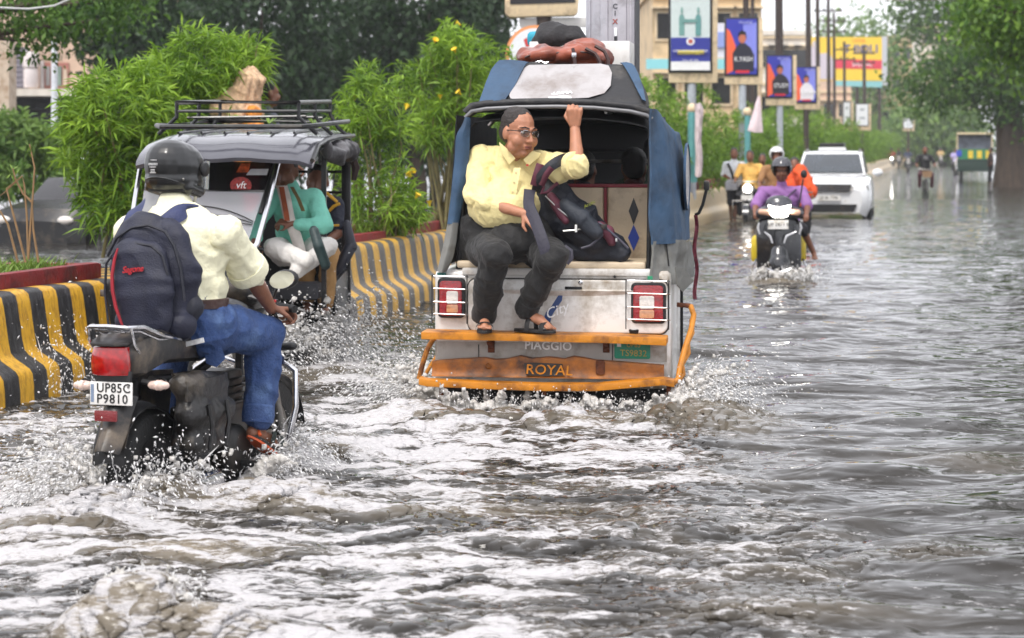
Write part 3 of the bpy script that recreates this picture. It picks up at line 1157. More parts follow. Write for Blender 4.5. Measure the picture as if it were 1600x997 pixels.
def planter(label, y0, y1, d0, d1, top, blocks=1, base=0.60):
    t = thing('planter_trough', label, 'planter', group='red planters on the median', loc=(0, 0, 0))
    p0 = med(med_s(y0))[0]
    t.location = (p0.x, p0.y, base)
    s0, s1 = med_s(y0), med_s(y1)
    for k in range(blocks):
        a, b = s0 + (s1 - s0) * k / blocks + 0.012, s0 + (s1 - s0) * (k + 1) / blocks - 0.012
        for (e0, e1) in ((d0, d0 + 0.10), (d1 - 0.10, d1)):
            m = MB()
            q = []
            for s, e in ((a, e0), (b, e0), (b, e1), (a, e1)):
                p, nl, u = med(s)
                v = p + nl * e - Vector((p0.x, p0.y, 0))
                q.append(Vector((v.x, v.y, 0)))
            m.prism(q, (0, 0, top - base + 0.018 * ((k * 7) % 3 - 1)))
            part('wall_block', m, RED, t, bevel=0.012)
    m = MB()
    q = []
    for s, e in ((s0, d0 + 0.10), (s1, d0 + 0.10), (s1, d1 - 0.10), (s0, d1 - 0.10)):
        p, nl, u = med(s)
        v = p + nl * e - Vector((p0.x, p0.y, 0))
        q.append(Vector((v.x, v.y, 0)))
    m.prism(q, (0, 0, (top - base) * 0.75))
    part('soil', m, SOIL, t, smooth=False)
    for s in (s0 - 0.06, s1 - 0.04):
        m = MB()
        q = []
        for ss, e in ((s, d0 + 0.02), (s + 0.1, d0 + 0.02), (s + 0.1, d1 - 0.02), (s, d1 - 0.02)):
            p, nl, u = med(ss)
            v = p + nl * e - Vector((p0.x, p0.y, 0))
            q.append(Vector((v.x, v.y, 0.003)))
        m.prism(q, (0, 0, top - base - 0.012))
        part('end_wall', m, RED, t, bevel=0.012)
    return t


planter('red planter trough with weeds on the near striped median at the left edge', 7.4, 14.1, 0.16, 0.78, 0.755, 2)
planter('low red planter of stepped blocks beside the electric rickshaw', 16.4, 20.3, 0.18, 0.85, 0.70, 3)
planter('short red planter next to the white rickshaw under the flowering bush', 20.75, 24.3, 0.18, 0.85, 0.765, 2)
planter('far red planter above the pale median wall beside the waders', 30.5, 52, 0.18, 0.85, 0.84, 6)

# weeds and dry stalks in the near planter
def weeds(name, label, y0, y1, n, hgt):
    m = MB()
    for i in range(n):
        s = med_s(y0) + random.random() * (med_s(y1) - med_s(y0))
        p, nl, u = med(s)
        p = p + nl * random.uniform(0.28, 0.68) + Vector((0, 0, 0.70))
        for k in range(5):
            d = Vector((random.gauss(0, 0.6), random.gauss(0, 0.6), 1)).normalized()
            L_ = hgt * random.uniform(0.4, 1.2)
            u_, w_, _ = basis(d)
            a = p + d * L_ * 0.55
            tip = p + d * L_ + Vector((d.x, d.y, -0.3)) * L_ * 0.25
            m.add([p, a + u_ * 0.008, tip, a - u_ * 0.008], [(0, 1, 2, 3)])
    o = part(name, m, GRASSM, None)
    return tag(o, label, 'weeds', kind='stuff')


weeds('weeds', 'low green weeds growing in the near red planter', 11.4, 14.0, 260, 0.13)
weeds('weeds', 'low green weeds growing in the stepped red planter', 16.6, 24.2, 200, 0.16)
t = thing('dry_stalks', 'bare dry stalks rising from the near red planter', 'plant', loc=tuple(P(40, 408, 13.2)))
o0 = Vector(t.location)
STALK = mat('dry_stalk', (132, 104, 70), 0.8, var=0.25)
for pts in ([(28, 410), (12, 350), (0, 330), (-20, 300)], [(40, 410), (22, 340), (10, 295), (35, 275)], [(44, 405), (42, 340), (38, 290), (35, 275), (8, 300), (-8, 312)],
            [(44, 402), (50, 320), (54, 262), (46, 225)], [(50, 316), (36, 303), (24, 280), (20, 263)], [(60, 410), (52, 360), (50, 320)]):
    part('stalk', MB().tube([P(x, y, 13.2) - o0 for x, y in pts], [0.009 - 0.0015 * i for i in range(len(pts))], 5), STALK, t)
m = MB()
for (x, y) in ((20, 265), (24, 274), (17, 271), (46, 228), (49, 240)):
    for k in range(7):
        d = Vector((random.gauss(0, 1), random.gauss(0, 1), random.gauss(0.3, 0.7))).normalized()
        p = P(x, y, 13.2) - o0
        u_, w_, _ = basis(d)
        m.add([p, p + d * 0.03 + u_ * 0.006, p + d * 0.06, p + d * 0.03 - u_ * 0.006], [(0, 1, 2, 3)])
part('leaf_tuft', m, GRASSM, t)
# ================================================================ THE WHITE THREE-WHEELER
R_ = Frame(869, 12.1, 8)
BL, BR = R_(678, 500, 0).x, R_(1048, 500, 0).x
rk = thing('auto_rickshaw', 'white three wheeled rickshaw with blue canvas canopy and luggage piled on its roof', 'rickshaw', R_)
WHITE = mat('white_car_paint', (226, 224, 220), 0.32, var=0.05, scale=5, coat=0.4, dirt=(138, 122, 100), dirt_amt=0.42, dirt_scale=3.5, bump=0.04, bscale=4)
YEL = mat('yellow_ochre_paint', (196, 124, 22), 0.5, var=0.14, scale=10, bump=0.25, bscale=30, dirt=(104, 58, 22), dirt_amt=0.42, dirt_scale=7)
ORG = mat('orange_bumper_paint', (166, 98, 18), 0.5, var=0.25, scale=8, bump=0.45, bscale=14, dirt=(74, 42, 20), dirt_amt=0.6, dirt_scale=5)
RUST = mat('rust', (96, 52, 28), 0.85, var=0.4, scale=30, bump=0.5)
CANB = mat('blue_canvas', (48, 76, 104), 0.62, var=0.16, scale=6, bump=0.35, bscale=18, dirt=(32, 50, 70), dirt_amt=0.4, dirt_scale=4)
CANG = mat('grey_canvas', (118, 118, 114), 0.65, var=0.14, scale=6, bump=0.35, bscale=18, dirt=(98, 94, 86), dirt_amt=0.35, dirt_scale=4)
CANK = mat('black_canvas', (26, 26, 29), 0.55, var=0.3, scale=6, bump=0.4, bscale=16, dirt=(72, 68, 64), dirt_amt=0.2)
VINYL = mat('clouded_vinyl', (166, 162, 162), 0.30, var=0.12, scale=4, bump=0.25, bscale=8, dirt=(128, 118, 112), dirt_amt=0.4, dirt_scale=3)
SEATC = mat('beige_vinyl', (205, 186, 158), 0.48, var=0.08, scale=8, bump=0.2, bscale=22, dirt=(150, 128, 104), dirt_amt=0.25)
MAROON = mat('maroon_piping', (128, 30, 44), 0.5, var=0.15)
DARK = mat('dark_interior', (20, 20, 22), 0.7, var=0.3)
SEAM = mat('panel_gap', (70, 66, 62), 0.8)

# --- body
m = MB()
zb = R_(870, 604, 0).z
m.box(((BL + BR) / 2, 0.50, 0.475), (BR - BL, 1.0, 0.70))
part('rear_body', m, WHITE, rk, bevel=0.05, seg=3)
m = MB()
m.grid([[(x, y, z) for x in (-.64, -.6, -.3, -.1, .1, .32, .36)] for (y, z) in ((1.6, .13), (2.45, .16), (2.85, .30), (2.92, .6), (2.82, .82), (2.75, .86))])
m.span((-.66, 1.6, .13), (-.62, 2.75, .55)); m.span((.32, 1.6, .13), (.36, 2.75, .55))
part('front_body', m, WHITE, rk)
part('floor_pan', MB().box((-.06, 1.35, 0.12), (1.1, 2.5, 0.05)), BLACKPL, rk)
# ledge under the cushion
a, b = R_(722, 418, -.01), R_(1018, 432, -.01)
part('rear_ledge', MB().box(((a.x + b.x) / 2, .06, (a.z + b.z) / 2), (b.x - a.x, .16, abs(a.z - b.z))), WHITE, rk, bevel=.012)
# tailgate: a raised lid with rounded lower corners
def rrect(x0, x1, z0, z1, r, y, n=6):
    pts = []
    for (cx, cz, a0) in ((x1 - r, z1 - r, 0), (x0 + r, z1 - r, 90), (x0 + r, z0 + r, 180), (x1 - r, z0 + r, 270)):
        for i in range(n + 1):
            q = math.radians(a0 + 90 * i / n)
            pts.append(Vector((cx + r * math.cos(q), y, cz + r * math.sin(q))))
    return pts
a, b = R_(731, 436, -.03), R_(1043, 522, -.03)
part('tailgate_gap', MB().prism(rrect(a.x - .008, b.x + .008, b.z - .008, a.z + .008, .055, .012), (0, -.001, 0)).prism(rrect(a.x - .008, b.x + .008, b.z - .008, a.z + .008, .055, .012), (0, -.0145, 0)), SEAM, rk, smooth=False)
tg = part('tailgate', MB().prism(rrect(a.x, b.x, b.z, a.z, .05, .02), (0, -.048, 0)), WHITE, rk, bevel=.010, seg=3)
c1 = R_(742, 452, -.03); c2 = R_(1032, 446, -.03)
m = MB()
rows = []
for i in range(13):
    t = i / 12
    x = c1.x + (c2.x - c1.x) * t
    d = .014 * math.sin(PI * t) ** .6
    rows.append([(x, -.028, c1.z + .006), (x, -.030 - d, c1.z - .002), (x, -.028, c1.z - .03 * math.sin(PI * t) - .006)])
part('pressed_crease', m.grid(rows), WHITE, tg)
h0 = R_(896, 450, -.03)
part('handle_slot', MB().box((h0.x, -.030, h0.z), (.10, .012, .016)), DARK, tg, bevel=.003)
h0 = R_(907, 441, -.03)
part('lock', MB().lathe((h0.x, -.028, h0.z), (0, -1, 0), [(.013, 0), (.013, .006), (.008, .009), (0, .009)]), CHROME, tg)
h0 = R_(961, 432, 0)
part('lid_screw', MB().lathe((h0.x, -.012, h0.z), (0, -1, 0), [(.008, 0), (.008, .016), (0, .017)], 10), DARK, rk)
# lower valance with panel joint lines
for px in (748, 957):
    a, b = R_(px, 538, -.003), R_(px, 563, -.003)
    part('panel_joint', MB().box((a.x, -.004, (a.z + b.z) / 2), (.006, .006, abs(a.z - b.z))), SEAM, rk)
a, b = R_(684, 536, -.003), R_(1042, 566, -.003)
part('shade_tint_valance', MB().span((a.x, -.004, b.z), (b.x, .0, a.z + .01)), mat('shade_tint_white', (176, 172, 166), .4, var=.08, dirt=(120, 106, 88), dirt_amt=.4), rk, bevel=.001)  # grey paints the step board's shade onto the white panel, with dirt blotches
# sticker and lettering
BLUEP = mat('blue_sticker', (38, 66, 120), 0.4)
pts = [R_(x, y, -.030) for x, y in ((848, 503), (853, 488), (862, 478), (872, 462), (880, 455), (878, 470), (868, 484), (862, 494), (860, 503), (855, 508))]
sw = part('sticker_swoosh', MB().prism([Vector((p.x, -.0285, p.z)) for p in pts], (0, -.0015, 0)), BLUEP, tg)
WLET = mat('white_lettering', (246, 246, 246), 0.4, var=0.02)
p = R_(869, 486, -.03)
text('sticker_lettering', 'City', .085, WLET, tg, (p.x, -.0310, p.z), (1, 0, .42), (-.42, 0, 1), .001, .35)
p = R_(857, 540.5, 0)
text('maker_lettering', 'PIAGGIO', .070, WLET, rk, (p.x, -.010, p.z), (1, 0, -.02), (0, 0, 1), .005, 0, 1.0, .0012, 1.02)

# --- tail lamps in wire cages
REDL = mat('red_lens', (150, 14, 22), 0.12, var=0.25, scale=40, coat=0.8, bump=0.3, bscale=90)
CLEARL = mat('clear_lens', (222, 214, 206), 0.12, var=0.12, scale=60, coat=0.8, bump=0.3, bscale=90)
AMBL = mat('amber_lens', (206, 146, 104), 0.15, var=0.15, scale=60, coat=0.8)
for (x0, x1, y0, y1, sg) in ((684, 727, 434, 497, -1), (986, 1041, 441, 506, 1)):
    a, b = R_(x0, y0, -.02), R_(x1, y1, -.02)
    lamp = part('tail_lamp', MB().prism(rrect(a.x, b.x, b.z, a.z, .030, .02), (0, -.055, 0)), BLACKPL, rk, bevel=.008)
    w = b.x - a.x; h = a.z - b.z
    part('red_lens', MB().prism(rrect(a.x + .014, b.x - .016, b.z + .014, a.z - .016, .022, -.030), (0, -.022, 0)), REDL, lamp, bevel=.008)
    cx = a.x + w * (.56 if sg < 0 else .46)
    part('reversing_lens', MB().prism(rrect(cx - w * .21, cx + w * .21, b.z + h * .36, a.z - h * .32, .012, -.050), (0, -.006, 0)), CLEARL, lamp, bevel=.003)
    part('indicator_lens', MB().prism(rrect(cx - w * .21, cx + w * .21, b.z + h * .14, b.z + h * .34, .010, -.050), (0, -.006, 0)), AMBL, lamp, bevel=.003)
    x0_, x1_ = a.x - .03, b.x + .02
    for t in (-.06, .25, .58, .88):
        z = a.z - h * t
        part('guard_wire', MB().tube([(x0_, -.02, z), (x0_ + .015, -.075, z), (x1_ - .015, -.075, z - .004), (x1_, -.02, z - .008)], .0042, 6), CHROME, lamp)
    for x in (x0_ + .004, x1_ - .002):
        part('guard_upright', MB().tube([(x, -.066, a.z + .02), (x, -.07, b.z - .03)], .0035, 6), BLACKPL, lamp)
h0 = R_(991, 519, 0)
part('rubber_stop', MB().lathe((h0.x, .0, h0.z - .035), (0, -.3, 1), [(.026, 0), (.028, .03), (.032, .045), (.032, .058), (.022, .06), (0, .05)]), RUBBER, rk)

# --- yellow step board, bumper, lower bar, side guards
def edge_plank(name, pts, y0, y1, mt, th, par, bevel=.004):
    rows = [[(p.x, y0, p.z), (p.x, y1, p.z + .004)] for p in pts]
    m = MB().grid(rows, (0, 0, -th))
    return part(name, m, mt, par, bevel=bevel)
st = edge_plank('step_board', [R_(658, 519, -.20), R_(760, 521, -.20), R_(860, 523, -.20), R_(960, 525.5, -.20), R_(1041, 529, -.20)], -.20, -.02, YEL, .042, rk)
for px in (764, 945):
    p = R_(px, 540, -.1)
    part('step_bracket', MB().bar((p.x, -.10, p.z + .02), (p.x, 0, p.z - .02), .03, .012).span((p.x - .02, -.015, p.z - .05), (p.x + .02, .0, p.z + .02)), RUST, rk, bevel=.002)
    q = R_(px, 552, 0)
    m = MB().prism([(q.x - .005, -.0012, q.z + .03), (q.x + .006, -.0012, q.z + .03), (q.x + .002, -.0012, q.z - .05), (q.x - .002, -.0012, q.z - .05)], (0, -.001, 0))
    part('rust_streak', m, mat('rust_stain', (176, 132, 92), .8, var=.2), rk)
top = [(674, 565), (700, 563), (735, 561), (755, 560), (772, 563), (790, 562), (812, 557), (830, 561), (845, 560), (858, 559), (880, 562), (895, 558), (910, 560), (930, 564), (960, 566), (1000, 569), (1037, 572)]
rows = []
for (x, y) in top:
    a = R_(x, y, -.10); b = R_(x, 588 + (x - 674) * .016, -.10)
    rows.append([(a.x, -.05, a.z + .002), (a.x, -.075, a.z), (a.x, -.082, a.z - .018), (a.x, -.075, (a.z + b.z) / 2), (a.x, -.088, b.z + .01), (a.x, -.10, b.z)])
bp = part('bumper', MB().grid(rows, (0, .02, 0)), ORG, rk)
p = R_(849, 577, -.085)
a, b = R_(819, 565, -.09), R_(879, 588, -.09)
part('lettering_patch', MB().prism([(a.x, -.094, a.z - .008), (a.x + .06, -.094, a.z - .004), (b.x, -.094, a.z - .010), (b.x + .012, -.100, b.z + .006), (b.x - .1, -.100, b.z), (a.x + .012, -.100, b.z + .004)], (0, -.004, 0)), mat('black_lettering_ground', (38, 32, 28), .6, var=.3, scale=20), bp)
text('painted_lettering', 'ROYAL', .082, YEL, bp, (p.x + .035, -.106, p.z - .004), (1, 0, -.02), (0, -.07, 1), .002, .08, 1.05, .0005, 1.02)
h0 = R_(938, 574, -.08)
part('tow_slot', MB().prism(rrect(h0.x - .026, h0.x + .026, h0.z - .042, h0.z + .042, .012, -.07), (0, -.024, 0)), RUST, bp, bevel=.003)
h0 = R_(763, 571, -.08)
part('bolt_dimple', MB().lathe((h0.x, -.076, h0.z), (0, -1, 0), [(.022, 0), (.022, .006), (.014, .010), (.008, .004), (0, .004)]), ORG, bp)
lb = [(655, 590), (668, 593), (760, 597), (850, 600), (930, 600), (1000, 594), (1036, 591), (1054, 594)]
edge_plank('lower_bar', [R_(x, y, -.16) for x, y in lb], -.18, -.10, YEL, .040, rk)
pl = [R_(x, y, -.09) for x, y in ((758, 600), (955, 601), (935, 611), (905, 613), (800, 611), (780, 609))]
part('valance', MB().prism([Vector((p.x, -.06, p.z)) for p in pl], (0, .03, 0)), WHITE, rk, bevel=.004)
for px in (690, 850, 1045):
    p = R_(px, 612, -.12)
    part('bar_bolt', MB().span((p.x - .012, -.13, p.z - .02), (p.x + .012, -.10, p.z + .05)), RUST, rk)
# left side guard
L1 = [R_(x, y, .0) for x, y in ((677, 530), (668, 545), (660, 570), (655, 592))]
L2 = [R_(x, y, .25) for x, y in ((683, 556), (672, 573), (662, 590))]
part('side_guard', MB().tube([L1[0] + Vector((0, .05, 0))] + L1, .0165, 8), YEL, rk)
part('side_guard', MB().tube(L2, .012, 8), YEL, rk)
m = []
for (x, y, yl) in ((1079, 478, .22), (1084, 492, .18), (1080, 515, .1), (1070, 545, .02), (1062, 575, -.06), (1060, 592, -.1), (1050, 600, -.12)):
    m.append(R_(x, y, yl))
part('side_guard', MB().tube(m, .017, 10), YEL, rk)
m = [R_(x, y, yl) for x, y, yl in ((1080, 500, .3), (1082, 520, .2), (1075, 535, .14), (1076, 552, .1), (1066, 570, .05), (1068, 585, 0), (1060, 596, -.06))]
part('side_guard', MB().tube(m, .013, 10), YEL, rk)
part('guard_bracket', MB().tube([R_(1058, 476, .2), R_(1079, 478, .22)], .014, 8), RUST, rk)
# plate
GREEN = mat('green_plate', (22, 136, 106), 0.42, var=0.12, scale=12, dirt=(20, 92, 78), dirt_amt=0.3)
a, b = R_(960, 532, -.01), R_(1016, 561, -.01)
npl = part('number_plate', MB().prism(rrect(a.x, b.x, b.z, a.z, .012, -.006), (0, -.006, 0)), GREEN, rk, bevel=.002)
PL = mat('plate_digit', (190, 160, 70), .5, var=.2)
p = R_(990, 552, 0)
text('plate_lettering', 'TS9832', .052, PL, npl, (p.x, -.0135, p.z), (1, 0, -.02), (0, 0, 1), .0008)
p = R_(985, 539, 0)
text('plate_lettering', 'UP85', .038, PL, npl, (p.x + .02, -.0135, p.z), (1, 0, -.02), (0, 0, 1), .0008)
p = R_(967, 539, 0)
part('plate_seal', MB().span((p.x - .010, -.0135, p.z - .010), (p.x + .014, -.0125, p.z + .012)), WLET, npl)

# --- wheels, axle
def wheel(par, c, r, w, tyre=RUBBER, rim=STEEL, axis=(1, 0, 0), n=28):
    hw = w / 2
    ty = part('tyre', MB().lathe(c, axis, [(r * .62, -hw * .8), (r * .80, -hw), (r * .94, -hw * .92), (r, -hw * .5), (r, hw * .5), (r * .94, hw * .92), (r * .80, hw), (r * .62, hw * .8), (r * .62, -hw * .8)], n), tyre, par)
    part('rim', MB().lathe(c, axis, [(0, -hw * .25), (r * .3, -hw * .3), (r * .58, -hw * .55), (r * .64, -hw * .8), (r * .64, hw * .8), (r * .58, hw * .55), (r * .3, hw * .3), (0, hw * .25)], n), rim, ty)
    return ty
for x in (BL + .11, BR - .10):
    wheel(rk, (x, .42, -.02), .235, .14)
wheel(rk, (0, 2.6, -.02), .22, .12)
part('axle', MB().tube([(-.58, .42, 0), (.62, .42, 0)], .035, 8).span((-.12, .3, -.05), (.16, .6, .10)), DARK, rk)
part('mud_flap', MB().span((-.69, .14, -.12), (-.46, .15, .14)), RUBBER, rk)
part('mud_flap', MB().span((BR - .22, .14, -.12), (BR - .02, .15, .14)), RUBBER, rk)
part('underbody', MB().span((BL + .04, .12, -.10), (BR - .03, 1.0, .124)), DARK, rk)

# --- interior
a, b = R_(714, 407, .02), R_(1009, 421, .02)
part('rear_cushion', MB().box(((a.x + b.x) / 2, .22, (a.z + b.z) / 2), (b.x - a.x, .44, a.z - b.z)), SEATC, rk, bevel=.018, seg=3)
a, b = R_(886, 291, .5), R_(1016, 408, .5)
xs = R_(946, 300, .48).x
part('seat_back', MB().box(((a.x + xs) / 2 - .004, .53, (a.z + b.z) / 2), (xs - a.x - .012, .10, a.z - b.z)), SEATC, rk, bevel=.02, seg=3)
part('seat_back', MB().box(((b.x + xs) / 2 + .004, .53, (a.z + b.z) / 2), (b.x - xs - .012, .10, a.z - b.z)), SEATC, rk, bevel=.02, seg=3)
part('seat_piping', MB().span((xs - .008, .473, b.z + .02), (xs + .008, .52, a.z - .01)), MAROON, rk)
part('seat_piping', MB().box(((a.x + b.x) / 2, .51, a.z + .004), (b.x - a.x, .07, .022)), MAROON, rk, bevel=.006)
lft = R_(740, 291, .5).x
part('seat_back', MB().box(((a.x + lft) / 2, .54, (a.z + b.z) / 2), (a.x - lft, .08, a.z - b.z)), mat('maroon_seat', (64, 34, 42), .6), rk, bevel=.02)
def diamond(px, y0, y1, hw, mt):
    c0, c1_, c2_ = R_(px, y0, .47), R_(px, y1, .47), R_(px, (y0 + y1) / 2, .47)
    w = hw / 260
    part('seat_diamond', MB().prism([(c0.x, .479, c0.z), (c2_.x + w, .479, c2_.z), (c1_.x, .479, c1_.z), (c2_.x - w, .479, c2_.z)], (0, -.004, 0)), mt, rk)
diamond(990, 309, 351, 8, mat('black_diamond', (40, 40, 44), .5))
diamond(990, 351, 392, 9, mat('blue_diamond', (30, 60, 156), .5))
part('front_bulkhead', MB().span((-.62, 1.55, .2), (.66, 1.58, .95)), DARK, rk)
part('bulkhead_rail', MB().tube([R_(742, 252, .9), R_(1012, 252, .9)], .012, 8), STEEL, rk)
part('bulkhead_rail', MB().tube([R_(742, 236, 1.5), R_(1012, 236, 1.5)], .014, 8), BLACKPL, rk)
part('added_side_lining', MB().prism([(-.66, .0, .85), (-.66, 1.5, .85), (-.62, 1.5, 1.74), (-.60, .0, 1.74)], (.006, 0, 0)), DARK, rk)  # dark sheets added to close the sides and keep the cabin dark
part('added_side_lining', MB().prism([(.665, .06, .85), (.665, 1.0, .85), (.58, 1.0, 1.74), (.56, .06, 1.74)], (-.006, 0, 0)), DARK, rk)
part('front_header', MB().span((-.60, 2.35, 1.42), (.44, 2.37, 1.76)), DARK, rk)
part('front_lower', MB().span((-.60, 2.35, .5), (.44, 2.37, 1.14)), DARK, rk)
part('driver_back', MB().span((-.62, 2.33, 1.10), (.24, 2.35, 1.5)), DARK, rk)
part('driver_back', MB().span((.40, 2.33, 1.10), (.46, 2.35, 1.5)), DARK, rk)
part('driver_seat', MB().box((.0, 1.75, .55), (.9, .35, .35)), DARK, rk, bevel=.05)
part('windscreen_frame', MB().tube([(-.60, 2.75, .85), (-.54, 2.6, 1.66), (.40, 2.6, 1.66), (.46, 2.75, .85)], .03, 8), BLACKPL, rk)
part('windscreen', MB().prism([(-.60, 2.74, .86), (.46, 2.74, .86), (.39, 2.6, 1.65), (-.53, 2.6, 1.65)], (0, .004, 0)), glass_mat('windscreen_glass', (150, 160, 160), .18), rk)
part('front_side_panel', MB().span((-.67, 1.5, .2), (-.65, 2.0, 1.68)), DARK, rk)

# --- canopy frame, roof, rim
zr = R_(870, 165, 0).z
arc = [(727, 182), (737, 172), (760, 168), (810, 165.5), (870, 164.5), (930, 166.5), (985, 172), (1010, 178), (1019, 184)]
part('canopy_rim', MB().tube([R_(x, y + 2, -.01) for x, y in arc], .013, 10), mat('grey_rim', (112, 112, 114), .4, metal=.3, var=.15), rk)
part('canopy_piping', MB().tube([R_(x, y - 6, .01) for x, y in arc], .022, 10), CANK, rk)
rows = []
for yl, dz in ((.0, 0), (.4, .05), (.9, .06), (1.5, .055), (2.1, .04), (2.5, -.03), (2.66, -.09)):
    r = []
    for x, y in arc:
        p = R_(x, y, 0)
        r.append((p.x * (1 - .10 * yl) - .02 * yl, yl, p.z + dz - .01))
    rows.append(r)
part('canopy_roof', MB().grid(rows, (0, 0, -.012)), CANK, rk)
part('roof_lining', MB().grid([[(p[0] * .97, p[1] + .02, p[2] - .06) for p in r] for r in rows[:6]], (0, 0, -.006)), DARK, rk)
for yl in (.75, 1.5):
    r = [R_(x, y, 0) for x, y in arc]
    part('canopy_hoop', MB().tube([(p.x * .95, yl, p.z - .05) for p in r], .012, 8), STEEL, rk)
for x in (-.60, .58):
    part('roof_bar', MB().tube([(x * .5, .05, zr - .04), (x * .5, 2.5, zr - .04)], .01, 6), STEEL, rk)
# corner posts
part('rear_post', MB().tube([R_(1017, 182, .02), R_(1016, 300, .03), R_(1014, 420, .03)], .017, 8), BLACKPL, rk)
part('rear_post', MB().tube([R_(732, 186, .02), R_(724, 300, .03), R_(716, 420, .03)], .015, 8), BLACKPL, rk)

# left strip of rolled canvas, hanging off the corner post
def sheet(name, rows, mt, par, th=.012, lump=.008, sub=3, seed=0, push=(0, 1, 0), label=None):
    """Cloth through rows of points, refined and lumped like heavy canvas."""
    A = np.array([[tuple(p) for p in r] for r in rows], float)
    H, W = A.shape[:2]
    def ref(A, ax, k):
        n = A.shape[ax]
        t = np.linspace(0, n - 1, (n - 1) * k + 1)
        i = np.minimum(t.astype(int), n - 2); f = t - i
        # catmull-rom
        g = lambda j: np.take(A, np.clip(j, 0, n - 1), ax)
        sh = [1, 1, 1]; sh[ax] = len(t); f = f.reshape(sh)
        p0, p1, p2, p3 = g(i - 1), g(i), g(i + 1), g(i + 2)
        return 0.5 * (2 * p1 + (p2 - p0) * f + (2 * p0 - 5 * p1 + 4 * p2 - p3) * f * f + (3 * p1 - p0 - 3 * p2 + p3) * f ** 3)
    A = ref(ref(A, 0, sub * 2), 1, sub * 2)
    q = A.reshape(-1, 3)
    n = vn3(q * np.array((9, 9, 6)), seed) * lump + vn3(q * np.array((26, 26, 14)), seed + 5) * lump * .45
    q = q + n[:, None] * np.array(push)
    A = q.reshape(A.shape)
    return part(name, MB().grid([[Vector(p) for p in r] for r in A], Vector(push) * th), mt, par, label=label)
L = [[(727, 183), (729, 183), (735, 184)], [(722, 196), (728, 196), (735, 196)], [(713, 213), (723, 214), (734, 216)], [(710, 250), (720, 250), (732, 250)],
     [(705, 300), (714, 300), (725, 300)], [(699, 350), (707, 350), (716, 350)]]
sheet('side_flap', [[R_(x, y, -.02 - .03 * math.sin(j * 1.5)) for j, (x, y) in enumerate(r)] for r in L], CANB, rk, .02, .014, 2, 2)
L = [[(699, 348), (707, 348), (716, 348)], [(693, 378), (702, 380), (712, 380)], [(688, 402), (696, 404), (707, 404)], [(683, 424), (690, 426), (697, 425)]]
sheet('side_flap', [[R_(x, y, -.022 - .03 * math.sin(j * 1.5)) for j, (x, y) in enumerate(r)] for r in L], CANG, rk, .02, .010, 2, 3)
part('flap_strap', MB().box(R_(690, 428, -.02), (.05, .03, .016)), mat('teal_strap', (40, 96, 90), .6), rk)
# right side curtain: blue above, grey below, with a clouded oval window
def rs(x, y):      # points of the right-hand side plane
    k = (x - 1014) / (1082 - 1014)
    return k
ys = [-.03, .02, .12, .35, .65, .95]
xr = [.545 + .0, .585, .635, .672, .69, .69]
def curtain(z0, z1, n, yext=1.0):
    rows = []
    for i in range(n):
        z = z0 + (z1 - z0) * i / (n - 1)
        r = []
        for x, y in zip(xr, ys):
            k = (zr - z) / (zr - .8)
            bul = 1 - math.exp(-5.5 * max(0, k))
            xx = .555 + (x - .545) * (.25 + .75 * bul) + .035 * k * (y > .05)
            zz = z
            if i == 0:
                zz = z + .008 * math.sin(y * 7) - (1 - min(1, k)) * .24 * max(0, y) ** 1.2
            r.append((xx, y * yext, zz))
        rows.append(r)
    return rows
sheet('side_curtain', curtain(zr - .02, .98, 7), CANB, rk, .012, .011, 3, 6, (1, -.15, 0))
sheet('side_curtain', curtain(1.0, .74, 4, .96), CANG, rk, .012, .030, 3, 8, (1, -.15, 0), 'grey lower edge of the side curtain')
ov = [(.732, .58 + .26 * math.cos(a), 1.37 + .20 * math.sin(a)) for a in np.linspace(0, 2 * PI, 28, endpoint=False)]
part('curtain_window', MB().prism(ov, (.010, 0, 0)), VINYL, rk, bevel=.003)
part('window_hem', MB().tube([Vector(p) + Vector((.008, 0, 0)) for p in ov], .009, 6, closed=True), CANB, rk)
part('torn_flap', MB().prism([(.70, -.01, .85), (.75, .02, .84), (.80, .10, .76), (.74, .05, .70), (.71, 0, .74)], (.006, -.008, 0)), CANG, rk)
part('green_tie', MB().box(R_(1016, 434, -.02), (.03, .03, .02)), mat('green_tie', (40, 140, 100), .5), rk)

# the rear curtain thrown up over the roof: blue wings, black cloth, clouded window
def hp(x, y):
    k = (165 - y) / 65.0
    return R_(x, y, .02 + .36 * max(0, k))
rows = [[(752, 164), (800, 163), (870, 161), (940, 163), (1014, 169)], [(768, 140), (800, 138), (870, 136), (950, 138), (1012, 150)],
        [(778, 115), (810, 113), (870, 112), (945, 113), (1000, 125)], [(788, 99), (826, 102), (880, 104), (950, 103), (990, 106)], [(800, 97), (840, 100), (880, 103), (940, 103), (970, 105)]]
hump = sheet('rear_curtain', [[hp(x, y) for x, y in r] for r in rows], CANK, rk, .02, .014, 3, 9, (0, -.9, .4))
rows = [[(748, 167), (762, 164), (790, 161)], [(758, 142), (776, 140), (806, 138)], [(770, 112), (790, 108), (822, 108)], [(782, 99), (800, 98), (828, 103)]]
sheet('curtain_wing', [[hp(x, y) + Vector((0, -.028, .012)) for x, y in r] for r in rows], CANB, hump, .012, .014, 2, 10, (0, -.9, .4))
rows = [[(1004, 160), (1010, 162)], [(990, 132), (1004, 136)], [(976, 108), (992, 108)], [(970, 103), (980, 102)]]
sheet('curtain_wing', [[hp(x, y) + Vector((0, -.03, .012)) for x, y in r] for r in rows], CANB, hump, .012, .010, 2, 11, (0, -.9, .4))
wn_ = [(797, 153), (806, 132), (818, 112), (828, 106), (880, 105), (940, 104), (952, 107), (957, 118), (955, 138), (945, 150), (920, 157), (870, 159), (810, 160), (799, 158)]
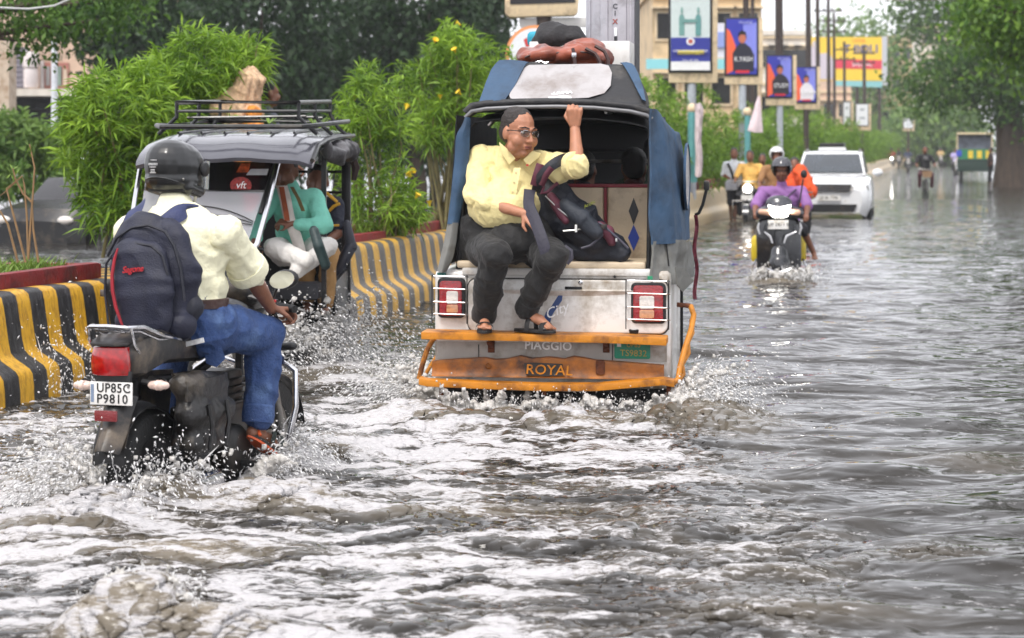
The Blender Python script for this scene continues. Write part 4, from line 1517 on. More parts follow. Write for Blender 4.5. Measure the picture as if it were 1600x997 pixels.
part('curtain_pane', MB().prism([hp(x, y) + Vector((0, -.034, .014)) for x, y in wn_], (0, -.004, .002)), VINYL, hump)
p = hp(877, 150) + Vector((0, -.042, .016))
nrm = Vector((0, .36, .246)).normalized()
text('pane_lettering', 'APRILIA', .036, WLET, hump, p, (1, 0, .06), nrm, .001, 0.0, -1.15, .001)
part('pane_sticker', MB().prism([hp(x, y) + Vector((0, -.040, .016)) for x, y in ((858, 158), (859, 156), (870, 155.5), (880, 154), (893, 155), (894, 158))], (0, -.002, .001)), WLET, hump)
# mirror on its stalk and the ribbon tied to it
mr = part('mirror_stalk', MB().tube([R_(1086, 336, .9), R_(1092, 333, .9), R_(1098, 320, .9), R_(1103, 300, .9), R_(1104, 292, .9)], .010, 8), BLACKPL, rk)
part('mirror_head', MB().box(R_(1104, 290, .9), (.035, .05, .06)), BLACKPL, mr, bevel=.01)
rib = [R_(1087 + 2 * math.sin(i), 336 + i * 11, .9) for i in range(13)]
sheet('ribbon', [[p + Vector((-.012, .01 * math.sin(i * 2), 0)), p, p + Vector((.012, -.01 * math.sin(i), 0))] for i, p in enumerate(rib)], mat('maroon_ribbon', (110, 40, 54), .6, var=.5, scale=60), rk, .004, .02, 1, 12)

# --- things on the roof
def leather_bag():
    t = thing('leather_bag', 'slumped brown leather duffel bag lying on the rickshaw roof', 'bag', R_)
    o = lambda x, y, yl=.50: R_(x, y, yl)
    LE = mat('brown_leather', (142, 72, 50), .38, var=.2, scale=9, bump=.25, bscale=40, dirt=(96, 44, 34), dirt_amt=.4, coat=.15)
    m = MB()
    Rr = Matrix.Rotation(math.radians(-4), 3, 'Y')
    m.ell(o(852, 86, .58), (.165, .17, .058), Rr); m.ell(o(900, 86, .58), (.19, .17, .065), Rr); m.ell(o(915, 76, .62), (.13, .14, .055), Rr)
    m.ell(o(826, 88, .58), (.065, .15, .050)); m.ell(o(942, 92, .58), (.060, .15, .055)); m.cap(o(830, 94, .52), o(945, 95, .52), .04)
    blob('bag_body', m, LE, t, .009, 4, [(.018, (7, 9, 14), True), (.006, (24, 24, 30), False)])
    DL = mat('dark_strap', (54, 28, 24), .5)
    for pts in ([(895, 76), (897, 84), (898, 94), (899, 103)], [(915, 76), (930, 84), (937, 96), (938, 104)], [(930, 72), (944, 80), (950, 92), (950, 104)]):
        part('strap', MB().tube([o(x, y, .42 - .01 * i) for i, (x, y) in enumerate(pts)], [.012] * len(pts), 6), DL, t)
    part('buckle', MB().box(o(897, 86, .40), (.03, .012, .03)), CHROME, t, bevel=.004)
    part('handle', MB().tube([o(x, y, .40) for x, y in ((834, 100), (838, 97), (846, 96), (852, 99), (858, 97))], .006, 6), CHROME, t)
    part('seam_piping', MB().tube([o(x, y, .43) for x, y in ((820, 90), (838, 82), (862, 84), (890, 80), (918, 82), (938, 92))], .006, 6), DL, t)
leather_bag()
m = MB().box((R_(870, 62, 1.22).x, 1.22, R_(870, 62, 1.22).z), (R_(912, 60, 1.22).x - R_(825, 60, 1.22).x, .26, .10))
tag(R_.place(part('teal_bag', m, mat('teal_cloth', (36, 152, 178), .6, bump=.3), None, bevel=.04, seg=3)), 'teal blue bag mostly hidden under the black cloth bundle on the roof', 'bag')
m = MB()
o = lambda x, y, yl=.92: R_(x, y, yl)
m.ell(o(872, 62), (.15, .17, .09)); m.ell(o(862, 56), (.11, .15, .08)); m.ell(o(893, 60), (.10, .15, .07)); m.cap(o(845, 66, .9), o(905, 68, .9), .06)
bb = link('cloth_bundle', blob_mesh('cloth_bundle', m, .010, 3, [(.02, (8, 8, 9), True)]), mat('black_cloth', (30, 28, 30), .7, var=.3, bump=.4))
tag(R_.place(bb), 'black cloth bundle lying on top of the roof luggage behind the brown bag', 'bag')
a, b = R_(831, 69, .92), R_(984, 104, .80)
cb = part('white_box', MB().box(((a.x + b.x) / 2, .98, (a.z + b.z) / 2 - .0), (b.x - a.x, .36, a.z - b.z + .02)), mat('white_carton', (228, 226, 222), .6, var=.06, dirt=(180, 172, 160), dirt_amt=.3), None, bevel=.006)
tag(R_.place(cb), 'white box on the rickshaw roof right behind the brown bag', 'box')
t = thing('tall_case', 'tall pale grey case standing upright on the rickshaw roof', 'case', R_)
CASE = mat('grey_case', (176, 172, 178), .45, var=.08, scale=6, bump=.08, dirt=(134, 130, 134), dirt_amt=.25)
CASD = mat('dark_case_side', (84, 84, 88), .5, var=.2, bump=.2)
a, b = R_(915, -70, 1.45), R_(991, 122, 1.45)
part('case_shell', MB().box(((a.x + b.x) / 2, 1.62, (a.z + b.z) / 2), (b.x - a.x, .34, a.z - b.z)), CASE, t, bevel=.02, seg=3)
for px, w in ((921, 4), (944, 12), (968, 22), (986, 3)):
    p = R_(px, 30, 1.45)
    part('shell_rib', MB().span((p.x - w / 480, 1.436, b.z + .04), (p.x + w / 480, 1.452, a.z - .03)), CASE, t, bevel=.006)
for i in range(5):
    y = 1.49 + i * .065
    part('side_rib', MB().span((b.x - .002, y - .02, b.z + .02), (b.x + .012, y + .02, a.z - .02)), CASD, t, bevel=.005)
p = R_(962, 50, 1.43)
part('latch', MB().box((p.x, 1.432, p.z), (.018, .012, .055)), WLET, t, bevel=.003)
part('latch_groove', MB().span((p.x - .012, 1.436, p.z - .12), (p.x + .012, 1.4385, p.z - .03)), CASD, t)
for ch, y, mt in (('C', 10, CASD), ('I', 21, CASD), ('X', 34, mat('red_brown_letter', (150, 70, 60), .5))):
    p = R_(961, y, 1.43)
    text('case_lettering', ch, .045, mt, t, (p.x, 1.434, p.z), (1, 0, 0), (0, 0, 1), .002, 0, 1.0, .001)

# --- people inside and clinging to the side
GR_SH = mat('dark_green_cloth', (44, 58, 44), .8, var=.3, bump=.3)
def seated(label, x, y, z, dark, shirt):
    J = dict(head=(x, y, z), look=(0, 1, 0), face=(0, 1, 0), neck=(x, y - .02, z - .13), shR=(x - (-.19), y - .03, z - .22), shL=(x - .19, y - .03, z - .22), pelvis=(x, y - .02, z - .70),
             elR=(x + .24, y + .05, z - .48), wrR=(x + .15, y + .28, z - .55), elL=(x - .24, y + .05, z - .48), wrL=(x - .15, y + .28, z - .55),
             hipR=(x + .10, y, z - .70), hipL=(x - .10, y, z - .70), knR=(x + .12, y + .42, z - .68), knL=(x - .12, y + .42, z - .68), anR=(x + .12, y + .45, z - 1.1), anL=(x - .12, y + .45, z - 1.1))
    person(label, J, SKIN_FAR, shirt, .5, mat('dark_trousers', (34, 34, 38), .8), 1.9, HAIR, voxel=.02, frame=R_)
seated('dark haired passenger seen from behind above the right seat back of the white rickshaw', R_(991, 262, .9).x, .9, R_(991, 262, .9).z, HAIR, mat('dark_red_shirt', (70, 30, 26), .8))
seated('passenger seen from behind inside the white rickshaw beside the raised forearm', R_(912, 266, 1.0).x, 1.0, R_(912, 266, 1.0).z, HAIR, mat('dark_grey_shirt', (40, 40, 44), .8))
x0 = .50
J = dict(head=(x0 + .0, 1.45, 1.50), look=(.3, 1, 0), face=(.3, 1, 0), neck=(x0 - .02, 1.42, 1.36), shR=(x0 + .08, 1.32, 1.27), shL=(x0 - .24, 1.5, 1.27), pelvis=(x0 - .12, 1.38, .78),
         elR=(x0 + .13, 1.25, 1.0), wrR=(x0 + .10, 1.5, .92), elL=(x0 - .28, 1.7, 1.0), wrL=(x0 - .2, 1.9, .95), hipR=(x0 - .02, 1.36, .78), hipL=(x0 - .2, 1.42, .78),
         knR=(x0 + .08, 1.05, .68), knL=(x0 - .1, 1.85, .7), anR=(x0 + .04, 1.0, .28), anL=(x0 - .1, 1.9, .3), toeR=(x0 + .10, .92, .24), toeL=(x0 - .1, 2.0, .25))
person('passenger in dark green and blue jeans at the right side of the white rickshaw', J, SKIN_D, GR_SH, 1.6, mat('blue_jeans', (52, 62, 92), .8, bump=.3), 1.85, HAIR, voxel=.016, frame=R_)
# ================================================================ THE MAN ON THE TAILGATE
def sitter():
    L = lambda x, y, yl: R_(x, y, yl)
    t = thing('person', 'man in glasses and pale yellow shirt sitting on the tailgate of the white rickshaw', 'person', R_)
    look = Vector((1.0, -1, -.16)); hup = Vector((.16, -.10, 1))
    hc = L(811, 206, -.06)
    neck = L(795, 250, .02)
    shR, shL = L(750, 248, .06), L(858, 260, .04)
    pv = L(792, 392, .12)
    elR, wrR = L(744, 312, -.10), L(820, 334, -.24)
    elL, wrL = L(902, 258, -.20), L(898, 196, -.08)
    J = dict(shR=shR, shL=shL, pelvis=pv, neck=neck, face=(.12, -1, 0))
    hpR, hpL = L(752, 385, .10), L(838, 388, .10)
    knR, knL = L(772, 398, -.34), L(862, 402, -.30)
    anR, anL = L(757, 497, -.14), L(822, 484, -.13)
    toeR, toeL = L(757, 511, -.26), L(858, 511, -.20)
    m = MB()
    add_torso(m, J, -.025, 1.15, .95)
    ax = add_head(m, hc, look, hup, 1.13, jaw=1.18)
    h = lambda a, b, d: hd(hc, ax, a * 1.13, b * 1.13, d * 1.13)
    m.cap(neck, h(0, -.01, -.07), .068, .062)
    m.ell(h(0, .02, -.105), (.062, .05, .035))                # double chin
    add_arm(m, shR, elR, wrR, 1.12); add_arm(m, shL, elL, wrL, 1.12)
    # right hand rests on the lap under the bag strap, left fist closed over the rim
    add_hand(m, wrR, (L(836, 346, -.26) - L(820, 332, -.22)), (.2, .6, -1), .45, -1, 1.05)
    add_hand(m, L(898, 197, -.10), (0.0, -.20, 1), (0, 1, .15), 0.92, 1, 1.12, 1.12)
    add_leg(m, hpR, knR, anR, .9); add_leg(m, hpL, knL, anL, .9)
    add_foot(m, anR + Vector((0, 0, -.005)), toeR, 1.0); add_foot(m, anL, toeL, 1.0)
    blob('body', m, SKIN, t, .0055, 2)
    # eyes, brows, lips tone, hair
    EYE = mat('eye_white', (214, 206, 196), .25); PUP = mat('pupil', (22, 14, 12), .15)
    for q in (-1, 1):
        e = part('eye', MB().ell(h(.032 * q, .079, .002), (.0125, .0125, .0095), None, 10, 8), EYE, t)
        part('pupil', MB().ell(h(.032 * q + .002, .089, .002), .0055, None, 8, 6), PUP, e)
        part('eyebrow', MB().chain([h(.014 * q, .101, .026), h(.034 * q, .094, .032), h(.056 * q, .074, .026)], [.004, .005, .003], 6), HAIR, t)
    part('lips', MB().cap(h(-.019, .0945, -.069), h(.019, .0945, -.069), .0052, .0052, 8).cap(h(-.015, .094, -.079), h(.015, .094, -.079), .0058, .0058, 8), mat('lips', (122, 66, 56), .4), t)
    m = MB()
    R = Matrix((ax[0], ax[1], ax[2])).transposed()
    m.ell(h(0, -.027, .050), (.0915, .107, .093), R); m.ell(h(0, -.058, .0), (.088, .072, .086), R)
    blob('hair', m, mat('greying_hair', (54, 47, 44), .5, var=.5, scale=70, bump=.8, bscale=160), t, .006, 2, [(.005, (45, 45, 45), False)])
    # glasses
    gl = part('glasses', MB().tube([h(-.060, .088, .012), h(-.034, .108, .014), h(-.010, .112, .010), h(.010, .112, .010), h(.034, .108, .014), h(.060, .088, .012)], .0026, 6), BLACKPL, t)
    for q in (-1, 1):
        part('temple', MB().tube([h(.062 * q, .086, .011), h(.080 * q, .03, .008), h(.083 * q, -.02, .004)], .0030, 6), BLACKPL, gl)
        pts = [h((.034 + .025 * math.cos(a)) * q, .104 - .012 * (.5 + .5 * math.cos(a)), .000 + .017 * math.sin(a)) for a in np.linspace(0, 2 * PI, 16, endpoint=False)]
        part('lens', MB().prism(pts, ax[1] * .002), glass_mat('spectacle_glass', (70, 62, 58), .30), gl)
        part('lens_rim', MB().tube(pts, .0016, 5, closed=True), CHROME, gl)
    # shirt
    YS = mat('pale_yellow_shirt', (229, 213, 152), .75, var=.07, scale=12, bump=.30, bscale=60, sheen=.15)
    m = MB()
    side, fr, up = add_torso(m, J, .022, 1.40, 1.02)
    m.ell(L(788, 322, -.02), (.215, .18, .17))
    m.cap(shR, shR.lerp(elR, .3), .085, .07); m.cap(shL, shL.lerp(elL, .4), .088, .07)
    m.cap(neck + up * -.03, neck + up * .005, .088, .080)
    sh = blob('shirt', m, YS, t, .0085, 10, [(.010, (2.5, 6, 11), True), (.008, (5, 12, 20), True), (.003, (14, 26, 40), True)], None, [(L(790, 354, -.1), Vector((.05, 0, -1)))])
    m = MB()
    m.cap(shR + Vector((.01, .0, .0)), shR.lerp(elR, .95), .084, .077); m.cap(elR.lerp(shR, .1), elR.lerp(wrR, .24), .079, .070)
    blob('sleeve', m, YS, sh, .0085, 6, [(.010, (5, 7, 13), True), (.006, (9, 14, 24), True), (.003, (20, 30, 44), True)])
    m = MB()
    m.cap(shL, shL.lerp(elL, .80), .086, .078); m.cap(shL.lerp(elL, .74), shL.lerp(elL, .97), .083, .076); m.ell(L(872, 268, -.10), (.065, .09, .078))
    blob('sleeve', m, YS, sh, .0085, 6, [(.010, (5, 7, 13), True), (.006, (9, 14, 24), True), (.003, (20, 30, 44), True)])
    # collar, placket, buttons, pocket mark
    for pts in ([(780, 222), (783, 238), (796, 258), (806, 248), (792, 232)], [(832, 236), (846, 240), (842, 247), (826, 260), (818, 250)]):
        n = len(pts)
        p3 = [L(x, y, -.105 + .05 * (abs(x - 808) / 40)) for x, y in pts]
        part('collar', MB().prism(p3, (0, -.012, .002)), YS, t, bevel=.004)
    part('placket', MB().grid([[L(803 - i * 2.2, 262 + i * 13, -.125 - .035 * math.sin(i / 5 * 2)), L(814 - i * 2.2, 262 + i * 13, -.125 - .035 * math.sin(i / 5 * 2))] for i in range(6)], (0, -.006, 0)), YS, sh)
    for i in range(5):
        p = L(806 - i * 2.6, 270 + i * 15, -.140 - .035 * math.sin(i / 5 * 2))
        part('button', MB().lathe(p, (0, -1, 0), [(.006, 0), (.006, .004), (0, .005)], 8), mat('shirt_button', (206, 190, 140), .4), sh)
    for (s, e, rr) in ((elR.lerp(wrR, .18), elR.lerp(wrR, .27), .060), (shL.lerp(elL, .90), shL.lerp(elL, 1.0), .072)):
        d = (e - s).normalized()
        part('sleeve_cuff', MB().lathe(s, d, [(rr * .9, -.03), (rr * 1.12, -.025), (rr * 1.16, .0), (rr * 1.12, (e - s).length), (rr * .9, (e - s).length + .004)], 18), YS, t)
    p = L(824, 258, -.13)
    part('pocket_logo', MB().box(p, (.014, .004, .012)), mat('red_logo', (180, 50, 40), .5), sh)
    # trousers
    TR = mat('charcoal_trousers', (19, 18, 18), .72, var=.14, scale=10, bump=.30, bscale=70, sheen=.1)
    m = MB()
    m.cap(L(745, 378, .10), L(850, 382, .10), .135, .13); m.cap(L(752, 362, .06), L(838, 364, .06), .145); m.ell(L(800, 378, -.06), (.20, .16, .13))
    m.cap(hpR, knR, .125, .098); m.cap(hpL, knL, .120, .096)
    m.cap(knR, knR.lerp(anR, .5), .094, .085); m.cap(knR.lerp(anR, .5), anR + Vector((0, 0, .035)), .085, .074)
    m.cap(knL, knL.lerp(anL, .5), .092, .080); m.cap(knL.lerp(anL, .5), anL.lerp(knL, .06), .080, .070)
    tr = blob('trousers', m, TR, t, .009, 8, [(.013, (3.5, 6, 10), True), (.009, (8, 9, 18), True), (.003, (22, 26, 40), True)])
    for s, d, rr in ((anR + Vector((0, 0, .04)), (knR - anR), .068), (anL.lerp(knL, .10), (knL - anL), .066)):
        d = d.normalized()
        part('trouser_hem', MB().lathe(s, d, [(rr * .86, -.046), (rr * 1.06, -.05), (rr * 1.12, -.02), (rr * 1.06, .02), (rr * .9, .03)], 18), TR, t)
    # sandals: sole and two straps each
    SA = mat('black_sandal', (30, 28, 28), .55, var=.2, bump=.3)
    for an, toe in ((anR, toeR), (anL, toeL)):
        d = (toe - an); d.z = 0; d.normalize(); s_ = d.cross(Vector((0, 0, 1)))
        z = toe.z - .036
        a = Vector((an.x, an.y, z)) - d * .085; b = Vector((toe.x, toe.y, z)) + d * .045
        pts = []
        Ls = (b - a).length
        for i in range(20):
            q = 2 * PI * i / 20
            pts.append((a + b) / 2 + d * math.cos(q) * Ls / 2 + s_ * math.sin(q) * (.045 + .008 * math.cos(q)))
        so = part('sandal', MB().prism(pts, (0, 0, .018)), SA, t, bevel=.004)
        for k, hh in ((.42, .072), (.76, .05)):
            c = a.lerp(b, k)
            rows = []
            for i in range(9):
                q = PI * i / 8
                o_ = s_ * math.cos(q) * .052 + Vector((0, 0, .012 + hh * math.sin(q) ** .8))
                rows.append([c + o_ - d * .016, c + o_ + d * .016])
            part('strap', MB().grid(rows, (0, 0, .005)), SA, so)
    part('watch_thread', MB().lathe(wrL.lerp(elL, .06), (wrL - elL).normalized(), [(.030, -.003), (.033, 0), (.030, .003)], 14), mat('dark_thread', (60, 30, 26), .7), t)
sitter()


def big_backpack():
    t = thing('backpack', 'navy and maroon backpack lying on the tailgate seat against the seated man', 'backpack', R_)
    L = lambda x, y, yl: R_(x, y, yl)
    NV = mat('navy_nylon', (27, 30, 40), .6, var=.16, scale=14, bump=.3, bscale=120)
    GR = mat('slate_nylon', (46, 51, 60), .6, var=.12, scale=14, bump=.3, bscale=120)
    MR = mat('maroon_nylon', (92, 40, 56), .6, var=.15, scale=14, bump=.3, bscale=120)
    LT = mat('silver_zip', (190, 190, 188), .35, metal=.6)
    m = MB()
    m.chain([L(862, 300, .05), L(890, 338, .04), L(930, 372, .06), L(958, 385, .08)], [.10, .135, .115, .085])
    m.chain([L(850, 290, .10), L(868, 345, .10), L(920, 392, .12), L(965, 392, .12)], [.085, .13, .10, .075])
    m.ell(L(845, 318, .08), (.075, .12, .13)); m.cap(L(880, 390, .05), L(970, 398, .05), .055); m.ell(L(905, 340, -.02), (.12, .09, .10))
    body = blob('pack_body', m, NV, t, .010, 4, [(.014, (7, 7, 9), True), (.005, (22, 22, 26), False)])
    m = MB()
    m.chain([L(886, 322, -.075), L(908, 340, -.085), L(930, 362, -.075)], [.050, .062, .045])
    blob('front_pocket', m, GR, t, .009, 4, [(.008, (10, 10, 12), True)])
    m = MB(); m.chain([L(862, 308, -.055), L(870, 322, -.07), L(884, 345, -.085)], [.032, .040, .022])
    blob('side_panel', m, MR, t, .009, 4, [(.008, (10, 10, 12), True)])
    m = MB(); m.chain([L(938, 352, -.05), L(950, 362, -.035), L(956, 378, -.03)], [.03, .045, .03])
    blob('side_panel', m, MR, t, .009, 4, [(.008, (10, 10, 12), True)])
    # shoulder straps: one over the man's arm, one hanging over his knee
    def strap(pts, w, mt, nm='shoulder_strap'):
        rows = []
        for i, (x, y, yl) in enumerate(pts):
            p = L(x, y, yl); q = L(pts[min(i + 1, len(pts) - 1)][0], pts[min(i + 1, len(pts) - 1)][1], yl) if i + 1 < len(pts) else None
            if q is not None:
                d = (q - p).normalized()
            n = Vector((d.z, 0, -d.x))
            rows.append([p - n * w / 2, p + Vector((0, -.008, 0)), p + n * w / 2])
        return sheet(nm, rows, mt, t, .014, .006, 2, 5, (0, 1, 0))
    strap([(828, 296, -.15), (826, 320, -.24), (836, 345, -.30), (846, 372, -.36), (853, 395, -.38), (858, 410, -.37)], .068, mat('indigo_strap', (40, 38, 52), .65, bump=.3))
    strap([(838, 300, -.12), (842, 282, -.20), (858, 262, -.24), (876, 250, -.20), (890, 244, -.08), (896, 248, .08)], .06, NV)
    strap([(834, 290, -.17), (838, 275, -.20), (844, 256, -.20)], .045, MR); strap([(846, 290, -.19), (853, 274, -.24), (862, 262, -.26)], .035, MR)
    part('haul_loop', MB().tube([L(x, y, -.16) for x, y in ((850, 292), (846, 302), (856, 300), (866, 290), (872, 286))], .011, 6), MR, t)
    part('zip', MB().tube([L(x, y, -.105) for x, y in ((852, 306), (872, 326), (892, 342), (904, 350))], .004, 6), LT, t)
    part('zip', MB().tube([L(x, y, -.10) for x, y in ((880, 361), (895, 360), (912, 357))], .005, 6), LT, t)
    part('zip_pull', MB().box(L(900, 357, -.115), (.014, .01, .045)), mat('white_pull', (225, 225, 222), .4), t, bevel=.003)
    part('zip_pull', MB().box(L(963, 375, -.07), (.012, .01, .02)), LT, t, bevel=.003)
    for pts in ([(936, 348), (948, 357), (965, 372), (982, 388)], [(908, 388), (922, 384), (934, 374), (942, 366)]):
        part('compression_strap', MB().tube([L(x, y, -.075 + .03 * (x > 960)) for x, y in pts], .008, 6), mat('grey_strap', (74, 72, 84), .6), t)
    part('buckle', MB().box(L(944, 354, -.085), (.034, .016, .03)), BLACKPL, t, bevel=.005)
    p = L(921, 319, -.10)
    text('pack_lettering', 'Arctic', .03, mat('lime_lettering', (160, 168, 50), .5), t, p, (1, 0, .55), (-.2, 0, 1), .0008, .2)
    part('hip_belt', MB().tube([L(x, y, -.10) for x, y in ((882, 385), (892, 392), (893, 404), (886, 412))], .014, 6), mat('grey_strap', (74, 72, 84), .6), t)
big_backpack()
# ================================================================ THE MOTORCYCLE AND ITS RIDER
K = Frame(229, 9.0, 17.5)
mc = thing('motorcycle', 'black motorcycle with chrome rear rack and white number plate ploughing through the water', 'motorcycle', K)
TAILP = mat('dusty_black_panel', (30, 28, 28), .42, var=.25, scale=9, dirt=(104, 92, 78), dirt_amt=.35, bump=.1)
wheel(mc, (0, 0, .10), .30, .11, RUBBER, BLACKPL)
wheel(mc, (0, 1.27, .10), .30, .10, RUBBER, STEEL)
T = lambda x, y, yl=-.30: K(x, y, yl)
# tail cowl, lamp, plate holder, mudguard
rows = []
for yl, hw, zt, zb_ in ((-.33, .075, .70, .60), (-.30, .098, .735, .575), (-.20, .115, .76, .56), (0, .12, .755, .60), (.25, .115, .715, .585), (.42, .10, .67, .57)):
    rows.append([(x * hw, yl, z) for x, z in ((0, zt), (.6, zt - .005), (.92, zt - .03), (1, (zt + zb_) / 2), (.9, zb_ + .02), (.5, zb_), (0, zb_), (-.5, zb_), (-.9, zb_ + .02), (-1, (zt + zb_) / 2), (-.92, zt - .03), (-.6, zt - .005), (0, zt))])
m = MB().grid(rows); m.add(rows[0], [tuple(range(12))])
part('tail_cowl', m, TAILP, mc)
c = T(178, 563)
TL = mat('lit_tail_lamp', (150, 4, 8), .12, var=.35, scale=50, emit=.04, coat=.9)
rows = []
for i in range(5):
    v = i / 4
    w = .078 + .010 * math.sin(v * 2.4)
    rows.append([(c.x + w * s, -.335 - .035 * (1 - s * s) - .008 * math.sin(v * PI), c.z + .062 - .122 * v) for s in np.linspace(-1, 1, 9)])
lamp = part('tail_lamp', MB().grid(rows, (0, .03, 0)), TL, mc, bevel=.006)
part('lamp_hood', MB().grid([[(c.x + .088 * s, -.345 - .038 * (1 - s * s), c.z + .066) for s in np.linspace(-1, 1, 9)], [(c.x + .095 * s, -.25, c.z + .095) for s in np.linspace(-1, 1, 9)]], (0, 0, .012)), TAILP, mc, bevel=.003)
pc = T(174, 615, -.345)
part('plate_bracket', MB().box((pc.x, -.32, pc.z + .02), (.16, .025, .15)), BLACKPL, mc, bevel=.006)
PLW = mat('white_plate', (228, 226, 222), .4, var=.05, dirt=(168, 156, 138), dirt_amt=.35)
pls = part('number_plate', MB().box((pc.x, -.345, pc.z), (.200, .006, .098)), PLW, mc, bevel=.004)
PLK = mat('plate_black', (24, 24, 24), .5)
text('plate_lettering', 'UP85C', .055, PLK, pls, (pc.x + .012, -.3495, pc.z + .022), (1, 0, 0), (0, 0, 1), .0008, 0, .95, .0006, 1.08)
text('plate_lettering', 'P9810', .055, PLK, pls, (pc.x + .006, -.3495, pc.z - .024), (1, 0, 0), (0, 0, 1), .0008, 0, .98, .0006, 1.12)
part('plate_strip', MB().box((pc.x - .088, -.349, pc.z), (.014, .002, .075)), mat('plate_strip', (120, 136, 160), .5), pls)
part('plate_bolt', MB().lathe((pc.x + .082, -.348, pc.z + .03), (0, -1, 0), [(.006, 0), (.005, .004), (0, .004)], 8), STEEL, pls)
# mudguard below the plate with its reflector
rows = []
for (yl, z, hw) in ((-.30, .50, .075), (-.345, .43, .070), (-.375, .36, .066), (-.42, .30, .062), (-.435, .275, .060)):
    rows.append([(pc.x * .9 + hw * s, yl + .05 * s * s, z - .02 * s * s) for s in np.linspace(-1, 1, 7)])
part('rear_mudguard', MB().grid(rows, (0, .012, .004)), TAILP, mc, bevel=.003)
rc = T(166, 650, -.39)
part('reflector', MB().box((rc.x, -.392, rc.z), (.105, .014, .046)), mat('dark_red_reflector', (120, 22, 28), .2, coat=.6, bump=.4, bscale=140), mc, bevel=.005)
rows = []
for a in np.linspace(math.radians(20), math.radians(200), 12):
    rows.append([(.075 * s, -.355 * math.cos(a - math.radians(20)) * .98, .10 + .35 * math.sin(a) - .02 * s * s) for s in (-1, -.5, 0, .5, 1)])
part('inner_fender', MB().grid(rows, (0, 0, -.008)), BLACKPL, mc)
IND = mat('pale_indicator', (216, 190, 176), .18, var=.2, scale=50, coat=.8, bump=.3, bscale=120)
for px, s in ((130, -1), (249, 1)):
    p = T(px, 602, -.30)
    q = Vector((p.x - s * .095, -.27, p.z + .01))
    ind = part('indicator', MB().chain([p - Vector((s * .03, 0, 0)), p, p + Vector((s * .026, 0, 0))], [.022, .029, .020], 12, ((0, 0, 1), .85)), IND, mc)
    part('indicator_stem', MB().tube([q, p - Vector((s * .03, -.02, -.002))], .012, 8), BLACKPL, ind)
    part('indicator_back', MB().lathe(p + Vector((0, .012, 0)), (0, 1, 0), [(.03, 0), (.028, .014), (.016, .022), (0, .022)], 12), BLACKPL, ind)
# grab rail / rack
def rk3(x, y, z): return Vector((x, y, z))
zr_ = T(200, 512, -.33).z
for dz, ins in ((0, 0), (-.018, .018)):
    pts = [rk3(.105, .12, .70), rk3(.125 - ins, -.10, zr_ - .05 + dz), rk3(.120 - ins, -.26, zr_ - .002 + dz), rk3(.085 - ins, -.345 + ins, zr_ + dz), rk3(0, -.36 + ins, zr_ + dz + .004), rk3(-.085 + ins, -.345 + ins, zr_ + dz), rk3(-.120 + ins, -.26, zr_ - .002 + dz), rk3(-.125 + ins, -.10, zr_ - .05 + dz), rk3(-.105, .12, .70)]
    part('grab_rail', MB().tube(pts, .0105 if dz == 0 else .0075, 8), CHROME, mc)
for x in (-.06, 0, .06):
    part('rack_bar', MB().tube([(x, -.34, zr_ - .006), (x, -.16, zr_ - .03)], .006, 6), CHROME, mc)
for x in (-.10, .10):
    part('rack_stay', MB().tube([(x, -.335, zr_), (x * 1.05, -.31, zr_ - .07), (x * .98, -.25, zr_ - .12)], .007, 6), CHROME, mc)
# seat, tank, side covers
m = MB()
m.chain([(0, -.16, .70), (0, .12, .685), (0, .42, .64), (0, .62, .655)], [.10, .118, .112, .085], 14, ((0, 0, 1), .62))
blob('seat', m, mat('black_seat', (28, 27, 28), .55, var=.25, bump=.4, bscale=60, dirt=(84, 76, 66), dirt_amt=.25), mc, .012, 4, [(.008, (6, 12, 6), True)])
m = MB()
m.chain([(0, .62, .66), (0, .80, .715), (0, .98, .70)], [.105, .145, .11], 16, ((0, 0, 1), .80))
blob('fuel_tank', m, BLACK, mc, .012, 5)
for s in (-1, 1):
    part('side_cover', MB().prism([(s * .115, .0, .56), (s * .12, .5, .52), (s * .12, .45, .30), (s * .12, .12, .36)], (s * .02, 0, 0)), TAILP, mc, bevel=.008)
    part('shock_absorber', MB().tube([(s * .13, .02, .13), (s * .125, .14, .50)], .028, 10).tube([(s * .13, .05, .22), (s * .127, .12, .44)], .038, 10), BLACKPL, mc)
    part('fork', MB().tube([(s * .085, 1.27, .10), (s * .085, 1.02, .76)], .024, 10), STEEL, mc)
part('engine', MB().box((0, .62, .22), (.24, .34, .26)).box((0, .70, .40), (.18, .20, .20)).lathe((.05, .56, .14), (1, 0, 0), [(0, 0), (.13, 0), (.13, .12), (.10, .15), (0, .15)]), ENGINE, mc, bevel=.015)
for i in range(5):
    part('cooling_fin', MB().box((0, .70, .32 + .035 * i), (.24, .25, .010)), ENGINE, mc)
part('frame_tube', MB().tube([(0, .05, .52), (0, .45, .50), (0, .95, .62), (0, .95, .30), (0, .55, .06)], .022, 8), BLACKPL, mc)
part('swing_arm', MB().tube([(.09, 0, .10), (.09, .50, .16)], .022, 8).tube([(-.09, 0, .10), (-.09, .50, .16)], .022, 8), BLACKPL, mc)
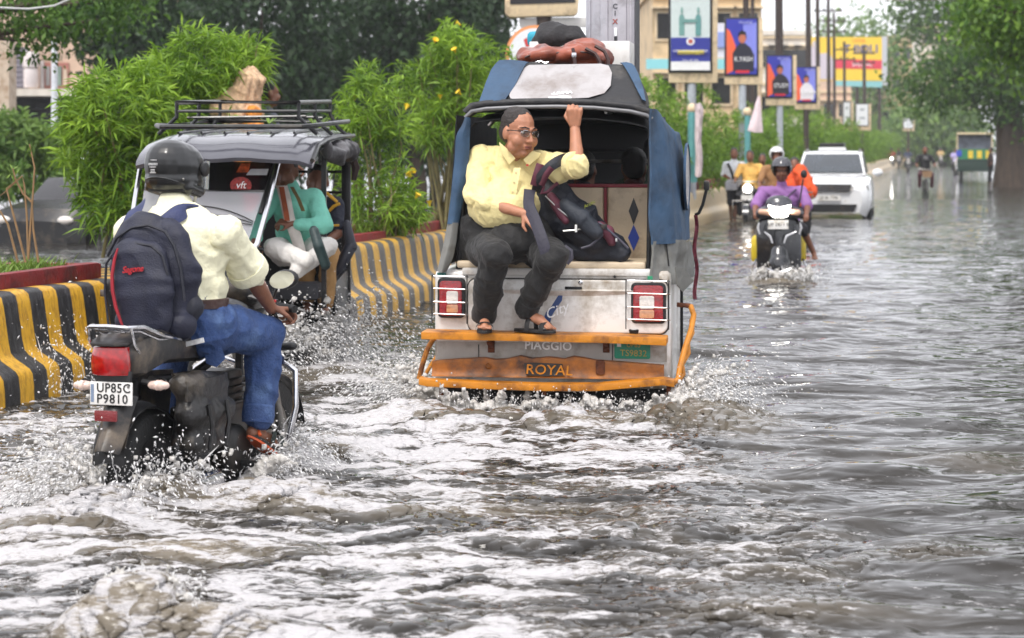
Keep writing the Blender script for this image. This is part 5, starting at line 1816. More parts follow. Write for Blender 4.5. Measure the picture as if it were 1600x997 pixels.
# exhaust, foot pegs, saddle bag, crash guard
part('exhaust', MB().lathe((.155, -.13, .035), (0, 1, .03), [(0, 0), (.03, 0), (.045, .012), (.056, .03), (.060, .10), (.056, .42), (.035, .52), (.022, .60), (.022, .95)], 16), ENGINE, mc)
part('exhaust_cap', MB().lathe((.155, -.135, .035), (0, 1, .03), [(.046, 0), (.060, .02), (.062, .045), (.058, .05)], 16), CHROME, mc)
part('heat_shield', MB().grid([[(.155 + .066 * math.cos(a), y, .04 + .066 * math.sin(a)) for a in np.linspace(-.6, 1.8, 8)] for y in (.02, .12, .22, .32)], (.003, 0, .003)), CHROME, mc)
part('foot_peg', MB().tube([(.10, .55, .09), (.27, .55, .09)], .016, 8), RUBBER, mc)
part('foot_peg', MB().tube([(-.10, .55, .09), (-.27, .55, .09)], .016, 8), RUBBER, mc)
part('brake_pedal', MB().tube([(.17, .50, .10), (.19, .70, .06), (.20, .78, .08)], .009, 6), STEEL, mc)
BAG = mat('worn_black_leatherette', (24, 23, 23), .42, var=.3, scale=7, bump=.5, bscale=24, dirt=(86, 78, 68), dirt_amt=.35)
m = MB()
for a, b, r in (((.17, .02, .50), (.17, .34, .48), .065), ((.19, .04, .38), (.19, .34, .36), .075), ((.19, .06, .25), (.18, .30, .24), .065), ((.16, .10, .30), (.16, .28, .46), .08)):
    m.cap(a, b, r)
m.prism([(.13, .0, .53), (.13, .36, .51), (.13, .33, .20), (.13, .05, .19)], (.10, 0, 0))
sb = blob('saddle_bag', m, BAG, mc, .011, 14, [(.010, (6, 7, 5), True), (.004, (20, 20, 14), True)])
part('bag_flap', MB().grid([[(.20 + .03 * math.sin(i), y, z) for i, y in enumerate((-.03, .1, .22, .37))] for z in (.53, .49, .44)], (.012, 0, 0)), BAG, sb, bevel=.004)
part('bag_strap', MB().tube([(.262, .08, .42), (.275, .09, .33), (.262, .09, .22)], .010, 6), BLACKPL, sb)
part('bag_strap', MB().tube([(.262, .26, .42), (.275, .26, .33), (.262, .25, .22)], .010, 6), BLACKPL, sb)
part('crash_guard', MB().tube([(.03, 1.0, .50), (.16, 1.02, .53), (.265, 1.02, .47), (.275, 1.0, .30), (.24, .98, .12), (.05, .92, .02)], .016, 10), CHROME, mc)
part('crash_guard', MB().tube([(-.03, 1.0, .50), (-.16, 1.02, .53), (-.265, 1.02, .47), (-.275, 1.0, .30), (-.24, .98, .12), (-.05, .92, .02)], .016, 10), CHROME, mc)
LEGG = mat('black_guard_sheet', (22, 22, 24), .35, var=.25, dirt=(80, 72, 62), dirt_amt=.2)
rows = []
for a in np.linspace(math.radians(-12), math.radians(170), 14):
    rows.append([(.062 * s, 1.27 - .345 * math.cos(a), .10 + .345 * math.sin(a) - .025 * s * s) for s in (-1, -.5, 0, .5, 1)])
part('front_mudguard', MB().grid(rows, (0, 0, -.008)), LEGG, mc)
# handlebar, switches, grips, levers, mirrors, clocks, headlamp
gr = Vector((.33, .80, .80))
part('handlebar', MB().tube([(-.35, .78, .79), (-.22, .86, .80), (-.08, .93, .83), (0, .94, .83), (.08, .93, .83), (.22, .86, .80), (.35, .78, .79)], .012, 8), STEEL, mc)
for s in (-1, 1):
    part('grip', MB().tube([(s * .25, .84, .798), (s * .37, .772, .788)], .018, 10), RUBBER, mc)
    part('switch_box', MB().box((s * .215, .862, .80), (.05, .045, .05)), BLACKPL, mc, bevel=.008)
    part('lever', MB().tube([(s * .21, .89, .80), (s * .30, .90, .785), (s * .39, .84, .775)], .007, 6), STEEL, mc)
part('kill_switch', MB().box((.235, .838, .818), (.018, .016, .014)), mat('red_switch', (190, 26, 30), .4), mc, bevel=.003)
for s, px, py_ in ((1, 443, 437), (-1, 344, 455)):
    if s > 0:
        c = K(px, py_, .86)
        R = Matrix.Rotation(math.radians(-8), 3, 'Y')
        mir = part('mirror', MB().ell(c + Vector((0, .022, 0)), (.070, .030, .047), R, 18, 10), BLACKPL, mc)
        pts = [c + R @ Vector((.064 * math.cos(a), -.016 + .016 * math.sin(a), .041 * math.sin(a))) for a in np.linspace(0, 2 * PI, 26, endpoint=False)]
        part('mirror_glass', MB().prism(pts, (0, -.004, .0006)), mat('mirror_silver', (236, 236, 240), .03, metal=1.0, var=.01), mir)
        part('mirror_stem', MB().tube([(.21, .87, .82), (.235, .87, .88), c + Vector((-.04, .02, -.03))], .008, 6), BLACKPL, mir)
    else:
        part('mirror_stem', MB().tube([K(341, 480, .9), K(341, 440, .9)], .010, 8), CHROME, mc)
m = MB()
m.chain([(0, 1.02, .84), (0, 1.10, .82)], [.12, .09], 16, ((0, 0, 1), .75))
blob('headlamp_cowl', m, BLACKPL, mc, .012, 4)
part('clock_panel', MB().prism(rrect(-.115, .115, .80, .90, .045, .955), (0, .04, .02)), BLACKPL, mc, bevel=.008)
pts = rrect(-.085, .085, .822, .885, .03, .951)
part('clock_bezel', MB().tube(pts, .006, 6, closed=True), CHROME, mc)
part('clock_face', MB().prism(rrect(-.08, .08, .826, .881, .028, .954), (0, -.002, 0)), mat('clock_face', (72, 68, 78), .15, coat=.6), mc)
part('front_indicator', MB().chain([K(418, 542, 1.0), K(455, 541, 1.0)], [.026, .030], 12, ((0, 0, 1), .7)), BLACKPL, mc)
part('indicator_stem', MB().tube([(.10, 1.04, .62), K(420, 543, 1.0)], .013, 8), BLACKPL, mc)
part('leg_shield', MB().prism([K(x, y, .95) for x, y in ((405, 500), (422, 505), (430, 498), (428, 540), (418, 558), (402, 565))], (.01, .02, 0)), TAILP, mc, bevel=.004)
part('shield_flap', MB().prism([K(x, y, .98) for x, y in ((414, 556), (443, 557), (443, 569), (414, 566))], (0, .012, 0)), mat('navy_flap', (34, 44, 74), .5), mc, bevel=.003)
part('cable', MB().tube([(.2, .86, .80), (.15, .98, .74), (.05, 1.0, .60)], .006, 6), RUBBER, mc)
part('cable', MB().tube([(.22, .86, .79), (.20, 1.0, .68), (.08, 1.02, .55)], .005, 6), RUBBER, mc)


def rider():
    L = lambda x, y, yl: K(x, y, yl)
    t = thing('person', 'motorcyclist in black helmet, pale cream shirt and blue jeans seen from behind', 'person', K)
    hc = L(272, 270, .44)
    shR, shL = L(352, 366, .40), L(205, 362, .36)
    nk = L(274, 325, .40)
    pv = Vector((0.0, .34, .755))
    elR = L(396, 436, .62); wrR = L(424, 482, .735)
    elL = Vector((-.34, .60, .93)); wrL = Vector((-.32, .76, .83))
    J = dict(shR=shR, shL=shL, pelvis=pv, neck=nk, face=(0, 1, 0))
    hpR, hpL = Vector((.10, .36, .74)), Vector((-.10, .36, .74))
    knR, knL = Vector((.235, .74, .66)), Vector((-.24, .76, .64))
    anR, anL = Vector((.235, .66, .245)), Vector((-.22, .55, .20))
    m = MB()
    add_torso(m, J, -.012, 1.0)
    add_head(m, hc, (0, 1, -.1), (0, 0, 1), 1.0)
    m.cap(nk, hc - Vector((0, .0, .06)), .066, .060)
    add_arm(m, shR, elR, wrR, 1.12); add_arm(m, shL, elL, wrL, 1.1)
    # hands closed round the grips
    add_hand(m, wrR, (.34, .50, -.06), (.15, .1, -1), .80, -1, 1.12)
    add_hand(m, wrL, (-.2, .6, -.1), (0, .1, -1), .80, 1, 1.1)
    add_leg(m, hpR, knR, anR, .92); add_leg(m, hpL, knL, anL, .92)
    add_foot(m, anR + Vector((0, 0, -.02)), Vector((.275, .76, .145)), 1.05); add_foot(m, anL, anL + Vector((-.02, .13, -.06)), 1.0)
    blob('body', m, SKIN_D, t, .0065, 2)
    CS = mat('cream_shirt', (232, 228, 196), .75, var=.05, scale=10, bump=.28, bscale=55, sheen=.15)
    m = MB()
    side, fr, up = add_torso(m, J, .020, 1.12, 1.06)
    m.chain([pv + Vector((-.01, .03, .06)), pv.lerp((shR + shL) / 2, .5), (shR + shL) / 2 - up * .06], [.19, .20, .21], 18, ((0, 1, 0), .80))
    m.cap(shR, shR.lerp(elR, .25), .088, .075)
    m.cap(shL, shL.lerp(elL, .75), .092, .088)
    m.cap(nk - up * .03, nk + up * .010, .092, .078)
    blob('shirt', m, CS, t, .009, 22, [(.010, (3, 6, 10), True), (.009, (6, 12, 18), True), (.003, (16, 28, 40), True)], None, [(pv + Vector((0, 0, .085)), Vector((0, 0, -1)))])
    m = MB(); m.cap(shR, shR.lerp(elR, .55), .088, .083); m.cap(shR.lerp(elR, .5), shR.lerp(elR, .80), .085, .089)
    blob('sleeve', m, CS, t, .009, 8, [(.010, (5, 7, 13), True), (.007, (9, 14, 24), True), (.003, (20, 30, 44), True)])
    part('sleeve_hem', MB().lathe(shR.lerp(elR, .80), (elR - shR), [(.075, -.03), (.094, -.03), (.098, .0), (.095, .025), (.078, .03)], 20), CS, t)
    part('collar', MB().lathe(nk - up * .012, up, [(.092, 0), (.084, .022), (.078, .042), (.074, .04), (.080, .01)], 22), CS, t)
    JE = mat('blue_denim', (46, 70, 116), .8, var=.18, scale=9, bump=.45, bscale=90, dirt=(84, 110, 152), dirt_amt=.25, dirt_scale=5)
    m = MB()
    m.cap(hpR, hpL, .15, .15); m.cap(pv + Vector((-.06, .01, .05)), pv + Vector((.05, .01, .05)), .158)
    m.cap(hpR, hpR.lerp(knR, .6), .130, .112); m.cap(hpR.lerp(knR, .6), knR, .112, .098); m.cap(hpL, knL, .125, .095)
    m.cap(knR, knR.lerp(anR, .5), .095, .086); m.cap(knR.lerp(anR, .5), anR + Vector((0, 0, .05)), .086, .070)
    m.cap(knL, anL + Vector((0, 0, .04)), .092, .07)
    je = blob('jeans', m, JE, t, .009, 10, [(.010, (4, 7, 11), True), (.008, (9, 12, 22), True), (.003, (24, 30, 46), True)], None, [(pv + Vector((0, 0, .10)), Vector((0, 0, 1)))])
    part('jeans_hem', MB().lathe(anR + Vector((0, 0, .075)), (knR - anR), [(.060, -.055), (.074, -.055), (.078, -.02), (.074, .02), (.064, .03)], 20), JE, t)
    part('back_pocket', MB().prism([L(x, y, .30) for x, y in ((318, 548), (345, 540), (352, 560), (338, 574), (322, 568))], (.004, -.006, 0)), JE, je)
    part('belt', MB().grid([[pv + Vector((-.01 + .222 * k * math.cos(a), .02 + .178 * k * math.sin(a), .088 + dz)) for a in np.linspace(0, 2 * PI, 33)] for k, dz in ((.96, -.024), (1, -.02), (1, .018), (.96, .022))]), mat('brown_belt', (58, 34, 28), .45, bump=.3), t)
    part('waist_label', MB().box(L(303, 535, .155), (.10, .006, .022), Matrix.Rotation(math.radians(-14), 3, 'Y')), mat('pale_label', (206, 206, 206), .5, var=.2, scale=60), je)
    # helmet
    HB = mat('black_helmet', (26, 27, 28), .30, var=.2, scale=6, coat=.25, dirt=(70, 66, 62), dirt_amt=.12)
    ax = frame3((.10, 1, -.05), (.02, 0, 1))
    h = lambda a, b, d: hd(hc, ax, a, b, d)
    m = MB()
    R = Matrix((ax[0], ax[1], ax[2])).transposed()
    m.ell(h(0, 0, .035), (.133, .155, .115), R); m.ell(h(0, .0, -.03), (.130, .145, .085), R); m.ell(h(0, -.035, .055), (.118, .120, .098), R)
    m.cap(h(-.095, .06, -.08), h(-.098, -.03, -.065), .034); m.cap(h(.095, .06, -.08), h(.098, -.03, -.065), .034)
    m.cap(h(0, .03, .137), h(0, -.08, .118), .022, .018)
    he = blob('helmet', m, HB, t, .007, 4)
    # raised ridge, lower band, rivets, strap, visor edge and printed label
    def arc_(z0, dz, rr, a0, a1, n=15):
        o = []
        for a in np.linspace(a0, a1, n):
            z = z0 + dz * math.cos(a) ** 2
            k = math.sqrt(max(0.05, 1 - ((z - .02) / .132) ** 2))
            o.append(h(rr[0] * math.sin(a) * k, -rr[1] * math.cos(a) * k, z))
        return o
    part('ridge', MB().tube(arc_(.058, .048, (.131, .150), -1.15, 1.15), [.002 + .005 * math.sin(PI * i / 14) for i in range(15)], 6), HB, he)
    part('lower_band', MB().tube(arc_(-.062, .035, (.141, .158), -1.3, 1.3), .0055, 6), HB, he)
    for a, z in ((.95, -.03), (1.15, -.095)):
        p = arc_(z, 0, (.139, .158), a, a, 1)[0]
        part('rivet', MB().ell(p, .0065, None, 8, 6), STEEL, he)
    part('neck_pad', MB().lathe(h(0, .0, -.085), (0, 0, 1), [(.112, 0), (.116, .03), (.10, .05), (.07, .03)], 22), mat('helmet_padding', (28, 27, 27), .9), he)
    part('visor_hinge', MB().lathe(h(.131, .045, .02), ax[0], [(.034, 0), (.034, .010), (.028, .014), (0, .014)], 14), BLACKPL, he)
    part('visor', MB().grid([[h(.142 * math.sin(a), .03 + .150 * math.cos(a), z) for a in np.linspace(-1.5, 1.5, 13)] for z in (.06, .02, -.03, -.07)], ax[1] * .003), glass_mat('visor_plastic', (190, 196, 200), .35), he)
    part('chin_strap', MB().tube([h(.105, .03, -.085), h(.09, .045, -.125), h(.06, .06, -.145)], .008, 6), mat('grey_strap2', (190, 186, 180), .6), he)
    for k, (w, z) in enumerate(((.030, .052), (.046, .036), (.046, .030), (.032, .020), (.020, .008), (.020, .001), (.030, -.006))):
        kk = math.sqrt(max(.05, 1 - ((z - .02) / .132) ** 2))
        q = h(-.012, -.157 * kk - .004, z)
        part('printed_label', MB().box(q, (w, .002, .0042)), mat('faded_print', (176, 176, 176), .5, var=.3, scale=200), he)
    # sandals
    for an, d in ((anR, Vector((.035, .11, -.075))), (anL, Vector((-.02, .13, -.06)))):
        c = an + d * .45 + Vector((0, 0, -.055))
        dd = d.normalized(); s_ = dd.cross(Vector((0, 0, 1))).normalized(); n_ = s_.cross(dd)
        pts = [c + dd * math.cos(q) * .135 + s_ * math.sin(q) * .048 for q in np.linspace(0, 2 * PI, 18, endpoint=False)]
        so = part('sandal', MB().prism(pts, n_ * -.016), mat('dark_sole', (40, 36, 32), .7, var=.2), t, bevel=.004)
        part('orange_midsole', MB().prism([p + n_ * -.0165 for p in pts], n_ * -.010), mat('orange_sole', (196, 84, 40), .6, var=.2), so)
        for k in (-.02, .045):
            rows = []
            for i in range(9):
                q = PI * i / 8
                o_ = c + dd * k + s_ * math.cos(q) * .052 + n_ * (.004 + .075 * math.sin(q) ** .8)
                rows.append([o_ - dd * .014, o_ + dd * .016])
            part('strap', MB().grid(rows, n_ * .004), mat('dark_green_strap', (30, 40, 36), .7, bump=.3), so)
        part('heel_strap', MB().tube([c - dd * .10 + s_ * .04, c - dd * .115 + n_ * .05, c - dd * .10 - s_ * .04], .009, 6), mat('orange_sole', (196, 84, 40)), so)
rider()


def rider_backpack():
    t = thing('backpack', 'navy backpack with red stripe worn on the motorcyclist\'s back', 'backpack', K)
    NB = mat('navy_backpack', (23, 26, 46), .58, var=.18, scale=12, bump=.28, bscale=140, dirt=(34, 38, 60), dirt_amt=.3)
    ND = mat('dark_navy_panel', (24, 26, 38), .6, var=.2, scale=12, bump=.28, bscale=140)
    RD = mat('red_trim', (150, 26, 40), .55, var=.15)
    B = lambda x, y, yl: K(x, y, yl)
    m = MB()
    m.chain([B(224, 385, .13), B(228, 430, .12), B(236, 490, .12)], [.155, .175, .165], 18, ((0, 1, .1), .52))
    m.chain([B(260, 388, .14), B(268, 430, .14), B(262, 490, .14)], [.13, .15, .145], 18, ((0, 1, .1), .55))
    m.cap(B(205, 500, .10), B(285, 505, .12), .07); m.cap(B(212, 372, .14), B(262, 366, .15), .075)
    body = blob('pack_body', m, NB, t, .010, 4, [(.010, (6, 6, 7), True), (.004, (20, 20, 20), False)])
    m = MB()
    m.chain([B(210, 410, .035), B(215, 450, .03), B(222, 495, .035)], [.115, .128, .11], 16, ((0, 1, .08), .40))
    m.chain([B(232, 410, .040), B(236, 450, .03), B(238, 495, .035)], [.10, .115, .10], 16, ((0, 1, .08), .42))
    pk = blob('front_pocket', m, NB, t, .009, 4, [(.008, (8, 8, 8), True), (.003, (24, 24, 24), False)])
    m = MB(); m.chain([B(288, 455, .15), B(300, 480, .16), B(292, 500, .15)], [.05, .06, .05], 12)
    blob('side_pocket', m, ND, t, .010, 4, [(.008, (10, 10, 10), True)])
    part('zip_piping', MB().tube([B(x, y, .015) for x, y in ((170, 510), (164, 455), (166, 412), (182, 390), (208, 380), (236, 384), (254, 400), (262, 430))], .006, 6), ND, t)
    part('zip_piping', MB().tube([B(x, y, .055) for x, y in ((168, 400), (182, 372), (206, 356), (232, 352), (258, 362), (272, 384), (282, 420), (288, 470))], .007, 6), ND, t)
    s_pts = [(184, 388), (179, 405), (175, 430), (176, 455), (181, 480), (189, 503), (193, 512)]
    part('red_stripe', MB().tube([B(x, y, -.025 + .012 * abs(i - 3) / 3) for i, (x, y) in enumerate(s_pts)], [.004, .007, .008, .008, .008, .006, .004], 6), RD, pk)
    p = B(207, 421, -.022)
    text('pack_lettering', 'Sagone', .040, mat('red_embroidery', (176, 34, 44), .6), pk, p, (1, 0, .10), (-.1, 0, 1), .003, .35, .9, .0006)
    for pts in ([(200, 362, .20), (205, 342, .22), (213, 327, .27), (219, 322, .34)], [(243, 362, .20), (262, 346, .22), (284, 332, .27), (298, 330, .34), (315, 345, .42)]):
        rows = []
        for i, (x, y, yl) in enumerate(pts):
            p = B(x, y, yl); x2, y2, z2 = pts[min(i + 1, len(pts) - 1)]; x1, y1, z1 = pts[max(i - 1, 0)]
            d = B(x2, y2, z2) - B(x1, y1, z1); n = Vector((d.z, 0, -d.x)).normalized()
            rows.append([p - n * .036, p + Vector((0, -.008, .004)), p + n * .036])
        sheet('shoulder_strap', rows, mat('indigo_strap2', (42, 50, 88), .6, bump=.3, bscale=120), t, .014, .004, 2, 3, (0, .8, .6))
    part('top_handle', MB().tube([B(x, y, .14) for x, y in ((205, 352), (212, 343), (228, 342), (236, 350))], .012, 8), ND, t)
    rows = []
    for i, (x, y, yl) in enumerate(((300, 492, .20), (308, 476, .24), (318, 458, .30))):
        rows.append([B(x - 4, y - 8, yl), B(x + 5, y + 6, yl)])
    sheet('lower_strap', rows, mat('indigo_strap2', (42, 50, 88)), t, .008, .003, 2, 3, (0, .8, .6))
    part('zip_pull', MB().box(B(160, 458, .06), (.02, .01, .03)), STEEL, t, bevel=.003)
rider_backpack()
# ================================================================ THE DARK ELECTRIC RICKSHAW COMING THE OTHER WAY
E = Frame(335, 13.9, 3)
er = thing('electric_rickshaw', 'dark electric rickshaw with black roof rack and full load of passengers facing the camera', 'rickshaw', E)
GREYR = mat('grey_roof_skin', (70, 70, 78), .22, var=.15, scale=5, coat=.5, bump=.15, bscale=6, dirt=(60, 60, 66), dirt_amt=.3)
EBLK = mat('satin_black', (18, 18, 21), .32, var=.25, dirt=(76, 70, 62), dirt_amt=.2)
e0 = lambda x, y, yl=0.0: E(x, y, yl)
lx, rx = e0(209, 238, -.08).x, e0(488, 242, -.08).x
rows = []
for yl, z, k in ((-.10, 1.475, .99), (-.06, 1.505, 1.0), (.05, 1.56, 1.0), (.22, 1.615, .99), (.45, 1.645, .985), (1.0, 1.67, .98), (1.6, 1.685, .98), (2.15, 1.69, .98)):
    r = []
    for s in np.linspace(-1, 1, 15):
        r.append(((lx + rx) / 2 + (rx - lx) / 2 * s * k, yl + .05 * (s * s) * (1 if yl < .3 else 0), z - .05 * abs(s) ** 5 + .006 * math.sin(s * 9 + yl * 3)))
    rows.append(r)
part('roof', MB().grid(rows, (0, .01, -.025)), GREYR, er)
part('roof_lining', MB().grid([[(p[0] * .98, p[1] + .06, p[2] - .05) for p in r] for r in rows[1:]], (0, 0, -.006)), DARK, er)
part('roof_gutter', MB().tube([(rx - .005, y, z) for y, z in ((-.05, 1.46), (.2, 1.56), (.6, 1.60), (1.2, 1.625), (2.12, 1.64))], .016, 6), EBLK, er)
for i in range(6):
    x = lx + .2 + (rx - lx - .4) * i / 5
    part('roof_rib', MB().tube([(x, .4, 1.650), (x, 2.1, 1.700)], .010, 5), EBLK, er)
# rack
xa, xb = lx + .20, rx - .16
up_ = [(xa, .35, 1.86), (xa, 1.9, 1.90), (xb, 1.9, 1.90), (xb, .35, 1.86)]
part('rack_rail', MB().tube(up_, .016, 8, closed=True), EBLK, er)
part('rack_rail', MB().tube([(xa - .12, .25, 1.70), (xa - .06, .1, 1.69), (xb + .06, .1, 1.69), (xb + .13, .25, 1.70), (xb + .13, 2.0, 1.75), (xa - .12, 2.0, 1.75)], .017, 8, closed=True), EBLK, er)
part('rack_rail', MB().tube([(xa, .35, 1.80), (xb, .35, 1.80)], .011, 8), EBLK, er)
part('rack_rail', MB().tube([(xb, .35, 1.80), (xb, 1.9, 1.83)], .011, 8), EBLK, er)
for (x, y, z) in ((xa, .35, 1.86), (xb, .35, 1.86), (xa, 1.1, 1.88), (xb, 1.1, 1.88), (xa, 1.9, 1.90), (xb, 1.9, 1.90)):
    s = -1 if x == xa else 1
    part('rack_post', MB().tube([(x, y, z), (x, y, z - .10), (x + s * .06, y, 1.70), (x + s * .13, y, 1.64)], .014, 8), EBLK, er)
for k in range(3):
    y = .7 + .4 * k
    part('rack_slat', MB().tube([(xa, y, 1.76), (xb, y, 1.77)], .010, 6), EBLK, er)
# windscreen: dark tinted top band, clear lower sheet, chrome posts
tl, tr_, bl, br = e0(226, 250, .22), e0(432, 250, .22), e0(206, 384, -.02), e0(393, 392, -.02)
f_ = lambda u, v: tl.lerp(tr_, u).lerp(bl.lerp(br, u), v)
TINT = mat('tinted_glass', (22, 20, 22), .06, var=.2, scale=4, spec=.8)
part('windscreen', MB().prism([f_(.03, .36), f_(.97, .36), f_(.95, .97), f_(.04, .97)], (0, .006, 0)), glass_mat('dusty_glass', (176, 176, 182), .55, .12), er)
part('tint_band', MB().prism([f_(.02, .02), f_(.98, .02), f_(.97, .36), f_(.03, .36)], (0, .006, 0)), glass_mat('tint_band', (14, 12, 14), .86, .05), er)
st = mat('orange_sticker', (214, 90, 34), .5, var=.6, scale=30)
for (a, b, mt) in ((( .72, .14), (.80, .04), st), ((.80, .17), (.95, .10), mat('white_sticker', (206, 208, 212), .4))):
    p, q = f_(*a), f_(*b)
    part('windscreen_sticker', MB().prism([Vector((p.x, p.y - .008, p.z)), Vector((q.x, p.y - .008, p.z)), Vector((q.x + .01, q.y - .008, q.z)), Vector((p.x + .03, q.y - .008, q.z))], (0, -.002, 0)), mt, er)
q = f_(.78, .285)
part('windscreen_sticker', MB().prism([q + Vector((.075 * math.cos(a), -.009, .058 * math.sin(a))) for a in np.linspace(0, 2 * PI, 18, endpoint=False)], (0, -.002, 0)), mat('red_sticker', (150, 34, 30), .5, var=.7, scale=50), er)
text('sticker_lettering', 'vft', .07, WLET, er, q + Vector((0, -.013, .0)), (1, 0, 0), (0, 0, 1), .001, .2)
for k in range(3):
    pts = [f_(.45 + .5 * t, .52 + .12 * k + .16 * t * t - .1 * k * t) + Vector((0, -.012, 0)) for t in np.linspace(0, 1, 8)]
    part('wire', MB().tube(pts, .0035, 5), RUBBER, er)
part('chrome_post', MB().tube([tl + Vector((-.02, 0, .02)), f_(-.03, .5), f_(-.03, 1.0)], .017, 8), CHROME, er)
part('chrome_post', MB().tube([tr_ + Vector((.02, 0, .02)), f_(1.03, .5), f_(1.03, .92), e0(385, 404, -.03), e0(372, 412, -.04)], [.017, .018, .02, .024, .028], 8), CHROME, er)
part('inner_post', MB().tube([tr_ + Vector((-.02, .08, .0)), f_(.98, .6) + Vector((0, .06, 0))], .02, 8), EBLK, er)
wt = mat('white_trim', (222, 222, 220), .35, coat=.4)
part('cowl_trim', MB().grid([[f_(u, 1.0) + Vector((0, -.02, .0)) for u in np.linspace(-.05, 1.05, 9)], [f_(u, 1.0) + Vector((0, -.07, -.06 - .03 * math.sin(u * 3.1))) for u in np.linspace(-.05, 1.05, 9)]], (0, .02, -.01)), wt, er, bevel=.004)
rows = []
for z, y, w in ((.80, -.08, .47), (.62, -.15, .45), (.42, -.18, .40), (.22, -.14, .36), (.05, -.08, .34)):
    rows.append([((bl.x + br.x) / 2 + w * s, y + .16 * s * s, z) for s in np.linspace(-1, 1, 9)])
part('front_cowl', MB().grid(rows, (0, .02, 0)), EBLK, er)
p = e0(398, 427, -.10)
part('indicator', MB().ell(p, (.045, .035, .040), None, 14, 10), mat('orange_indicator', (232, 120, 24), .2, var=.2, emit=.25, coat=.6), er)
part('indicator_housing', MB().box(p + Vector((-.03, .05, -.03)), (.17, .08, .17)), BLACKPL, er, bevel=.03)
part('headlamp', MB().lathe(((bl.x + br.x) / 2, -.20, .52), (0, -1, 0), [(.10, 0), (.10, .03), (.07, .05), (0, .055)], 18), CLEARL, er)
wheel(er, ((bl.x + br.x) / 2, .10, .06), .24, .09)
for x in (lx + .20, rx - .24):
    wheel(er, (x, 1.70, .0), .22, .10)
part('handlebar', MB().tube([e0(300, 384, .30), e0(345, 376, .26), e0(398, 388, .22), e0(412, 390, .24)], .014, 8), EBLK, er)
# body
xr_ = e0(545, 300, 2.0).x
part('floor_pan', MB().span((lx + .12, .0, .10), (xr_, 2.1, .16)), EBLK, er)
part('rear_post', MB().bar((xr_ - .02, 2.0, .15), (xr_ - .02, 2.0, 1.66), .07, .05, (0, 1, 0)), EBLK, er, bevel=.008)
part('rear_post', MB().bar((lx + .12, 2.0, .15), (lx + .12, 2.0, 1.66), .05, .05, (0, 1, 0)), EBLK, er)
part('middle_post', MB().bar((xr_ - .02, .80, .40), (xr_ - .02, .80, 1.62), .035, .035, (0, 1, 0)), EBLK, er)
part('middle_post', MB().bar((lx + .12, .80, .40), (lx + .12, .80, 1.62), .035, .035, (0, 1, 0)), EBLK, er)
part('rear_side_panel', MB().prism([(xr_ - .03, 1.25, .12), (xr_ - .03, 2.05, .12), (xr_ - .03, 2.05, .62), (xr_ - .03, 1.3, .55)], (.03, 0, 0)), EBLK, er, bevel=.01)
part('rear_wall', MB().span((lx + .12, 1.98, .2), (xr_, 2.0, 1.05)), DARK, er)
for z in (1.2, 1.36):
    part('rear_rail', MB().tube([(lx + .12, 1.99, z), (xr_, 1.99, z)], .012, 6), EBLK, er)
part('grab_upright', MB().tube([(xr_ - .22, 1.95, 1.0), (xr_ - .22, 1.95, 1.6)], .012, 6), EBLK, er)
part('driver_bench', MB().span((lx + .18, .72, .46), (xr_ - .05, 1.02, .58)), mat('grey_seat', (70, 70, 76), .6), er, bevel=.03)
part('passenger_bench', MB().span((lx + .18, 1.55, .50), (xr_ - .05, 1.95, .62)), mat('grey_seat', (70, 70, 76), .6), er, bevel=.03)
part('bench_partition', MB().span((lx + .18, 1.03, .2), (xr_ - .05, 1.06, .80)), DARK, er)
m = MB()
m.chain([(xr_ + .01, .75, 1.53), (xr_ + .04, 1.1, 1.50), (xr_ + .01, 1.35, 1.54), (xr_ + .03, 1.7, 1.52), (xr_ + .02, 2.05, 1.53)], [.05, .075, .055, .075, .055])
blob('rolled_curtain', m, mat('grey_tarpaulin', (86, 84, 86), .5, var=.2, bump=.4), er, .014, 3, [(.03, (9, 6, 12), True)])
part('curtain_tie', MB().tube([e0(548, 238, 2.0), e0(556, 262, 2.0), e0(553, 282, 2.0)], [.03, .035, .02], 6), mat('dark_brown_cloth', (52, 36, 32), .8), er)
part('side_guard', MB().chain([e0(500, 440, 1.1), e0(530, 420, 1.15), e0(548, 385, 1.2), e0(542, 350, 1.2)], [.03, .045, .05, .03], 12), mat('navy_guard', (40, 42, 54), .45), er)
part('side_step', MB().span((xr_ - .04, .5, .17), (xr_ + .05, 1.9, .22)), STEEL, er)

TEAL = mat('teal_shirt', (126, 206, 184), .75, var=.08, scale=10, bump=.3, bscale=60)
WHC = mat('white_cotton', (226, 222, 216), .8, var=.06, scale=8, bump=.35, bscale=50)
L = lambda x, y, yl: E(x, y, yl)
J = dict(head=L(447, 268, .70), look=(-.15, -1, -.25), face=(.1, -1, 0), neck=L(455, 296, .70), shR=L(425, 310, .66), shL=L(492, 310, .64), pelvis=L(462, 392, .72),
         elR=L(402, 345, .48), wrR=L(398, 380, .28), elL=L(507, 352, .50), wrL=L(456, 350, .44), handL=(L(432, 345, .42) - L(456, 350, .44), (0, .6, -1), .75, 1), handR=((.1, -.5, -.6), (0, .4, -1), .75, 1),
         hipR=L(445, 392, .68), hipL=L(482, 392, .68), knR=L(428, 388, .36), knL=L(512, 386, .42), anR=L(480, 408, .20), anL=L(462, 425, .22))
tm = person('man in teal shirt with white scarf sitting cross legged beside the windscreen', J, SKIN_D, TEAL, 1.75, WHC, 1.95, HAIR, voxel=.010, frame=E, arm=1.1)
rows = [[L(x - 9, y, .50 - .02 * i), L(x, y, .485 - .02 * i), L(x + 9, y, .50 - .02 * i)] for i, (x, y) in enumerate(((440, 290), (446, 310), (452, 340), (462, 368), (470, 396)))]
sf = sheet('scarf', rows, mat('scarf_white', (206, 198, 190), .85, var=.15, bump=.3), tm, .012, .014, 2, 4, (0, -1, 0))
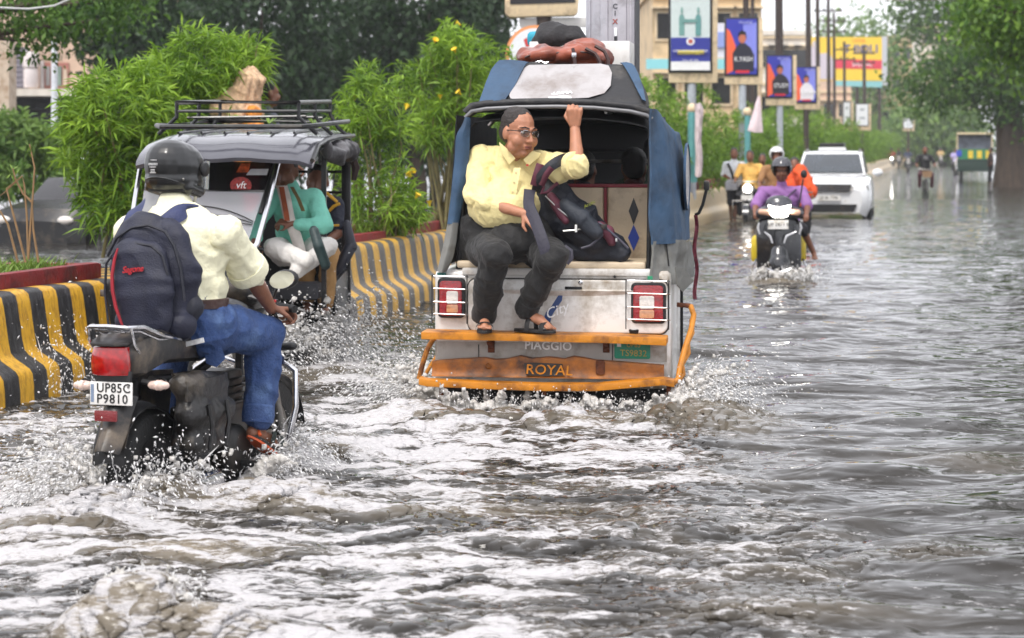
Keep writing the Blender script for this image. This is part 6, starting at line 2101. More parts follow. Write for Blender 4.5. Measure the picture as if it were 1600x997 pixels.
part('scarf_border', MB().grid([[L(x - 4, y, .455 - .02 * i), L(x + 4, y, .455 - .02 * i)] for i, (x, y) in enumerate(((440, 292), (443, 310), (447, 332), (449, 345)))], (0, -.006, 0)), mat('rust_border', (150, 74, 40), .8, var=.3), sf)
part('scarf_border', MB().grid([[L(x - 3, y, .46 - .02 * i), L(x + 3, y, .46 - .02 * i)] for i, (x, y) in enumerate(((456, 292), (466, 310), (474, 330)))], (0, -.006, 0)), mat('olive_border', (98, 84, 46), .8, var=.3), sf)
m = MB(); m.chain([L(491, 362, .12), L(498, 385, .08), L(508, 412, .10)], [.045, .052, .048], 12, ((1, 0, .3), .8))
blob('shoe', m, mat('dark_green_shoe', (34, 54, 54), .5, var=.3, bump=.3), tm, .010, 4)
J = dict(head=L(496, 284, 1.35), look=(.0, -1, -.05), face=(0, -1, 0), neck=L(496, 306, 1.38), shR=L(466, 322, 1.35), shL=L(524, 322, 1.35), pelvis=L(494, 398, 1.45),
         elR=L(458, 362, 1.2), wrR=L(470, 385, 1.05), elL=L(528, 366, 1.2), wrL=L(500, 384, 1.02), hipR=L(480, 398, 1.42), hipL=L(508, 398, 1.42), knR=L(478, 402, 1.0), knL=L(514, 402, 1.0), anR=L(480, 470, .98), anL=L(508, 478, .95), toeR=L(478, 484, .85), toeL=L(508, 490, .85))
bm_ = person('bearded passenger in navy and yellow shirt in the back of the electric rickshaw', J, SKIN_D, mat('navy_tee', (30, 34, 50), .8, var=.15, bump=.3), .75, mat('tan_trousers', (172, 132, 82), .8, var=.12, bump=.3), 1.9, HAIR, voxel=.012, frame=E)
m = MB(); ax = frame3((0, -1, -.05), (0, 0, 1)); hc = Vector(J['head'])
m.cap(hd(hc, ax, -.05, .045, -.085), hd(hc, ax, .05, .045, -.085), .032); m.ell(hd(hc, ax, 0, .07, -.10), (.035, .03, .04))
blob('beard', m, HAIR, bm_, .010, 2)
YST = mat('yellow_stripe', (224, 170, 44), .7)
for pts in ([(508, 300), (518, 308), (527, 316)], [(514, 330), (522, 322), (531, 318)]):
    part('shoulder_stripe', MB().tube([L(x, y, 1.24) for x, y in pts], [.012, .014, .012], 6), YST, bm_)
part('sleeve_band', MB().tube([L(510, 353, 1.12), L(530, 352, 1.14)], .009, 6), YST, bm_)
J = dict(head=L(285, 300, .8), look=(0, -1, 0), face=(0, -1, 0), neck=L(285, 325, .8), shR=L(255, 340, .8), shL=L(315, 340, .8), pelvis=L(285, 410, .85), elR=L(250, 375, .6), wrR=L(290, 386, .35), elL=L(330, 375, .6), wrL=L(345, 380, .30),
         hipR=L(270, 408, .8), hipL=L(300, 408, .8), knR=L(265, 405, .45), knL=L(310, 405, .45), anR=L(265, 470, .45), anL=L(310, 470, .45))
person('driver of the electric rickshaw behind the dusty windscreen', J, SKIN_D, mat('rose_shirt', (188, 132, 140), .8), 1.3, mat('dark_trousers', (34, 34, 38), .8), 1.9, HAIR, voxel=.016, frame=E)

# woman in a beige scarf and a man beyond the roof, standing on the median
def stander(label, px, py, Y, shirt, tr_, h=1.6, cover=None):
    c = P(px, py, Y); x, y, z = c
    J = dict(head=c, look=cover or (.9, .5, 0), face=(.9, .5, 0), neck=c + Vector((-.02, 0, -.15)), shR=c + Vector((.06, -.18, -.25)), shL=c + Vector((-.08, .18, -.25)), pelvis=c + Vector((-.03, 0, -.78)),
             elR=c + Vector((.10, -.24, -.55)), wrR=c + Vector((.26, -.16, -.66)), elL=c + Vector((-.08, .25, -.55)), wrL=c + Vector((.1, .22, -.7)),
             hipR=c + Vector((0, -.09, -.8)), hipL=c + Vector((-.04, .09, -.8)), knR=c + Vector((.03, -.09, -1.2)), knL=c + Vector((0, .09, -1.2)), anR=c + Vector((0, -.09, .66 - z)), anL=c + Vector((-.03, .09, .66 - z)))
    J['knR'].z = J['knL'].z = (.66 + z - .8) / 2 + .02
    for k in J:
        if k not in ('look', 'face', 'hup'):
            J[k] = Vector(J[k]) - Vector((x, y, 0))
    return person(label, J, SKIN_D, shirt, 1.6, tr_, 1.9, None if cover else HAIR, voxel=.014, loc=(x, y, 0))
SCA = mat('beige_print_scarf', (196, 164, 132), .85, var=.28, scale=34, bump=.3)
w = stander('woman in a beige patterned head scarf seen above the dark rickshaw roof', 391, 134, 18.3, mat('orange_print', (206, 130, 52), .8, var=.5, scale=24), mat('red_cloth', (176, 30, 36), .8), cover=(1, .3, -.1))
m = MB()
hz = P(391, 134, 18.3).z
m.ell((-.01, .01, hz + .02), (.125, .135, .145))
for i in range(11):
    a = 2 * PI * i / 11 + .2
    ca, sa = math.cos(a), math.sin(a)
    m.chain([(.03 * ca, .03 * sa, hz + .155), (.118 * ca, .122 * sa, hz + .05), (.105 * ca - .04, .11 * sa, hz - .10), (.17 * ca - .08, .15 * sa, hz - .30)], [.018, .024, .030, .034], 8)
m.chain([(-.05, 0, hz - .05), (-.10, 0, hz - .24), (-.12, 0, hz - .45)], [.12, .14, .15]); m.cap((-.26, 0, hz - .20), (.02, -.05, hz - .26), .11); m.cap((-.10, -.02, hz - .06), (-.22, 0, hz - .2), .09, .12)
blob('head_scarf', m, SCA, w, .010, 3, [(.012, (5, 6, 14), True)])
stander('man in a grey shirt standing behind the woman in the beige head scarf', 420, 146, 18.9, mat('grey_shirt', (90, 94, 104), .8, bump=.3), mat('dark_trousers', (34, 34, 38), .8))
# sprigs of leaves fallen on the roof
for i, (px, py, yl) in enumerate(((420, 185, 1.0), (490, 180, 1.3), (502, 176, 1.5))):
    p = E.world(E(px, py + 6, yl)); p.z = 1.72
    m = MB()
    for k in range(9):
        a = random.random() * 6.28
        d = Vector((math.cos(a), math.sin(a), random.uniform(.1, .7))).normalized(); u_ = basis(d)[0]
        m.add([(0, 0, 0), d * .06 + u_ * .010, d * .13, d * .06 - u_ * .010], [(0, 1, 2, 3)])
    o = part('leaf_sprig', m, GRASSM, None)
    o.location = p
    tag(o, ['green leaf sprig at the middle of the dark rickshaw roof', 'green leaf sprig at the right of the roof rack', 'rearmost green leaf sprig near the rack corner'][i], 'leaves', 'leaf sprigs fallen on the rickshaw roof')
# ================================================================ SCOOTER, CAR AND THE TRAFFIC BEYOND
S = Frame(1218, 24.0, 5)
sc = thing('scooter', 'black scooter with lit white headlamp wading towards the camera', 'scooter', S)
s0 = lambda x, y, yl=0.0: S(x, y, yl)
SBL = mat('scooter_black', (26, 27, 32), .22, var=.2, coat=.5, dirt=(70, 66, 62), dirt_amt=.15)
cx = s0(1218, 390).x
# leg shield: wide at the shoulders, pinched at the fender
rows = []
for py_, l, r, d in ((338, 1190, 1246, .02), (350, 1184, 1251, .0), (368, 1182, 1253, -.02), (390, 1183, 1253, -.03), (410, 1183, 1253, -.02), (432, 1184, 1252, .0), (452, 1186, 1250, .02)):
    a, b = s0(l, py_), s0(r, py_)
    rows.append([(a.x + (b.x - a.x) * t, d + .16 * (2 * t - 1) ** 2 - .03 * math.cos((2 * t - 1) * 6) * .4, a.z) for t in np.linspace(0, 1, 13)])
part('leg_shield', MB().grid(rows, (0, .04, 0)), SBL, sc, bevel=.004)
m = MB(); m.chain([s0(1217, 395, -.10), s0(1217, 415, -.16), s0(1217, 432, -.14)], [.10, .14, .15], 16, ((0, 1, 0), .8))
blob('front_fender', m, SBL, sc, .014, 4)
part('fender_trim', MB().tube([s0(x, y, -.30) for x, y in ((1199, 420), (1208, 424), (1217, 425), (1226, 424), (1236, 420))], .012, 6), CHROME, sc)
wheel(sc, (cx, -.05, .02), .22, .10)
m = MB(); m.chain([s0(1190, 333, .12), s0(1217, 328, .0), s0(1246, 333, .12)], [.075, .12, .075], 16, ((0, 0, 1), .9))
m.ell(s0(1217, 318, .04), (.16, .10, .10))
blob('handlebar_cowl', m, mat('scooter_grey', (52, 53, 60), .3, coat=.4), sc, .014, 4)
HLW = mat('lit_headlamp', (255, 252, 244), .2, var=.02, emit=7.0)
hl = [s0(x, y, -.12) for x, y in ((1200, 320), (1206, 322), (1217, 324), (1228, 322), (1236, 320), (1234, 330), (1231, 338), (1225, 340), (1209, 340), (1204, 336), (1203, 329))]
part('headlamp', MB().prism(hl, (0, .05, 0)), HLW, sc, bevel=.006)
for a, b in ((1189, 1199), (1236, 1246)):
    part('indicator', MB().chain([s0(a, 331, -.03), s0(b, 332, -.08)], [.035, .04], 10), mat('peach_lens', (214, 168, 140), .2, coat=.6), sc)
part('number_plate', MB().prism([s0(x, y, -.09) for x, y in ((1200, 344), (1232, 344), (1232, 358), (1200, 358))], (0, .01, 0)), PLW, sc)
text('plate_lettering', 'UP 2411 8', .058, PLK, sc, s0(1216, 351, -.10), (1, 0, 0), (0, 0, 1), .001)
for pts in ([(1186, 348), (1184, 356), (1187, 366)], [(1250, 348), (1252, 356), (1249, 366)], [(1194, 362), (1203, 369), (1207, 380)], [(1244, 362), (1229, 369), (1225, 380)]):
    part('chrome_trim', MB().tube([s0(x, y, -.06 + (.10 if abs(x - 1218) > 28 else 0)) for x, y in pts], [.008, .016, .008], 6), mat('pale_trim', (214, 214, 218), .25, metal=.3), sc)
for sg in (-1, 1):
    c = s0(1218 + sg * 36, 420, .55)
    part('crash_bar', MB().tube([c + Vector((0, 0, .12)), c + Vector((sg * .05, 0, .02)), c + Vector((sg * .02, 0, -.14))], .014, 6), CHROME, sc)
    part('grip', MB().tube([s0(1218 + sg * 30, 338, .10), s0(1218 + sg * 41, 342, .16)], .018, 8), RUBBER, sc)
part('rear_body', MB().chain([(cx, .55, .30), (cx, 1.0, .42)], [.16, .18], 14), SBL, sc)
part('seat', MB().chain([(cx, .60, .60), (cx, 1.15, .63)], [.13, .14], 14, ((0, 0, 1), .6)), mat('black_seat', (28, 27, 28)), sc)
part('mirror', MB().ell(s0(1256, 272, .12), (.04, .02, .05), None, 12, 8), BLACKPL, sc)
part('mirror_stem', MB().tube([s0(1248, 325, .10), s0(1255, 280, .12)], .010, 6), BLACKPL, sc)
for px in (1182, 1251):
    tag(S.place(part('yellow_can', MB().lathe(s0(px, 408, .75), (0, 0, 1), [(0, 0), (.055, 0), (.065, .03), (.065, .25), (.05, .29), (.03, .31), (0, .31)], 16), mat('yellow_plastic', (214, 188, 40), .4), None)),
        'yellow plastic can hanging at the %s side of the black scooter' % ('pavement' if px < 1200 else 'rider\'s bare leg'), 'can')
Q = lambda x, y, yl=.5: S(x, y, yl)
PUR = mat('purple_shirt', (142, 98, 156), .75, var=.08, scale=10, bump=.3, bscale=40)
J = dict(head=Q(1221, 266, .50), look=(0, -1, -.1), face=(0, -1, 0), neck=Q(1221, 290, .55), shR=Q(1192, 300, .55), shL=Q(1252, 300, .55), pelvis=Q(1220, 350, .72),
         elR=Q(1181, 322, .40), wrR=Q(1180, 332, .20), elL=Q(1262, 322, .40), wrL=Q(1260, 335, .20), handR=((.1, -.8, -.3), (0, .2, -1), .8, 1), handL=((-.1, -.8, -.3), (0, .2, -1), .8, -1),
         hipR=Q(1208, 352, .70), hipL=Q(1234, 352, .70), knR=Q(1196, 372, .30), knL=Q(1254, 358, .40), anR=Q(1200, 425, .42), anL=Q(1272, 396, .50), toeR=Q(1200, 435, .30), toeL=Q(1273, 404, .38))
pr = person('scooter rider in a purple shirt and black helmet with a strap across the chest', J, SKIN_D, PUR, .95, mat('dark_shorts', (32, 32, 38), .8), 1.15, None, mat('black_helmet', (26, 27, 28)), glass_mat('smoke_visor', (90, 90, 96), .6), voxel=.012, frame=S, belly=1.25, wide=1.12, arm=1.1)
ax = frame3((0, -1, -.1), (0, 0, 1)); hc = Vector(J['head'])
part('glasses', MB().tube([hd(hc, ax, x, y, .008) for x, y in ((-.07, .06), (-.04, .10), (0, .108), (.04, .10), (.07, .06))], .006, 6), BLACKPL, pr)
part('chest_strap', MB().tube([Q(x, y, yl) for x, y, yl in ((1244, 296, .42), (1228, 310, .385), (1212, 326, .37), (1198, 340, .40))], .014, 6), mat('plum_strap', (74, 50, 84), .7), pr)

# generic far motorbike and rider pieces
def far_bike(label, px, wy, yaw, lit=True, colr=None, group=None, scale=1.0):
    Y = CAMZ * F / (wy - HOR)
    fr = Frame(px, Y, yaw)
    t = thing('motorbike', label, 'motorbike', fr, group)
    bm = colr or SBL
    wheel(t, (0, -.45, .08), .29, .10, n=16)
    wheel(t, (0, .80, .08), .29, .11, n=16)
    part('fork', MB().tube([(-.08, -.45, .08), (-.09, -.25, .72)], .022, 6).tube([(.08, -.45, .08), (.09, -.25, .72)], .022, 6), STEEL, t, kind='stuff')
    part('mudguard', MB().grid([[(.06 * s, -.45 - .33 * math.cos(a), .08 + .33 * math.sin(a)) for s in (-1, 0, 1)] for a in np.linspace(.3, 2.6, 8)], (0, 0, -.01)), bm, t)
    m = MB(); m.chain([(0, -.1, .62), (0, .2, .66), (0, .8, .62)], [.11, .13, .11], 12)
    part('tank_and_seat', m, bm, t, kind='stuff')
    part('engine', MB().box((0, .2, .25), (.26, .45, .4)), ENGINE, t, bevel=.03)
    part('handlebar', MB().tube([(-.34, -.12, .82), (-.12, -.22, .84), (.12, -.22, .84), (.34, -.12, .82)], .014, 6), STEEL, t)
    part('headlamp', MB().lathe((0, -.28, .70), (0, -1, 0), [(.05, -.1), (.09, 0), (.085, .03), (0, .045)], 14), HLW if lit else CLEARL, t)
    part('front_plate', MB().box((0, -.40, .52), (.24, .01, .09)), PLW, t)
    return fr, t


def far_rider(label, fr, shirt, helmet=None, lean=0.0, yl=.45, z=.62, pill=False, vox=.02, group=None, skin=None, h=1.0, away=False, trs=None):
    c = lambda x, y, zz: (x + lean * (zz - z), yl + y, zz)
    J = dict(head=c(0, -.10, z + .74), look=(0, 1 if away else -1, 0), face=(0, -1, 0), neck=c(0, -.06, z + .58), shR=c(-.2, -.04, z + .52), shL=c(.2, -.04, z + .52), pelvis=c(0, 0, z),
             elR=c(-.29, -.22, z + .28), wrR=c(-.28, -.46, z + .20), elL=c(.29, -.22, z + .28), wrL=c(.28, -.46, z + .20), hipR=c(-.1, 0, z), hipL=c(.1, 0, z),
             knR=c(-.2, -.38, z - .06), knL=c(.2, -.38, z - .06), anR=c(-.19, -.28, z - .48), anL=c(.19, -.28, z - .48))
    return person(label, J, skin or SKIN_D, shirt, .8, trs or mat('dark_trousers', (34, 34, 38)), 1.9, HAIR if not helmet else None, helmet, voxel=vox, frame=fr, group=group, hands=False, feet=False, detail=vox < .019)


fr, t = far_bike('motorbike with a glowing round headlamp beside the pale median wall', 1170, 347, 12)
far_rider('rider in a yellow shirt on the motorbike beside the median wall', fr, mat('yellow_shirt', (228, 180, 96), .8, var=.08, bump=.3), yl=.35, vox=.016)
part('leg_guard', MB().tube([(-.02, -.30, .46), (-.30, -.28, .44), (-.32, -.28, .1), (-.05, -.25, .05)], .02, 6), CHROME, t)
part('leg_guard', MB().tube([(.02, -.30, .46), (.30, -.28, .44), (.32, -.28, .1), (.05, -.25, .05)], .02, 6), CHROME, t)
far_rider('pillion passenger with brown sleeves behind the yellow shirted rider', Frame(1186, 43.4, 12), mat('brown_shirt', (150, 110, 70), .8), yl=.9, z=.55, vox=.022)
W_ = Frame(1148, 43, 10)
w0 = lambda x, y, yl=0: W_(x, y, yl)
J = dict(head=w0(1147, 240), look=(.1, -1, 0), face=(.1, -1, 0), neck=w0(1147, 251), shR=w0(1134, 257), shL=w0(1160, 257), pelvis=w0(1147, 292), elR=w0(1130, 273), wrR=w0(1140, 279, -.2), elL=w0(1164, 273), wrL=w0(1154, 264, -.22),
         hipR=w0(1142, 293), hipL=w0(1152, 293), knR=w0(1141, 316, -.1), knL=w0(1150, 316, .1), anR=w0(1143, 345, .05), anL=w0(1148, 349, -.1))
wk = person('man in a white shirt with dark bag straps wading beside the median in dark shorts', J, SKIN_D, mat('white_shirt', (222, 226, 232), .8, var=.05, bump=.3), .95, mat('dark_shorts', (32, 32, 38)), 1.1, HAIR, voxel=.018, frame=W_, hands=False, feet=False)
for pts in ([(1137, 255), (1142, 266), (1146, 280)], [(1156, 255), (1152, 266), (1150, 280)]):
    part('bag_strap', MB().tube([w0(x, y, -.16) for x, y in pts], .03, 6), BLACKPL, wk)
tag(W_.place(part('grey_bag', MB().box(w0(1143, 290, -.2), (.26, .14, .2)), mat('grey_bag', (150, 152, 160), .6), None, bevel=.03)), 'small grey bag hanging in front of the wading man in white', 'bag')
fr, t = far_bike('motorbike half hidden behind the scooter rider', 1236, 380, 8, lit=False)
OR = mat('orange_cloth', (226, 84, 30), .75, var=.12, bump=.3)
far_rider('rider in white helmet with brown shirt directly behind the scooter rider', Frame(1214, 34.3, 6), mat('brown_shirt', (150, 110, 70)), mat('white_helmet', (214, 214, 214), .3, coat=.4), yl=.3, z=.66, vox=.018)
o_ = far_rider('pillion rider wrapped in orange cloth behind the scooter rider', Frame(1242, 33.6, 6), OR, yl=.3, z=.52, vox=.018)
m = MB(); f_ = Frame(1242, 33.6, 6); m.chain([f_(1250, 268, .1), f_(1258, 282, .05), f_(1268, 300, .0)], [.11, .12, .10], 12)
blob('orange_drape', m, OR, o_, .02, 3, [(.03, (7, 7, 7), True)])

# ---- white car
V = Frame(1292, 45.0, 11)
cr = thing('car', 'white car with roof box driving towards the camera behind the scooter', 'car', V)
CW = mat('car_white', (232, 233, 235), .18, var=.03, coat=.8, dirt=(170, 160, 146), dirt_amt=.15)
def loft(rows, mt, name, par, cap_=True):
    m = MB().grid(rows)
    if cap_:
        m.add(rows[0], [tuple(range(len(rows[0])))]); m.add(rows[-1], [tuple(range(len(rows[-1])))])
    return part(name, m, mt, par)
def sec(y, w, z0, z1, crown, tuck):
    return [(-w * tuck, y, z0), (-w, y, z0 + .2), (-w * 1.0, y, z0 + (z1 - z0) * .62), (-w * .96, y, z1 - .05), (-w * .85, y, z1), (-w * .4, y, z1 + crown), (0, y, z1 + crown * 1.3), (w * .4, y, z1 + crown), (w * .85, y, z1), (w * .96, y, z1 - .05), (w, y, z0 + (z1 - z0) * .62), (w, y, z0 + .2), (w * tuck, y, z0)]
bx = .06
body = loft([sec(y, w, z0, z1, c_, .9) for y, w, z0, z1, c_ in ((-.10, .70, .12, .62, .02), (0, .80, .05, .72, .03), (.12, .86, .02, .78, .04), (.5, .90, .0, .84, .05), (1.0, .91, .0, .90, .03), (1.6, .91, 0, .92, 0), (3.0, .91, 0, .93, 0), (4.0, .86, .05, .9, 0), (4.2, .78, .2, .8, 0))], CW, 'body', cr)
body.location.x = bx
gh = loft([[(-w, y + dy, z) if i == 0 else (w, y + dy, z) for i in (0,)] + [(-w * .96, y, z1), (0, y, z1 + .03), (w * .96, y, z1), (w, y + dy, z)] for y, dy, w, z, z1 in ((1.0, 0, .78, .92, .94), (1.75, 0, .68, .92, 1.41), (2.2, 0, .69, .92, 1.45), (3.2, 0, .69, .92, 1.43), (4.0, 0, .72, .90, 1.0))], CW, 'cabin', cr)
gh.location.x = bx
part('windscreen', MB().grid([[(bx + .70 * s, .99 + .04 * s * s - .02, .985) for s in np.linspace(-1, 1, 9)], [(bx + .60 * s, 1.66 + .04 * s * s - .02, 1.385) for s in np.linspace(-1, 1, 9)]], (0, .01, .01)), mat('car_glass', (46, 53, 60), .05, var=.3, scale=2, spec=.9), cr)
for s in (-1, 1):
    part('side_window', MB().prism([(bx + s * .755, 1.3, .97), (bx + s * .675, 1.9, 1.37), (bx + s * .675, 3.1, 1.37), (bx + s * .755, 3.5, .97)], (s * .012, 0, 0)), TINT, cr)
    hl_ = part('headlamp', MB().prism([(bx + s * .42, -.11, .66), (bx + s * .80, .06, .70), (bx + s * .83, .10, .62), (bx + s * .44, -.13, .60)], (0, -.015, 0)), CLEARL, cr)
    part('lamp_frame', MB().prism([(bx + s * .40, -.10, .67), (bx + s * .82, .075, .715), (bx + s * .85, .115, .60), (bx + s * .42, -.12, .585)], (0, .015, 0)), BLACKPL, cr)
    part('fog_lamp', MB().prism([(bx + s * .60, -.05, .34), (bx + s * .74, .0, .36), (bx + s * .72, .0, .22), (bx + s * .62, -.05, .22)], (0, -.035, 0)), BLACKPL, cr)
    part('mirror', MB().ell((bx + s * 1.02, 1.18, .98), (.12, .07, .085), None, 12, 8), CW, cr)
    wheel(cr, (bx + s * .80, .62, .12), .33, .2)
    wheel(cr, (bx + s * .80, 3.4, .12), .33, .2)
    part('roof_rail', MB().tube([(bx + s * .60, 1.9, 1.44), (bx + s * .60, 2.1, 1.50), (bx + s * .60, 3.2, 1.48), (bx + s * .60, 3.4, 1.42)], .016, 6), STEEL, cr)
part('grille', MB().prism([(bx - .50, -.13, .74), (bx + .50, -.13, .74), (bx + .42, -.15, .57), (bx - .42, -.15, .57)], (0, -.02, 0)), BLACKPL, cr)
for k in range(3):
    part('grille_bar', MB().box((bx, -.175, .60 + .045 * k), (.8, .01, .008)), CHROME, cr)
part('lower_intake', MB().prism([(bx - .60, -.13, .30), (bx + .60, -.13, .30), (bx + .52, -.13, .12), (bx - .52, -.13, .12)], (0, -.02, 0)), BLACKPL, cr)
part('bumper_trim', MB().box((bx, -.13, .09), (1.1, .05, .03)), STEEL, cr, bevel=.01)
part('number_plate', MB().box((bx - .02, -.165, .44), (.52, .012, .12)), PLW, cr)
text('plate_lettering', 'UP 80 1178', .085, PLK, cr, (bx - .02, -.174, .44))
part('wiper', MB().tube([(bx - .5, 1.0, .965), (bx + .05, 1.1, 1.02)], .012, 5), BLACKPL, cr)
rb = thing('roof_box', 'white and black roof carrier on top of the white car', 'carrier', V)
part('carrier_base', MB().box((bx - .02, 2.3, 1.50), (.62, .9, .10)), mat('car_white', (232, 233, 235)), rb, bevel=.04)
part('carrier_lid', MB().box((bx - .02, 2.3, 1.60), (.56, .85, .09)), BLACKPL, rb, bevel=.03)

# ---- cyclist
fr = Frame(1446, 66.5, 6)
t = thing('bicycle', 'bicycle ridden towards the camera in the middle of the road', 'bicycle', fr)
for y in (-.5, .55):
    part('wheel', MB().tube([(0, y + .33 * math.cos(a), .15 + .33 * math.sin(a)) for a in np.linspace(0, 2 * PI, 22, endpoint=False)], .022, 6, closed=True), RUBBER, t)
part('frame', MB().tube([(0, -.5, .15), (0, -.3, .75)], .02, 6).tube([(0, -.3, .68), (0, .3, .2), (0, .55, .15)], .02, 6), STEEL, t, kind='stuff')
part('handlebar', MB().tube([(-.27, -.22, .86), (0, -.32, .82), (.27, -.22, .86)], .014, 6), STEEL, t)
part('basket', MB().box((0, -.52, .68), (.26, .2, .2), None, 1.2), mat('wicker_basket', (150, 120, 90), .8), t)
far_rider('cyclist in a black t-shirt riding towards the camera', fr, mat('black_tee', (24, 24, 26), .8, var=.2), None, yl=.2, z=.72, vox=.022, trs=mat('maroon_trousers', (76, 36, 44), .8))
p_ = fr(1446, 245, -.02); text('shirt_print', '22', .14, mat('grey_print', (170, 170, 170), .6), t, (0, -.06, 1.22))

# ---- distant riders
GRP = 'riders in the hazy distance'
cols = [(214, 214, 220), (60, 66, 90), (150, 60, 60), (90, 110, 90), (200, 170, 120), (40, 40, 44), (120, 140, 170)]
spec = [(1338, 268, 0, 'dark clothing nearest the white car'), (1352, 262, 0, 'pale clothes right of the white car'), (1366, 264, 1, 'dark blue right of the white car'), (1393, 262, 2, 'pale shirt with a dazzling headlamp'),
        (1404, 259, 0, 'dark shirt right of the dazzling headlamp'), (1419, 266, 0, 'white shirt just left of the cyclist'), (1470, 258, 0, 'pale shirt right of the cyclist'), (1381, 256, 0, 'dark shirt left of the dazzling headlamp')]
for i, (px, wy, lit, what) in enumerate(spec):
    fr, t = far_bike('distant motorbike under the rider in ' + what, px, wy, 8, lit == 2, None, GRP)
    far_rider('distant motorbike rider in ' + what, fr, mat('far_shirt_%s' % 'abcdefg'[i % 7], cols[(i * 3 + (0 if i != 0 else 5)) % 7], .8), mat('black_helmet', (26, 27, 28)) if i % 3 == 0 else None, vox=.035, group=GRP)
fr, t = far_bike('white scooter with a rider in a lilac shirt far along the road', 1494, 270, 6, False, CW)
far_rider('rider in a lilac shirt on the far white scooter', fr, mat('lilac_shirt', (170, 160, 200), .8), None, vox=.03)

# ---- green three-wheeler by the tree, person beside the trunk, yellow vehicle at the edge
G = Frame(1524, 101, 14)
t = thing('cargo_rickshaw', 'green and yellow three wheeled carrier with cream roof parked by the tree', 'rickshaw', G)
g0 = lambda x, y, yl=0: G(x, y, yl)
a, b = g0(1495, 208), g0(1552, 214)
part('roof', MB().box(((a.x + b.x) / 2, .9, 2.22), (b.x - a.x, 2.0, .10)), mat('cream_roof', (214, 196, 158), .6), t, bevel=.04)
part('tailboard', MB().span((a.x, 0, .95), (b.x - .15, .05, 1.45)), mat('green_board', (46, 124, 86), .6, var=.2), t)
for k in range(3):
    x = a.x + .55 + .42 * k
    part('yellow_panel', MB().span((x, -.02, 1.0), (x + .24, .0, 1.38)), mat('yellow_panel', (226, 196, 60), .6), t)
part('cargo_body', MB().span((a.x, .06, .35), (b.x, 1.8, .94)), mat('dark_green_body', (36, 58, 50), .6), t, bevel=.03)
part('cabin_back_sheet', MB().span((a.x + .05, .3, 1.46), (b.x - .05, .34, 2.17)), mat('grey_cabin_back', (104, 110, 124), .5, var=.4, scale=3), t)  # mottled grey sheet across the cabin, from tailboard to roof
for x in (a.x + .02, b.x - .06):
    part('corner_post', MB().span((x - .03, 0, .95), (x + .03, .06, 2.18)), mat('cream_roof', (214, 196, 158)), t)
for x in (a.x + .2, b.x - .2):
    wheel(t, (x, .4, .08), .28, .16, n=16)
part('blue_panel', MB().span((a.x - .02, -.03, 1.1), (a.x + .24, -.01, 1.4)), mat('blue_panel', (60, 80, 190), .6), t)
fr = Frame(1548, 92, 0)
c = lambda x, y, z: (x, y, z)
J = dict(head=c(0, 0, 1.42), look=(-1, .2, 0), face=(-1, .2, 0), neck=c(0, 0, 1.27), shR=c(0, .2, 1.2), shL=c(0, -.2, 1.2), pelvis=c(0, 0, .72), elR=c(.02, .26, .92), wrR=c(-.1, .24, .7), elL=c(.02, -.26, .92), wrL=c(-.1, -.24, .7), hipR=c(0, .1, .7), hipL=c(0, -.1, .7), knR=c(0, .1, .3), knL=c(-.05, -.1, .3), anR=c(0, .1, -.1), anL=c(0, -.1, -.1))
person('person in dark brown clothes standing beside the big tree trunk', J, SKIN_D, mat('dark_brown_cloth', (52, 36, 32)), .9, mat('dark_trousers', (34, 34, 38)), 1.7, HAIR, voxel=.03, frame=fr, hands=False, feet=False)
Y_ = Frame(1606, 88, 10)
t = thing('yellow_rickshaw', 'yellow roofed vehicle cut off by the right edge of the picture', 'rickshaw', Y_)
part('roof', MB().box((0, .9, 1.72), (1.1, 2.2, .22)), mat('yellow_panel', (226, 196, 60)), t, bevel=.08)
part('body', MB().box((0, .9, .55), (1.2, 2.2, 1.0)), mat('dark_green_body', (36, 58, 50)), t, bevel=.08)
part('windscreen', MB().box((0, -.12, 1.35), (1.0, .04, .55)), TINT, t)
wheel(t, (0, -.1, .08), .26, .12, n=16)
# dark vehicle on the other carriageway at the left
D = Frame(60, 33, 14)
t = thing('parked_car', 'dark parked car on the far carriageway half hidden by the left bush', 'car', D)
rows = [[(-w, y, .0), (-w, y, z * .7), (-w * .8, y, z), (0, y, z + .02), (w * .8, y, z), (w, y, z * .7), (w, y, .0)] for y, w, z in ((-.2, .6, .35), (0, .82, .55), (.9, .88, .66), (2.6, .88, .7), (3.6, .8, .6))]
loft(rows, BLACK, 'body', t)
part('cabin', MB().prism([(-.7, 1.0, .66), (.7, 1.0, .66), (.6, 1.5, 1.05), (-.6, 1.5, 1.05)], (0, 1.3, 0)), TINT, t, bevel=.05)
for s in (-1, 1):
    wheel(t, (s * .82, .45, .1), .32, .2, n=18); wheel(t, (s * .82, 2.9, .1), .32, .2, n=18)
    part('headlamp', MB().ell((s * .55, -.16, .38), (.14, .06, .07)), CLEARL, t)
# ================================================================ BUSHES AND TREES
BUSH = leaf_mat('oleander_leaf', (78, 116, 26), (164, 198, 68), .45)
BUSHF = leaf_mat('hedge_leaf', (76, 114, 30), (156, 190, 72), .5)
DARKT = leaf_mat('dark_tree_leaf', (28, 50, 28), (70, 98, 58), .5)
MIDT = leaf_mat('tree_leaf', (42, 76, 24), (104, 140, 52), .5)
NEART = leaf_mat('near_branch_leaf', (62, 104, 26), (140, 176, 66), .45)
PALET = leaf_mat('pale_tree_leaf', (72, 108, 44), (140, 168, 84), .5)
BARK = mat('bark', (70, 58, 48), .9, var=.35, scale=8, bump=.9, bscale=14, stretch=(1, 1, .3))
GREENSTEM = mat('bush_stem', (112, 104, 66), .8, var=.3)
FLOW = mat('yellow_petal', (236, 200, 40), .5)


